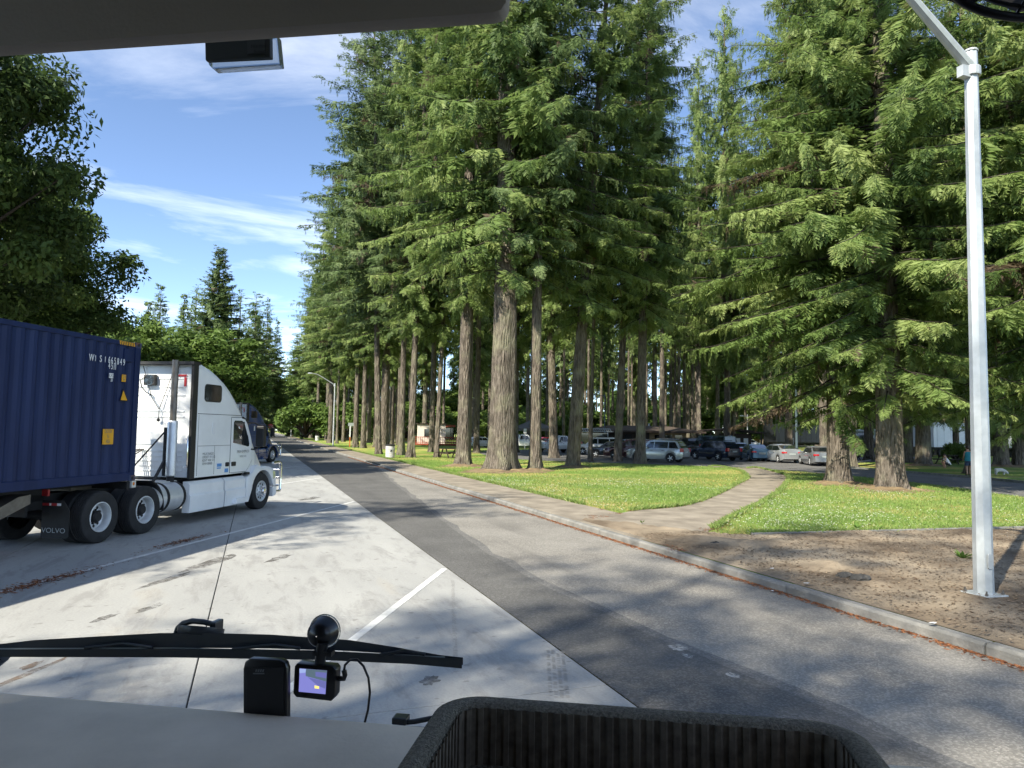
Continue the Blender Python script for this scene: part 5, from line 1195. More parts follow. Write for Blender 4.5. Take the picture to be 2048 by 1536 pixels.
b = MB(); b.box(-.2, .2, -.2, .2, .0, .075); b.obj('base_plate', M_galv, near, bevel=.006)
for sx_ in (-1, 1):
    for sy_ in (-1, 1): MB().lathe([(.022, 0), (.022, .03), (.012, .031), (.012, .06)], (sx_ * .155, sy_ * .155, .075), (0, 0, 1), 6).obj('anchor_bolt', M_steel, near)
MB().prism(rr_outline(-.045, .045, .42, .62, .02), lambda u, v, w: (u - .02, w, v), -.128, -.112).obj('hand_hole_cover', M_galv, near)
lamp(666, 891, 'second lamp post along the road, arm over the road, before a fir', H=8.3)
lamp(582, 874, 'third lamp post farther along the road by the round shrub', H=8.3, loc=ground_at(582, 185))
lamp(949, 0, 'thin white lamp pole beside the thick pale grey fir', H=6.5, r=.09, arm=.6, rise=.1, loc=ground_at(951, 88))
lamp(1209, 0, 'blue grey lamp pole before the brown restroom roof', H=7.2, r=.08, arm=1.0, rise=.05, loc=ground_at(1209, 90), m=M_bluel)
lamp(1495, 0, 'white lamp pole beside the small white car', H=5.2, r=.09, arm=.7, rise=.05, loc=ground_at(1495, 104))
lamp(1593, 0, 'dark lamp pole standing right behind the silver hatchback', H=9, r=.10, arm=1.0, rise=.1, loc=ground_at(1593, 57), m=M_bluel)

M_brownroof = mat('brown_shingle_roof', (0.075, 0.055, 0.042), .9, noise=.25, nscale=3, bump=.4, bscale=30)
M_tanwall = mat('tan_block_wall', (0.30, 0.215, 0.12), .85, noise=.08, nscale=3)
M_brownw = mat('dark_brown_wood', (0.040, 0.027, 0.020), .8, noise=.25, nscale=6)
M_cream = mat('cream_wall', (0.66, 0.60, 0.52), .7, noise=.06, nscale=3)
M_redwood = mat('red_stained_wood', (0.30, 0.065, 0.032), .7, noise=.2, nscale=7)
M_paper = mat('white_paper', (0.70, 0.71, 0.70), .6)
def hip_roof(b, x0, x1, y0, y1, z0, z1, ridge=.0, th=.18):
    cx0, cx1, cy = x0 + (y1 - y0) * .45, x1 - (y1 - y0) * .45, (y0 + y1) / 2
    vs = [(x0, y0, z0), (x1, y0, z0), (x1, y1, z0), (x0, y1, z0), (x0, y0, z0 + th), (x1, y0, z0 + th), (x1, y1, z0 + th), (x0, y1, z0 + th), (cx0, cy, z1), (cx1, cy, z1)]
    b.add(vs, [(3, 2, 1, 0), (0, 1, 5, 4), (1, 2, 6, 5), (2, 3, 7, 6), (3, 0, 4, 7), (4, 5, 9, 8), (5, 6, 9), (6, 7, 8, 9), (7, 4, 8)])
def building():
    p = ground_at(1272, 96); hd = R(12); e = empty('restroom_building', p, -hd, 'long low brown restroom building behind the parked cars', 'building')
    MB().box(-5.8, 1.0, -2.6, 2.6, 0, 2.35).obj('dark_wall', M_brownw, e); MB().box(1.02, 6.2, -2.4, 2.4, 0, 2.35).obj('tan_wall', M_tanwall, e)
    b = MB(); hip_roof(b, -7.4, 8.2, -4.0, 4.0, 2.36, 3.25); rf = b.obj('roof', M_brownroof, e)
    MB().box(-7.5, 8.3, -4.06, -4.02, 2.34, 2.58).obj('fascia', M_brownw, rf)
    for x in (-2.4, -.6): MB().box(x, x + .95, -2.64, -2.61, 0, 2.05).obj('door', M_frame, e)
    for x in (1.8, 3.2, 4.6): MB().box(x, x + 1.0, -2.44, -2.41, 1.55, 2.05).obj('window', M_glass, e)
    for x in (-7.0, -3.4, .2, 7.8): MB().box(x - .08, x + .08, -3.8, -3.64, 0, 2.36).obj('roof_post', M_brownw, e)
    MB().tube([(2, .5, 2.9), (2, .5, 3.6)], .1, 8).obj('vent_pipe', M_galv, rf)
    # slatted canopy and glass case in front
    p2 = ground_at(1186, 86); e2 = empty('notice_shelter', p2, -R(8), 'glazed notice shelter with slatted canopy left of the restroom', 'shelter')
    for x in (-1.9, 1.9): MB().box(x - .05, x + .05, -.05, .05, 0, 2.5).obj('post', M_galv, e2)
    MB().box(-1.85, 1.85, -.03, .03, .5, 2.2).obj('glass_case', M_glass, e2)
    for k in range(16): MB().bar((-2.0 + k * .27, -.9, 2.36), (-1.8 + k * .27, .3, 2.72), .05, .05).obj('slat', M_galv, e2)
    for yy, zz in ((-.9, 2.36), (.3, 2.72)): MB().bar((-2.05, yy, zz), (2.3, yy, zz), .06, .06).obj('canopy_rail', M_galv, e2)
    # dark shelter with posters
    p3 = ground_at(1462, 78); e3 = empty('information_kiosk', p3, -R(14), 'dark flat roofed information kiosk with two white posters', 'kiosk')
    MB().box(-1.0, 1.9, -.9, .9, 0, 2.35).obj('wall', M_brownw, e3)
    b = MB(); b.loft([[(-3.1, y, 2.55), (.0, y, 2.72), (.0, y, 2.92), (-3.1, y, 2.72)] for y in (-1.7, 1.7)]); b.loft([[(.002, y, 2.72), (3.2, y, 2.36), (3.2, y, 2.52), (.002, y, 2.92)] for y in (-1.7, 1.7)]); b.obj('roof', M_brownw, e3)
    for x in (.15, 1.05): MB().box(x, x + .5, -.93, -.905, 1.15, 1.85).obj('poster', M_paper, e3)
    for x in (-2.8, 2.9): MB().box(x - .07, x + .07, -1.3, -1.16, 0, 2.45).obj('roof_post', M_brownw, e3)
    # coffee kiosk with red railing
    p4 = ground_at(868, 104); e4 = empty('coffee_kiosk', p4, -R(10), 'small cream kiosk with red wooden railing and ramp', 'kiosk')
    MB().box(-2.4, 1.6, -1.2, 1.6, .3, 3.1).obj('wall', M_cream, e4); MB().box(1.6, 3.0, -1.2, 1.6, 2.75, 3.05).obj('porch_roof', M_redwood, e4); MB().box(-2.6, 1.8, -1.4, 1.8, 3.1, 3.25).obj('roof', M_brownw, e4)
    MB().box(1.75, 2.9, .6, .7, .9, 2.6).obj('porch_door', M_glass, e4); MB().box(-1.5, -.3, -1.24, -1.205, 1.3, 2.4).obj('window', M_glass, e4)
    MB().box(-3.4, 3.4, -2.6, 1.6, .12, .3).obj('deck', M_redwood, e4)
    for k in range(22): MB().box(-3.4 + k * .32, -3.34 + k * .32, -2.6, -2.54, .3, 1.25).obj('baluster', M_redwood, e4)
    for z in (.45, 1.2): MB().box(-3.4, 3.4, -2.62, -2.52, z, z + .09).obj('hand_rail', M_redwood, e4)
    for k in range(8): MB().box(3.36, 3.42, -2.5 + k * .5, -2.44 + k * .5, .3, 1.25).obj('baluster', M_redwood, e4)
    MB().box(3.36, 3.42, -2.5, 1.5, 1.2, 1.29).obj('hand_rail', M_redwood, e4)
    # tent canopy
    M_tent = mat('grey_tent_cloth', (0.12, 0.115, 0.11), .8)
    p5 = ground_at(1066, 104); e5 = empty('canopy_tent', p5, R(5), 'dark grey pop-up canopy tent behind the small white pickup', 'tent')
    w = 2.6; b = MB(); lev = [(w, 2.35), (w, 2.75), (w * .62, 3.15), (w * .28, 3.65), (.04, 4.2)]
    b.loft([[(s, -s, z), (s, s, z), (-s, s, z), (-s, -s, z)] for s, z in lev], caps=False); b.obj('canopy', M_tent, e5)
    for x in (-1, 1):
        for y in (-1, 1): MB().box(x * (w - .06) - .03, x * (w - .06) + .03, y * (w - .06) - .03, y * (w - .06) + .03, 0, 2.4).obj('leg', M_frame, e5)
building()

def picnic_table(x, dep, rz, label):
    e = empty('picnic_table', ground_at(x, dep), rz, label, 'picnic table', 'picnic tables')
    for k in range(5): MB().box(-.9, .9, -.37 + k * .15, -.24 + k * .15, .72, .76).obj('top_plank', M_brownw, e)
    for sg in (-1, 1):
        for k in range(2): MB().box(-.9, .9, *sorted((sg * (.62 + k * .14), sg * (.74 + k * .14))), .42, .46).obj('seat_plank', M_brownw, e)
    for xx in (-.6, .6):
        for sg in (-1, 1): MB().bar((xx, sg * .22, .72), (xx, sg * .62, 0), .09, .06).obj('leg', M_brownw, e)
        MB().box(xx - .04, xx + .04, -.85, .85, .34, .42).obj('cross_beam', M_brownw, e)
picnic_table(902, 57, R(20), 'dark picnic table left of the thick pale grey fir'); picnic_table(1716, 66, R(10), 'dark picnic table right of the left big fir'); picnic_table(1893, 60, R(5), 'dark picnic table behind the crouching person'); picnic_table(738, 105, R(12), 'dark picnic table behind the twin firs')

M_barrel = mat('white_barrel', (0.46, 0.46, 0.45), .6, noise=.2, nscale=5)
def bin_(loc, s, label):
    e = empty('litter_bin', loc, 0, label, 'litter bin', 'barrel bins'); e.scale = (s, s, s)
    b = MB(); b.lathe([(.001, 0), (.32, 0), (.34, .02), (.34, .30), (.355, .31), (.355, .33), (.34, .34), (.34, .60), (.355, .61), (.355, .63), (.34, .64), (.34, .88), (.33, .9)], (0, 0, .04), (0, 0, 1), 22, closed=True); b.obj('barrel', M_barrel, e, smooth=30)
    b = MB(); b.lathe([(.345, 0), (.37, .01), (.37, .08), (.30, .12), (.001, .13)], (0, 0, .90), (0, 0, 1), 22, closed=True); b.obj('lid', M_frame, e, smooth=30)
    for sg in (-1, 1): MB().box(sg * .2 - .02, sg * .2 + .02, -.02, .02, 1.0, 1.35).obj('post', M_frame, e)
    MB().box(-.22, .22, -.02, .02, 1.33, 1.37).obj('cross_bar', M_frame, e)
    b = MB(); b.prism([(-.06, .5), (-.02, .62), (.08, .60), (.05, .54), (.02, .5), (.0, .42)], lambda u, v, w: (u, w, v), -.352, -.342); b.obj('emblem', M_frame, e)
bin_(G(780, 916), 1.05, 'white barrel bin with black lid beside the footway'); bin_(ground_at(635, 128), 1.05, 'distant barrel bin left of the second lamp post')
M_orange = mat('orange_post_paint', (0.50, 0.13, 0.03), .6)
e = empty('marker_post', ground_at(700, 88), 0, 'orange and white post with board left of the twin firs', 'sign post')
MB().box(-.06, .06, -.06, .06, 0, 1.25).obj('post', M_orange, e); MB().box(-.07, .07, -.07, .07, 1.25, 2.6).obj('upper_post', M_paper, e); MB().box(-.55, .5, -.04, .04, .95, 1.02).obj('shelf', M_brownw, e); MB().box(-.25, .55, -.03, .03, 2.6, 3.0).obj('board', M_plate, e)
def sign(x, dep, h_, w, hh, m, label, z0=None):
    e = empty('road_sign', ground_at(x, dep), 0, label, 'road sign', 'small signs'); MB().tube([(0, 0, 0), (0, 0, h_)], .035, 6).obj('post', M_galv, e)
    MB().prism(rr_outline(-w / 2, w / 2, h_ - hh, h_, .04), lambda u, v, ww: (u, ww, v), -.05, -.04).obj('sign_plate', m, e)
sign(601, 150, 2.6, .75, .9, M_paper, 'small white sign beside the road near the far lamp post'); sign(1050, 90, 2.6, .42, .6, M_paper, 'small white sign before the canopy tent'); sign(1583, 70, 2.0, .4, .7, M_paper, 'white notice on a post before the leaning trio of firs')
b = MB(); st_ = empty('stop_sign', ground_at(541, 120, 0.05), 0, 'small red stop sign behind the blue truck', 'stop sign')
MB().tube([(0, 0, 0), (0, 0, 2.8)], .04, 6).obj('post', M_galv, st_); pl_ = MB().prism([(.42 * math.cos(R(22.5 + 45 * k)), 2.6 + .42 * math.sin(R(22.5 + 45 * k))) for k in range(8)], lambda u, v, w: (u, w, v), -.06, -.045).obj('sign_plate', M_redtape, st_)
text_mesh('lettering', 'STOP', .26, M_decal, pl_, frame((0, -.064, 2.6), (1, 0, 0), (0, 0, 1)))

# people and dogs
M_skin = mat('skin', (0.42, 0.23, 0.15), .5); M_teal = mat('teal_cloth', (0.02, 0.22, 0.27), .8, noise=.1, nscale=8); M_denim = mat('denim', (0.045, 0.065, 0.12), .85, noise=.15, nscale=14); M_hair = mat('brown_hair', (0.05, 0.028, 0.018), .6); M_wcloth = mat('white_cloth', (0.66, 0.66, 0.64), .85); M_fur = mat('white_fur', (0.62, 0.60, 0.56), .9, bump=.6, bscale=50)
def skin_body(name, verts, edges, radii, m, parent, sub=2):
    me = bpy.data.meshes.new(name); me.from_pydata(verts, edges, []); o = link_mesh(name, me, parent)
    md = o.modifiers.new('skin', 'SKIN'); o.modifiers.new('sub', 'SUBSURF').levels = sub; o.modifiers['sub'].render_levels = sub
    for v, r_ in zip(me.skin_vertices[0].data, radii): v.radius = r_ if isinstance(r_, tuple) else (r_, r_)
    me.skin_vertices[0].data[0].use_root = True
    dg = bpy.context.evaluated_depsgraph_get(); dg.update(); me2 = bpy.data.meshes.new_from_object(o.evaluated_get(dg)); o.modifiers.clear(); o.data = me2
    me2.materials.clear(); me2.materials.append(m); me2.polygons.foreach_set('use_smooth', [True] * len(me2.polygons)); return o
def woman():
    p = G(1938, 951); e = empty('person', p, R(60), 'woman in teal tank top and denim shorts looking down, on the lawn', 'person')
    # faces -x (local), slightly stooped
    V = [(0, 0, .92), (.02, 0, 1.10), (.05, 0, 1.30), (.08, 0, 1.42), (.11, 0, 1.50), (.15, 0, 1.60), (.16, 0, 1.68),
         (.06, .17, 1.38), (.08, .23, 1.12), (.24, .20, .92), (.31, .17, .85), (.06, -.17, 1.38), (.06, -.23, 1.12), (.22, -.20, .92), (.29, -.17, .85),
         (.0, .09, .86), (.06, .10, .48), (-.02, .10, .09), (.09, .11, .04), (.0, -.09, .86), (.14, -.10, .48), (.14, -.10, .09), (.25, -.11, .04)]
    E_ = [(0, 1), (1, 2), (2, 3), (3, 4), (4, 5), (5, 6), (3, 7), (7, 8), (8, 9), (9, 10), (3, 11), (11, 12), (12, 13), (13, 14), (0, 15), (15, 16), (16, 17), (17, 18), (0, 19), (19, 20), (20, 21), (21, 22)]
    Rr = [.14, .12, .13, .08, .055, .09, .085, .055, .045, .035, .03, .055, .045, .035, .03, .10, .065, .042, .035, .10, .065, .042, .035]
    skin_body('body', V, E_, Rr, M_skin, e)
    b = MB(); b.loft([[(cx + rx * math.cos(t), ry * math.sin(t), z) for t in (2 * math.pi * i / 18 for i in range(18))] for z, cx, rx, ry in ((.86, .0, .20, .225), (1.0, .01, .185, .205), (1.15, .03, .165, .185), (1.3, .055, .165, .19), (1.40, .07, .12, .16))], caps=False); b.obj('tank_top', M_teal, e, smooth=60)
    b = MB()
    b.loft([[(cx + rx * math.cos(t), ry * math.sin(t), z) for t in (2 * math.pi * i / 18 for i in range(18))] for z, cx, rx, ry in ((.92, .0, .175, .20), (.80, .0, .18, .205), (.76, .0, .17, .2))])
    for sg in (1, -1): b.loft([[(cx + .105 * math.cos(t), sg * .095 + .105 * math.sin(t), z) for t in (2 * math.pi * i / 14 for i in range(14))] for z, cx in ((.80, .01), (.58, .04 if sg > 0 else .1))])
    b.obj('shorts', M_denim, e, smooth=60)
    b = MB(); b.ell((.11, 0, 1.66), (.105, .10, .105), 14, 9); b.ell((.03, 0, 1.63), (.06, .06, .06), 10, 6); b.obj('hair', M_hair, e, smooth=True)
    for sg in (1, -1): b = MB(); b.ell((.245, sg * .035, 1.62), (.012, .016, .01), 8, 5); b.obj('eye', M_hair, e)
    for k, (x, y) in enumerate(((.06, .11), (.2, -.11))): b = MB(); b.ell((x, y, .03), (.13, .05, .035), 12, 6); b.obj('sandal', M_frame, e)
woman()
def dog(loc, rz, label, s=1.0, sit=False):
    e = empty('dog', loc, rz, label, 'dog', None); e.scale = (s, s, s)
    V = [(0, 0, .30), (.16, 0, .31), (.27, 0, .30), (.36, 0, .24), (.45, 0, .13), (.53, 0, .09), (-.14, 0, .32), (-.24, 0, .33), (-.33, 0, .40),
         (.24, .07, .22), (.25, .07, .10), (.26, .07, .02), (.24, -.07, .22), (.23, -.07, .10), (.22, -.07, .02), (-.2, .07, .22), (-.25, .07, .12), (-.22, .07, .02), (-.2, -.07, .22), (-.27, -.07, .12), (-.25, -.07, .02)]
    E_ = [(0, 1), (1, 2), (2, 3), (3, 4), (4, 5), (0, 6), (6, 7), (7, 8), (2, 9), (9, 10), (10, 11), (2, 12), (12, 13), (13, 14), (7, 15), (15, 16), (16, 17), (7, 18), (18, 19), (19, 20)]
    Rr = [.13, .135, .12, .085, .085, .04, .13, .11, .03] + [.06, .04, .035] * 2 + [.07, .045, .035] * 2
    skin_body('body', V, E_, Rr, M_fur, e)
    for sg in (1, -1): b = MB(); b.ell((.42, sg * .075, .16), (.03, .018, .055), 10, 6); b.obj('ear', M_fur, e, smooth=True); b = MB(); b.ell((.50, sg * .035, .145), (.01, .01, .01), 6, 4); b.obj('eye', M_hair, e)
    b = MB(); b.ell((.565, 0, .09), (.014, .014, .012), 8, 5); b.obj('nose', M_hair, e)
dog(G(2000, 950), R(-25), 'small white dog sniffing the grass at the right', .95)
def croucher():
    e = empty('person', ground_at(1895, 52), R(150), 'crouching person in white top and dark shorts on the lawn', 'person')
    V = [(0, 0, .30), (.08, 0, .50), (.18, 0, .68), (.22, 0, .78), (.26, 0, .90), (.27, 0, .97), (.2, .17, .70), (.32, .2, .52), (.42, .15, .38), (.2, -.17, .70), (.32, -.2, .52), (.42, -.15, .38), (.02, .1, .28), (.36, .12, .40), (.22, .12, .07), (.34, .12, .04), (.02, -.1, .28), (.36, -.12, .40), (.22, -.12, .07), (.34, -.12, .04)]
    E_ = [(0, 1), (1, 2), (2, 3), (3, 4), (4, 5), (3, 6), (6, 7), (7, 8), (3, 9), (9, 10), (10, 11), (0, 12), (12, 13), (13, 14), (14, 15), (0, 16), (16, 17), (17, 18), (18, 19)]
    Rr = [.15, .14, .14, .06, .09, .085, .055, .04, .03, .055, .04, .03, .1, .07, .045, .035, .1, .07, .045, .035]
    skin_body('body', V, E_, Rr, M_skin, e)
    b = MB(); b.loft([[(cx + rx * math.cos(t), ry * math.sin(t), z) for t in (2 * math.pi * i / 16 for i in range(16))] for z, cx, rx, ry in ((.26, -.01, .19, .2), (.45, .06, .17, .19), (.62, .15, .165, .19), (.76, .205, .11, .15))]); b.obj('shirt', M_wcloth, e, smooth=60)
    b = MB(); b.loft([[(x, sg * .11 + .105 * math.cos(t), z + .105 * math.sin(t)) for t in (2 * math.pi * i / 12 for i in range(12))] for sg in (1,) for x, z in ((-.05, .27), (.28, .37))]); b.loft([[(x, -.11 + .105 * math.cos(t), z + .105 * math.sin(t)) for t in (2 * math.pi * i / 12 for i in range(12))] for x, z in ((-.05, .27), (.28, .37))]); b.obj('shorts', M_frame, e, smooth=60)
    b = MB(); b.ell((.25, 0, .97), (.1, .098, .09), 12, 8); b.obj('hair', M_hair, e, smooth=True)
croucher()

# ------------------------------------------------------------------ litter, grass and other uncountable stuff
def scatter(name, P, Z, size, m, label, flat=True, tint=False, seed=1, tall=0.0, asp=.45, blades=1):
    rg = np.random.default_rng(seed); n = len(P); V = []
    a = rg.uniform(0, 6.283, n); s = size * rg.uniform(.5, 1.4, n); c = np.stack([np.cos(a), np.sin(a)], 1); d = np.stack([-c[:, 1], c[:, 0]], 1)
    Zb = np.broadcast_to(Z, (n,))
    def v3(xy, z): return np.concatenate([xy, z[:, None]], 1)
    if not tall:
        tl = rg.uniform(-.35, .35, n) * s; 
        q = np.stack([v3(P - c * s[:, None], Zb + .002), v3(P - d * s[:, None] * asp, Zb + .004 + abs(tl) * .5), v3(P + c * s[:, None], Zb + .003 + abs(tl)), v3(P + d * s[:, None] * asp, Zb + .002)], 1)
        V = q.reshape(-1, 3); Q = np.arange(len(V)).reshape(-1, 4); T = rg.random(n)
    else:
        out = []; T = []
        for k in range(blades):
            hgt = tall * rg.uniform(.5, 1.35, n); ln = rg.normal(0, .45, (n, 2)) * hgt[:, None]; a = rg.uniform(0, 6.283, n); c = np.stack([np.cos(a), np.sin(a)], 1); o = rg.normal(0, size * .6, (n, 2))
            out.append(np.stack([v3(P + o - c * size * .22, Zb - .01), v3(P + o + c * size * .22, Zb - .01), v3(P + o + ln * .4 + c * size * .14, Zb + hgt * .6), v3(P + o + ln, Zb + hgt)], 1)); T.append(rg.normal(.5, .2, n))
        V = np.concatenate(out).reshape(-1, 3); Q = np.arange(len(V)).reshape(-1, 4); T = np.clip(np.concatenate(T), 0, 1)
    o = link_mesh(name, np_mesh(name, V, Q, m, T)); o['kind'] = 'stuff'; o['label'] = label; return o
M_grass = leaf_mat('grass_blades', (0.13, 0.23, 0.045), (0.225, 0.34, 0.085), (0.42, 0.43, 0.18), .4)
M_brownn = leaf_mat('brown_needles', (0.10, 0.035, 0.016), (0.21, 0.075, 0.03), (0.34, 0.15, 0.07), .05)
M_bark2 = leaf_mat('bark_chips', (0.045, 0.028, 0.018), (0.13, 0.085, 0.055), (0.30, 0.23, 0.16), .02)
M_clover = mat('clover_flower', (0.66, 0.66, 0.56), .8)
rg = np.random.default_rng(5)
def lawn_pts(n, x0, x1, y0, y1, seed):
    r_ = np.random.default_rng(seed); P = np.stack([r_.uniform(x0, x1, n), r_.uniform(y0, y1, n)], 1)
    k = ~in_poly(P, PATH_POLY) & ~in_poly(P, LOT_POLY) & ~in_poly(P, DIRT) & (P[:, 0] > SWX + .02)
    return P[k]
P = np.concatenate([lawn_pts(60000, 9.4, 34, 11.2, 33, 1), lawn_pts(24000, 9.4, 32, 33, 60, 2)])
scatter('grass', P, .12, .035, M_grass, 'short mown green grass of the lawn', tall=.065, blades=2, seed=3)
# longer grass along edges of path, footway and edging
E2 = []
for pl in (L2[5:], R2[7:]): E2 += [(a[0] + (b_[0] - a[0]) * t, a[1] + (b_[1] - a[1]) * t) for a, b_ in zip(pl[:-1], pl[1:]) for t in np.linspace(0, 1, 26)]
E2 = np.array(E2 + [(10.2 + 15.8 * t, 12.86 - 1.45 * t) for t in np.linspace(0, 1, 900)] + [(SWX + .01, y) for y in np.linspace(19.5, 90, 3000)]); E2 = np.repeat(E2, 4, 0) + rg.normal(0, .035, (len(E2) * 4, 2))
scatter('edge_grass', E2, .13, .04, M_grass, 'longer grass fringing the path and footway', tall=.10, blades=2, seed=8)
cl = lawn_pts(30000, 9.5, 26, 12.3, 32, 11); dens = vnoise(cl[:, 0] + 50, cl[:, 1], 2.6, 9) * .7 + vnoise(cl[:, 0], cl[:, 1], .7, 19) * .5; cl = cl[dens + rg.normal(0, .14, len(cl)) > .80]
scatter('clover', cl, .185, .018, M_clover, 'white clover flowers dotted over the lawn', seed=4, asp=.9)
# bark, needles, litter
Pd = np.stack([rg.uniform(KX + .2, 24, 42000), rg.uniform(1, 13.5, 42000)], 1); Pd = Pd[in_poly(Pd, DIRT)]
hzf = lambda x, y: 0.128 + 0.035 * vnoise(x, y, 1.3, 1) + 0.035 * vnoise(x, y, .35, 2) + 0.02 * vnoise(x, y, .16, 3)
scatter('bark_chips', Pd, hzf(Pd[:, 0], Pd[:, 1]) + .004, .028, M_bark2, 'bark chips and twigs over the bare dirt', seed=12, asp=.35)
yk = rg.uniform(2, 60, 16000); Pk = np.stack([KX - np.abs(rg.normal(0, .07, 16000)) - .01, yk], 1)
scatter('gutter_needles', Pk, .002, .03, M_brownn, 'rust brown needles gathered in the gutter along the kerb', seed=13, asp=.25)
pn = np.concatenate([np.stack([rg.normal(0, .7, 800), rg.normal(0, .09, 800)], 1) @ np.array([[TD.x, TD.y], [SD.x, SD.y]]) + np.array([G(70, 1168, 0).x, G(70, 1168, 0).y]),
                     np.stack([rg.normal(0, .5, 420), rg.normal(0, .07, 420)], 1) @ np.array([[TD.x, TD.y], [SD.x, SD.y]]) + np.array([G(365, 1083, 0).x, G(365, 1083, 0).y])])
scatter('needle_drift', pn, .003, .035, M_brownn, 'drifts of brown needles on the concrete by the painted line', seed=14, asp=.2)
E2b = np.repeat(np.array(R2), 60, 0) + rg.normal(0, .12, (len(R2) * 60, 2)); E2c = np.repeat(np.array(L2), 40, 0) + rg.normal(0, .09, (len(L2) * 40, 2))
scatter('path_needles', np.concatenate([E2b, E2c]), .138, .03, M_brownn, 'brown needles along the edges of the curved path', seed=15, asp=.25)
# litter you can point at
M_scrap = mat('paper_scrap', (0.60, 0.60, 0.60), .7)
for px, py, s, lb in ((1545, 1138, .10, 'pale paper scrap lying on the dirt near the kerb'), (1637, 1080, .09, 'white paper scrap beside the concrete edging'), (1612, 1167, .13, 'flat grey scrap lying by the kerb'), (1866, 1247, .10, 'white scrap on the dirt left of the lamp foot shadow'), (1545, 1183, .05, 'small white scrap in the gutter')):
    p = G(px, py, .165 if py < 1180 or px > 1600 else .004); s *= .6; e = MB(); rg_ = random.Random(px); e.poly([(s * rg_.uniform(.6, 1.2) * math.cos(t), s * .55 * rg_.uniform(.6, 1.2) * math.sin(t), .006 + rg_.uniform(0, .012)) for t in (2 * math.pi * i / 7 for i in range(7))]); o = e.obj('paper_scrap', M_scrap, None, loc=p); tag(o, lb, 'litter', 'scraps of litter')
M_clod = mat('asphalt_clod', (0.05, 0.048, 0.045), .9, noise=.3, nscale=9, bump=.8, bscale=20)
def clod(px, py, s, seed, lb):
    rg_ = random.Random(seed); b = MB(); b.ell((0, 0, 0), (s, s * .7, s * .4), 12, 8); b.v = [tuple(c * (1 + rg_.uniform(-.22, .22)) for c in v) for v in b.v]; o = b.obj('asphalt_lump', M_clod, None, loc=G(px, py, .17)); tag(o, lb, 'rubble', 'broken asphalt lumps')
for i, (px, py, s, lb) in enumerate(((1398, 1085, .12, 'dark broken asphalt lump beside the path corner'), (1432, 1090, .16, 'larger broken asphalt lump right of the path corner'), (1690, 1152, .15, 'dark asphalt lump in the shade on the dirt'), (1722, 1158, .18, 'long dark asphalt lump left of the lamp post'))): clod(px, py, s, i, lb)
def weed(px, py, s, lb, seed):
    rg_ = random.Random(seed); e = empty('weed', G(px, py, .16), 0, lb, 'weed', 'weeds')
    for k in range(14):
        a = rg_.uniform(0, 6.28); l = s * rg_.uniform(.6, 1.2); c, d = Vector((math.cos(a), math.sin(a), rg_.uniform(.5, 1.4))).normalized(), Vector((-math.sin(a), math.cos(a), 0))
        b = MB(); b.add([(0, 0, 0), c * l * .5 + d * l * .13, c * l - Vector((0, 0, l * .15)), c * l * .5 - d * l * .13], [(0, 1, 2, 3)]); o = b.obj('leaf', M_grass, e)
for i, (px, py, s, lb) in enumerate(((1925, 1118, .22, 'leafy green weed on the dirt left of the lamp post'), (1715, 1058, .20, 'weed at the edge of the grass above the dirt'), (1755, 1060, .18, 'second weed at the edge of the grass above the dirt'), (1665, 1064, .16, 'small weed left of the pair at the grass edge'), (1283, 1046, .12, 'tiny weed in a joint of the footway'))): weed(px, py, s, lb, i)
# needle mounds round the big trunks
for t_ in FIRS:
    if t_[2] >= 24:
        p = G(t_[0], t_[1]); dep = (p - EYE).dot(_f); r_ = t_[2] * dep / FPX / 2; rg_ = random.Random(int(t_[0])); ph = [rg_.uniform(0, 6) for _ in range(4)]
        b = MB(); n = 36; rings = []
        for k, hh_ in ((1.25, .16), (1.7, .10), (2.4, .035), (3.1, .002)):
            rings.append([(r_ * k * (1 + .18 * math.sin(3 * t + ph[0]) + .12 * math.sin(7 * t + ph[1])) * math.cos(t), r_ * k * (1 + .18 * math.sin(3 * t + ph[0]) + .12 * math.sin(7 * t + ph[1])) * math.sin(t), .12 + hh_ - (0.0)) for t in (2 * math.pi * j / n for j in range(n))])
        b.loft(rings, caps=False); o = b.obj('needle_litter', mat('needle_litter', (0.13, 0.085, 0.05), .95, col2=(0.26, 0.19, 0.10), nscale=2.5, bump=.8, bscale=30, detail=8, pos=True), None, smooth=60, loc=(p.x, p.y, 0)); o['kind'] = 'structure'
        m_ = int(500); a_ = rg.uniform(0, 6.28, m_); q_ = r_ * rg.uniform(1.1, 3.0, m_)
# tyre marks on the concrete
M_tyre = mat('rubber_mark', (0.27, 0.262, 0.25), .8)
def tyre_mark(px0, py0, px1, py1, w, n, lb):
    a, c = G(px0, py0, .003), G(px1, py1, .003); d = (c - a); s = Vector((-d.y, d.x, 0)).normalized(); rg_ = random.Random(n); b = MB()
    for i in range(n):
        for k in range(4):
            if rg_.random() < .3: continue
            p = a.lerp(c, (i + .5) / n) + s * w * ((k - 1.5) / 4); l = d.length / n * .33; ww = w / 4 * .36; dd = d.normalized()
            b.add([p - dd * l - s * ww, p + dd * l * .6 - s * ww * .6, p + dd * l + s * ww, p - dd * l * .6 + s * ww], [(0, 1, 2, 3)])
    o = b.obj('tyre_mark', M_tyre, None, fix=False); o['kind'] = 'stuff'; o['label'] = lb
tyre_mark(1110, 1300, 1118, 1395, .20, 40, 'dark tread print on the concrete near the asphalt'); tyre_mark(905, 1160, 912, 1345, .05, 60, 'thin rubber streak on the concrete')

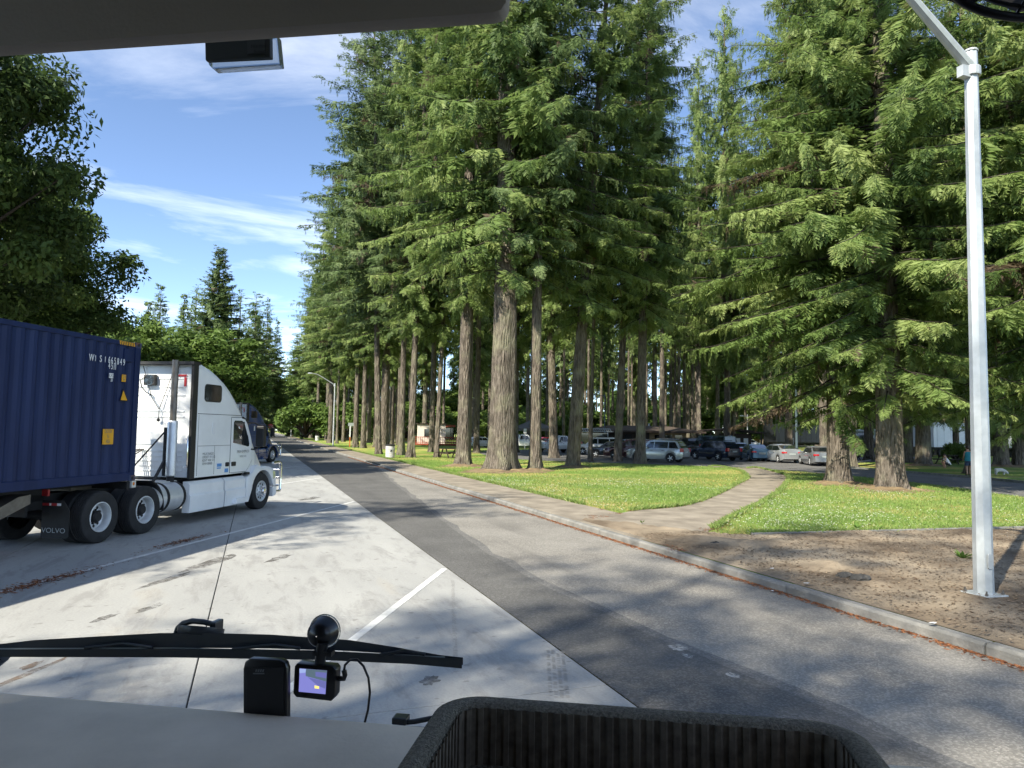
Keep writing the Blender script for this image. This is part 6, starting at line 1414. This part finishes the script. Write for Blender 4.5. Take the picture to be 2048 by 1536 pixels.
# stains and pale spots on the paving
def stain_mat(name, col, a):
    m = bpy.data.materials.new(name); m.use_nodes = True; t = m.node_tree; b = t.nodes['Principled BSDF']; b.inputs['Base Color'].default_value = (*col, 1); b.inputs['Roughness'].default_value = .75
    n = N(t, 'ShaderNodeTexNoise'); n.inputs['Scale'].default_value = 5; n.inputs['Detail'].default_value = 8; n.inputs['Roughness'].default_value = .7
    g = N(t, 'ShaderNodeNewGeometry'); t.links.new(g.outputs['Position'], n.inputs['Vector'])
    r = N(t, 'ShaderNodeValToRGB'); r.color_ramp.elements[0].position = .38; r.color_ramp.elements[1].position = .62; r.color_ramp.elements[1].color = (a, a, a, 1); t.links.new(n.outputs[0], r.inputs[0]); t.links.new(r.outputs[0], b.inputs['Alpha']); return m
M_oil = stain_mat('oil_stain', (.11, .10, .09), .8); M_brst = stain_mat('brown_stain', (.24, .17, .12), .85); M_pale = stain_mat('pale_spot', (.50, .49, .46), .9)
def stain(px, py, lx, ly, m, lb, z, along=True):
    p = G(px, py, z); rg_ = random.Random(px * 7 + py); pts = []; a, c = (TD, SD) if along else (Vector((0, 1, 0)), Vector((1, 0, 0)))
    for i in range(22):
        t = 2 * math.pi * i / 22; k = rg_.uniform(.65, 1.15); q = p + a * (lx * k * math.cos(t)) + c * (ly * k * math.sin(t)); pts.append((q.x, q.y, z))
    o = MB().poly(pts).obj('stain', m); o['kind'] = 'stuff'; o['label'] = lb
for px, py, lx, ly, m, lb in ((60, 1345, .55, .05, M_brst, 'long brown stain on the concrete beneath the wiper'), (65, 1330, .14, .06, M_brst, 'small brown stain on the concrete beneath the wiper'), (420, 1125, .9, .16, M_oil, 'grey streak on the sunlit concrete'), (330, 1160, .7, .10, M_oil, 'grey streak left of the long joint'), (560, 1115, .5, .12, M_oil, 'grey streak near the painted line'), (210, 1235, .22, .08, M_oil, 'small dark drip mark on the concrete'), (300, 1215, .3, .07, M_oil, 'dark drip mark left of the long joint'), (860, 1360, .14, .09, M_oil, 'dark scuff mark near the tray corner'), (620, 997, .8, .22, M_oil, 'oily stain ahead of the white truck')): stain(px, py, lx, ly, m, lb, .0025)
for px, py, lx, ly, m, lb in ((1355, 1295, .14, .10, M_pale, 'pale spot on the near asphalt'), (1375, 1312, .09, .05, M_pale, 'small pale spot on the near asphalt'), (1467, 1350, .10, .06, M_pale, 'pale spot on the asphalt closest to the tray')): stain(px, py, lx, ly, m, lb, .0062, False)
# ------------------------------------------------------------------ the motorhome the picture is taken from
MH = empty('motorhome', (0, 0, 0), -HEAD, 'motorhome cab around the viewer: dash, wiper, visor and windscreen', 'motorhome')
RZ = Matrix.Rotation(HEAD, 3, 'Z')            # world to vehicle axes (x right, y forward)
def VP(px, py, v):                            # picture point on the plane y = v of the vehicle
    d = RZ @ ray(px, py); t = v / d.y; p = d * t; return Vector((p.x, p.y, p.z + CAMH))
M_dash = mat('dash_vinyl', (0.68, 0.57, 0.44), .8, noise=.13, nscale=3, bump=.12, bscale=120, detail=7)
M_visor = mat('visor_cloth', (0.30, 0.26, 0.225), .9, bump=.1, bscale=150)
M_trim = mat('dark_trim', (0.03, 0.03, 0.03), .7)
M_body = mat('motorhome_skin', (0.55, 0.55, 0.53), .5)
M_wip = mat('wiper_black', (0.022, 0.025, 0.032), .34)
M_dev = mat('device_black', (0.008, 0.008, 0.009), .28)
M_carpet = mat('tray_weave', (0.31, 0.275, 0.21), .95, bump=1.0, bscale=420, noise=.28, nscale=260, detail=1)
M_rib = mat('tray_rib_cloth', (0.13, 0.105, 0.075), .95, noise=.3, nscale=60)
U0, U1 = -1.62, .85
# shell
MB().box(U0, U1, -5.5, .90, 3.44, 3.56).obj('roof', M_body, MH); MB().box(U0, U1, -5.5, .88, 3.38, 3.438).obj('ceiling', M_visor, MH)
for x0, x1 in ((U0 - .06, U0), (U1, U1 + .06)):
    MB().box(x0, x1, -5.5, -.15, .5, 3.56).obj('side_wall', M_body, MH); MB().box(x0, x1, -.148, 1.38, .5, 1.75).obj('door_panel', M_body, MH); MB().box(x0, x1, -.148, .9, 3.1, 3.56).obj('door_header', M_body, MH); MB().box(x0, x1, 1.05, 1.25, 1.752, 3.3).obj('pillar', M_body, MH)
MB().box(U0, U1, -5.5, -5.44, .5, 3.438).obj('rear_wall', M_body, MH); MB().box(U0, U1, -5.44, 1.36, .45, .5).obj('floor', M_trim, MH)
MB().box(U0, U1, -1.0, -.96, .5, 3.38).obj('curtain', M_visor, MH)
MB().box(U0, U1, 1.42, 1.50, .45, 1.60).obj('front_cowl', M_body, MH, bevel=.03)
MB().box(U0, U1, .905, 1.06, 3.30, 3.56).obj('front_cap', M_body, MH)
for (x, y, s) in ((U0 + .2, .9, 1), (U1 - .2, .9, 1), (U0 + .2, -3.9, 1), (U1 - .2, -3.9, 1)):
    b = MB(); b.lathe([(.2, -.12), (.38, -.12), (.4, -.08), (.4, .08), (.38, .12), (.2, .12)], (x, y, .4), (1, 0, 0), 20); b.obj('wheel', M_rubber, MH)
# windscreen: a clear pane, leaning back a little
mg = bpy.data.materials.new('windscreen_glass'); mg.use_nodes = True; t_ = mg.node_tree; t_.nodes.clear(); tb_ = N(t_, 'ShaderNodeBsdfTransparent'); tb_.inputs[0].default_value = (.955, .975, .965, 1); ob_ = N(t_, 'ShaderNodeOutputMaterial'); t_.links.new(tb_.outputs[0], ob_.inputs[0])
MB().poly([(U0, 1.40, 1.60), (U1, 1.40, 1.60), (U1, .98, 3.32), (U0, .98, 3.32)]).obj('windscreen', mg, MH)
# dashboard: rounded crest, falling away forward and back
prof = [(.10, 1.60), (.45, 1.735), (.70, 1.80), (.90, 1.832), (1.02, 1.838), (1.10, 1.826), (1.16, 1.795), (1.20, 1.74), (1.22, 1.60)]
zc = VP(400, 1436, 1.04).z; prof = [(y, z + zc - 1.838) for y, z in prof]
b = MB(); b.loft([[(x, y, z - .0) for y, z in prof] + [(x, 1.22, 1.3), (x, .1, 1.3)] for x in np.linspace(U0 + .01, U1 - .01, 12)]); b.obj('dashboard', M_dash, MH, smooth=50)
# sun visor hanging from the header
c = [VP(-180, 110, .93), VP(0, 97, .93), VP(520, 62, .93), VP(940, 33, .93), VP(985, 30, .93), VP(1004, 24, .93), VP(1014, 8, .93), VP(1018, -40, .93), VP(1015, -160, .93), VP(-180, -160, .93)]
b = MB(); b.prism([(p.x, p.z) for p in c], lambda u, v, w: (u, w, v), .925, .955); b.obj('sun_visor', M_visor, MH, smooth=40, bevel=.008)
# wipers, outside the glass
WV = 1.46
def wtube(pts, r, n=8, v=WV): return [VP(x, y, v) for x, y in pts]
wm = bpy.data.objects.new('wiper', None); COL.objects.link(wm); wm.parent = MH
def wstrip(pairs, v0, v1, name, m):            # ribbon with upper and lower picture outlines
    b = MB(); b.loft([[VP(x, a, v0), VP(x, a, v1), VP(x, c_, v1), VP(x, c_, v0)] for x, a, c_ in pairs]); return b.obj(name, m, wm, smooth=45)
wstrip([(-260, 1297, 1312), (0, 1299, 1314), (350, 1297, 1315), (640, 1301, 1320), (820, 1311, 1328), (924, 1318, 1337)], WV, WV + .022, 'rubber_blade', M_wip)
wstrip([(-260, 1297, 1301), (0, 1296, 1301), (350, 1295, 1299), (640, 1301, 1305), (890, 1313, 1317)], WV + .004, WV + .012, 'blade_spine', M_galv)
wstrip([(-260, 1294, 1299), (0, 1288, 1296), (70, 1280, 1298), (210, 1272, 1297), (320, 1266, 1296), (420, 1266, 1296), (540, 1269, 1297), (700, 1280, 1302), (790, 1294, 1308), (880, 1310, 1320), (926, 1315, 1330)], WV + .015, WV + .05, 'carrier_beam', M_wip)
for x0, x1, x2, y in ((170, 245, 305, 1292), (465, 550, 600, 1294), (760, 810, 850, 1306)):
    b = MB(); b.tube([VP(x0, y + 4, WV + .0), VP((x0 + x1) / 2, y, WV), VP(x1, y - 5, WV + .005), VP((x1 + x2) / 2, y - 1, WV), VP(x2, y + 3, WV)], .0035, 6); b.obj('yoke', M_wip, wm, smooth=60)
b = MB(); cpt = VP(400, 1264, WV + .05); b.lathe([(.001, 0), (.046, 0), (.05, .006), (.05, .018), (.001, .02)], cpt - Vector((0, 0, .008)), (0, .35, 1), 24, closed=True); b.obj('pivot_cover', M_wip, wm, smooth=40)
b = MB(); b.obox(VP(399, 1261, WV + .04), (.018, .006, .008), Matrix.Identity(3)); b.obj('pivot_clip', M_alu, wm)
b = MB(); q0, q1 = VP(424, 1242, WV + .05), VP(449, 1268, WV + .08); b.box(q0.x, q1.x, WV + .04, WV + .075, q1.z, q0.z); b.obj('hose_socket', M_wip, wm, bevel=.003)
b = MB(); b.tube([VP(352, 1268, WV + .05), VP(356, 1256, WV + .05), VP(366, 1247, WV + .05), VP(385, 1242, WV + .05), VP(408, 1244, WV + .05), VP(428, 1249, WV + .05)], .0065, 8); b.obj('washer_hose', M_wip, wm, smooth=60)
b = MB(); b.tube([VP(-160, 1420, WV + .1), VP(-60, 1360, WV + .09), VP(10, 1312, WV + .05)], [.022, .02, .012], 10); b.obj('wiper_arm', M_wip, wm, smooth=60)
w2 = bpy.data.objects.new('wiper', None); COL.objects.link(w2); w2.parent = MH
b = MB(); q0, q1 = VP(783, 1436, WV), VP(812, 1452, WV); b.box(q0.x, q1.x, WV, WV + .03, q1.z, q0.z); b.obj('hose_socket', M_wip, w2, bevel=.003)
b = MB(); b.tube([VP(808, 1445, WV + .01), VP(830, 1443, WV + .01), VP(860, 1437, WV + .01), VP(930, 1430, WV + .01)], .0055, 8); b.obj('washer_hose', M_wip, w2, smooth=60)
b = MB(); b.tube([VP(775, 1475, WV), VP(800, 1462, WV), VP(900, 1470, WV)], .012, 8); b.obj('pivot', M_wip, w2, smooth=60)

# box stuck to the glass
TV = 1.27
tp = empty('glass_transponder', (0, 0, 0), -HEAD, 'black box in clear tray stuck to the glass under the visor', 'transponder')
a, c_ = VP(413, 76, TV), VP(553, 130, TV)
M_clear = mat('clear_tray', (0.62, 0.68, 0.72), .15, trans=.9)
b = MB(); P4 = [VP(413, 82, TV), VP(553, 68, TV), VP(559, 128, TV), VP(425, 137, TV), VP(416, 128, TV)]; b.prism([(p.x, p.z) for p in P4], lambda u, v, w: (u, w, v), TV + .001, TV + .022); b.obj('clear_tray', M_clear, tp, bevel=.003)
b = MB(); P4 = [VP(416, 81, TV), VP(546, 73, TV), VP(547, 121, TV), VP(417, 127, TV)]; b.prism([(p.x, p.z) for p in P4], lambda u, v, w: (u, w, v), TV - .012, TV); cs_ = b.obj('case', mat('case_dark', (0.030, 0.034, 0.033), .5), tp, bevel=.003)
b = MB(); P4 = [VP(501, 84, TV), VP(536, 82, TV), VP(537, 113, TV), VP(502, 115, TV)]; b.prism([(p.x, p.z) for p in P4], lambda u, v, w: (u, w, v), TV - .0135, TV - .0125); b.obj('label_patch', mat('label_grey', (0.052, 0.056, 0.056), .6), cs_)
for s_, y_ in (('Horizon', 92), ('Scout', 103)):
    p = VP(518.5, y_, TV - .0142); text_mesh('lettering', s_, .0105, M_dev, cs_, frame(p, (1, 0, -.03), (.03, 0, 1)))

# phone-like device standing on the dash
PV = 1.10
ph = empty('handset', (0, 0, 0), -HEAD, 'black handset standing upright on the dash behind the wiper', 'handset')
P4 = [VP(486, 1446, PV), VP(486, 1338, PV), VP(489, 1324, PV), VP(500, 1317, PV), VP(560, 1320, PV), VP(570, 1326, PV), VP(574, 1338, PV), VP(574, 1446, PV)]
b = MB(); b.prism([(p.x, p.z) for p in P4], lambda u, v, w: (u, w, v), PV, PV + .014); hb = b.obj('case', M_dev, ph, smooth=40, bevel=.003)
P4 = [VP(492, 1446, PV), VP(496, 1365, PV), VP(492, 1335, PV), VP(568, 1335, PV), VP(569, 1446, PV)]
b = MB(); b.prism([(p.x, p.z) for p in P4], lambda u, v, w: (u, w, v), PV - .0015, PV - .0003); b.obj('back_plate', mat('back_plate_black', (0.004, 0.004, 0.005), .35), hb)
for k in range(4):
    P4 = [VP(513 + k * 4.6, 1338, PV), VP(515.8 + k * 4.6, 1338, PV), VP(514.3 + k * 4.6, 1343, PV), VP(511.5 + k * 4.6, 1343, PV)]
    b = MB(); b.prism([(p.x, p.z) for p in P4], lambda u, v, w: (u, w, v), PV - .0022, PV - .0016); b.obj('emblem_bar', mat('emblem_grey', (0.12, 0.125, 0.13), .5), hb)
b = MB(); P4 = [VP(507, 1345, PV), VP(530, 1345, PV), VP(530, 1347.5, PV), VP(507, 1347.5, PV)]; b.prism([(p.x, p.z) for p in P4], lambda u, v, w: (u, w, v), PV - .0022, PV - .0016); b.obj('emblem_line', MATS['emblem_grey'], hb)

# dash camera on a suction mount
DV = 1.16
dc = empty('dash_camera', (0, 0, 0), -HEAD, 'small black dash camera with lit screen on a suction mount', 'camera')
b = MB(); cpt = VP(649, 1262, DV + .03); b.lathe([(.001, 0), (.015, .002), (.022, .012), (.0255, .03), (.0265, .034)], cpt - Vector((0, .034, 0)), (0, 1, 0), 26, closed=True); b.obj('suction_cup', M_dev, dc, smooth=50)
b = MB(); b.lathe([(.0262, .0), (.0285, .0005), (.0285, .003), (.0262, .0035)], cpt, (0, 1, 0), 26, closed=True); b.obj('cup_rim', M_clear, dc)
b = MB(); b.tube([VP(646, 1285, DV), VP(642, 1305, DV), VP(640, 1327, DV)], [.010, .009, .009], 10); q0, q1 = VP(629, 1300, DV), VP(666, 1311, DV); b.box(q0.x, q1.x, DV - .008, DV + .008, q1.z, q0.z); b.obj('mount_arm', M_dev, dc, smooth=40)
P4 = [VP(600, 1322, DV), VP(672, 1329, DV), VP(677, 1336, DV), VP(675, 1388, DV), VP(668, 1398, DV), VP(598, 1390, DV), VP(592, 1382, DV), VP(595, 1328, DV)]
b = MB(); b.prism([(p.x, p.z) for p in P4], lambda u, v, w: (u, w, v), DV - .012, DV + .012); cb = b.obj('camera_body', M_dev, dc, smooth=40, bevel=.003)
b = MB(); b.lathe([(.012, 0), (.012, .01), (.009, .012), (.001, .012)], VP(635, 1360, DV + .012), (0, 1, 0), 16, closed=True); b.obj('lens', M_glass, cb)
ms = bpy.data.materials.new('lit_screen'); ms.use_nodes = True; t_ = ms.node_tree; pb_ = t_.nodes['Principled BSDF']; pb_.inputs['Roughness'].default_value = .3
# the screen shows the road scene: sky and trees above, pale concrete below, a yellow date mark
MS = [mat('screen_trees', (.02, .03, .03), .3, emit=(.035, .055, .075, 1.0)), mat('screen_ground', (.02, .02, .04), .3, emit=(.08, .085, .24, 1.0)), mat('screen_road', (.02, .02, .03), .3, emit=(.05, .055, .16, 1.0)), mat('screen_mark', (.02, .02, .02), .3, emit=(.42, .34, .10, 1.0)), mat('screen_sky', (.02, .02, .04), .3, emit=(.12, .16, .30, 1.0))]
def scr(pts, m, k):
    b = MB(); P = [VP(x, y, DV) for x, y in pts]; b.poly([(p.x, DV - .0125 - .0003 * k, p.z) for p in P]); b.obj('screen_patch', MS[m], cb)
scr([(606, 1332), (660, 1336), (657, 1383), (604, 1378)], 1, 0); scr([(618, 1333), (660, 1336), (659, 1358), (618, 1347)], 0, 1); scr([(622, 1349), (659, 1358), (657, 1372), (642, 1366)], 2, 2); scr([(606, 1332), (619, 1333), (618, 1340), (606, 1341)], 4, 3); scr([(636, 1365), (645, 1367), (645, 1372), (636, 1371)], 3, 4); scr([(638, 1338), (660, 1340), (659, 1351), (638, 1347)], 2, 5)
b = MB(); b.tube([VP(677, 1357, DV), VP(688, 1357, DV), VP(690, 1350, DV), VP(688, 1340, DV)], .0045, 8); b.obj('cable_plug', M_dev, dc, smooth=60)
b = MB(); b.tube([VP(x, y, DV) for x, y in ((688, 1342), (690, 1330), (700, 1320), (714, 1319), (727, 1332), (737, 1356), (740, 1385), (736, 1420), (727, 1455), (722, 1475))], .0021, 7); b.obj('cable', M_dev, dc, smooth=60)

# woven tray on the dash
TZ = VP(1275, 1400, .90).z                     # rim height on the far side
def TP(px, py, z):                             # picture point on a level plane of the vehicle
    d = RZ @ ray(px, py); t = (z - CAMH) / d.z; p = d * t; return Vector((p.x, p.y, z))
tr = empty('dash_tray', (0, 0, 0), -HEAD, 'open brown woven tray with ribbed inner sides on the dash', 'tray')
pl_, pr_ = TP(893, 1384, TZ), TP(1672, 1432, TZ); ybk = (pl_.y + pr_.y) / 2; xl, xr = pl_.x - .004, pr_.x + .02; yf_ = .30; th = .030
def rrect(x0, x1, y0, y1, r, n=8):
    out = []
    for cx, cy, a0 in ((x1 - r, y1 - r, 0), (x0 + r, y1 - r, 90), (x0 + r, y0 + r, 180), (x1 - r, y0 + r, 270)):
        for i in range(n + 1): a_ = R(a0 + 90 * i / n); out.append((cx + r * math.cos(a_), cy + r * math.sin(a_)))
    return out
def resample(pts, n):
    P = [Vector(p) for p in pts] + [Vector(pts[0])]; L_ = [0]
    for a_, b_ in zip(P[:-1], P[1:]): L_.append(L_[-1] + (b_ - a_).length)
    out = []; j = 0
    for i in range(n):
        s = L_[-1] * i / n
        while L_[j + 1] < s: j += 1
        u = (s - L_[j]) / max(1e-9, L_[j + 1] - L_[j]); out.append(P[j].lerp(P[j + 1], u))
    return out
NR = 960
outer = resample(rrect(xl, xr, yf_, ybk, .055), NR); inner = resample(rrect(xl + th, xr - th, yf_ + th, ybk - th, .03), NR)
# align starting points
k0 = min(range(NR), key=lambda i: (inner[i] - outer[0]).length); inner = inner[k0:] + inner[:k0]
cen = Vector(((xl + xr) / 2, (yf_ + ybk) / 2))
b = MB()
def ringz(pts, z): return [(p.x, p.y, z) for p in pts]
mid = [o_.lerp(i_, .5) for o_, i_ in zip(outer, inner)]
b.loft([ringz(outer, TZ - .09), ringz(outer, TZ - .012), ringz([o_.lerp(i_, .12) for o_, i_ in zip(outer, inner)], TZ - .003), ringz(mid, TZ), ringz([o_.lerp(i_, .88) for o_, i_ in zip(outer, inner)], TZ - .002), ringz(inner, TZ - .008)], caps=False); b.obj('rim', M_carpet, tr, smooth=60)
rib = [p + (cen - p).normalized() * (.0028 * (i % 8 < 4)) + (cen - p).normalized() * .0006 for i, p in enumerate(inner)]
b = MB(); b.loft([ringz(rib, TZ - .006), ringz(rib, TZ - .085)], caps=False); b.obj('ribbed_lining', M_rib, tr)
b = MB(); b.poly([(p.x, p.y, TZ - .072) for p in inner[::8]]); b.obj('tray_floor', mat('tray_floor_carpet', (0.19, 0.175, 0.145), .95, noise=.35, nscale=140, bump=.8, bscale=250), tr)

# small fan in the upper right corner, nearly out of the picture
fn = empty('cab_fan', (0, 0, 0), -HEAD, 'black wire guard of a small cab fan in the top right corner', 'fan')
fc = VP(2090, -70, .75); b = MB(); cir = [(fc.x + .095 * math.cos(t), .75, fc.z + .055 * math.sin(t)) for t in (2 * math.pi * i / 40 for i in range(41))]; b.tube(cir, .0045, 7); b.obj('guard_ring', M_dev, fn, smooth=60)
for k, rr_ in enumerate((.8, .6)):
    b = MB(); b.tube([(fc.x + .095 * rr_ * math.cos(t), .75 - .006 * k, fc.z + .055 * rr_ * math.sin(t)) for t in (2 * math.pi * i / 40 for i in range(41))], .0024, 6); b.obj('guard_wire', M_dev, fn)
for k in range(10):
    t = 2 * math.pi * k / 10; MB().tube([(fc.x + .02 * math.cos(t), .745, fc.z + .012 * math.sin(t)), (fc.x + .095 * math.cos(t), .75, fc.z + .055 * math.sin(t))], .0018, 5).obj('guard_spoke', M_dev, fn)
b = MB(); b.lathe([(.001, 0), (.025, 0), (.025, .05), (.001, .055)], (fc.x, .74, fc.z), (0, 1, 0), 14, closed=True); b.obj('motor', M_dev, fn)
for k in range(4):
    t = 2 * math.pi * k / 4 + .4; c_, s_ = math.cos(t), math.sin(t); b = MB(); b.add([(fc.x + .02 * c_, .765, fc.z + .015 * s_), (fc.x + .085 * c_ - .02 * s_, .76, fc.z + .048 * s_ + .015 * c_), (fc.x + .088 * c_ + .01 * s_, .775, fc.z + .05 * s_ - .008 * c_), (fc.x + .025 * c_ + .012 * s_, .778, fc.z + .015 * s_ - .01 * c_)], [(0, 1, 2, 3)]); b.obj('blade', M_dev, fn)

# insect and bird marks dried on the outside of the glass
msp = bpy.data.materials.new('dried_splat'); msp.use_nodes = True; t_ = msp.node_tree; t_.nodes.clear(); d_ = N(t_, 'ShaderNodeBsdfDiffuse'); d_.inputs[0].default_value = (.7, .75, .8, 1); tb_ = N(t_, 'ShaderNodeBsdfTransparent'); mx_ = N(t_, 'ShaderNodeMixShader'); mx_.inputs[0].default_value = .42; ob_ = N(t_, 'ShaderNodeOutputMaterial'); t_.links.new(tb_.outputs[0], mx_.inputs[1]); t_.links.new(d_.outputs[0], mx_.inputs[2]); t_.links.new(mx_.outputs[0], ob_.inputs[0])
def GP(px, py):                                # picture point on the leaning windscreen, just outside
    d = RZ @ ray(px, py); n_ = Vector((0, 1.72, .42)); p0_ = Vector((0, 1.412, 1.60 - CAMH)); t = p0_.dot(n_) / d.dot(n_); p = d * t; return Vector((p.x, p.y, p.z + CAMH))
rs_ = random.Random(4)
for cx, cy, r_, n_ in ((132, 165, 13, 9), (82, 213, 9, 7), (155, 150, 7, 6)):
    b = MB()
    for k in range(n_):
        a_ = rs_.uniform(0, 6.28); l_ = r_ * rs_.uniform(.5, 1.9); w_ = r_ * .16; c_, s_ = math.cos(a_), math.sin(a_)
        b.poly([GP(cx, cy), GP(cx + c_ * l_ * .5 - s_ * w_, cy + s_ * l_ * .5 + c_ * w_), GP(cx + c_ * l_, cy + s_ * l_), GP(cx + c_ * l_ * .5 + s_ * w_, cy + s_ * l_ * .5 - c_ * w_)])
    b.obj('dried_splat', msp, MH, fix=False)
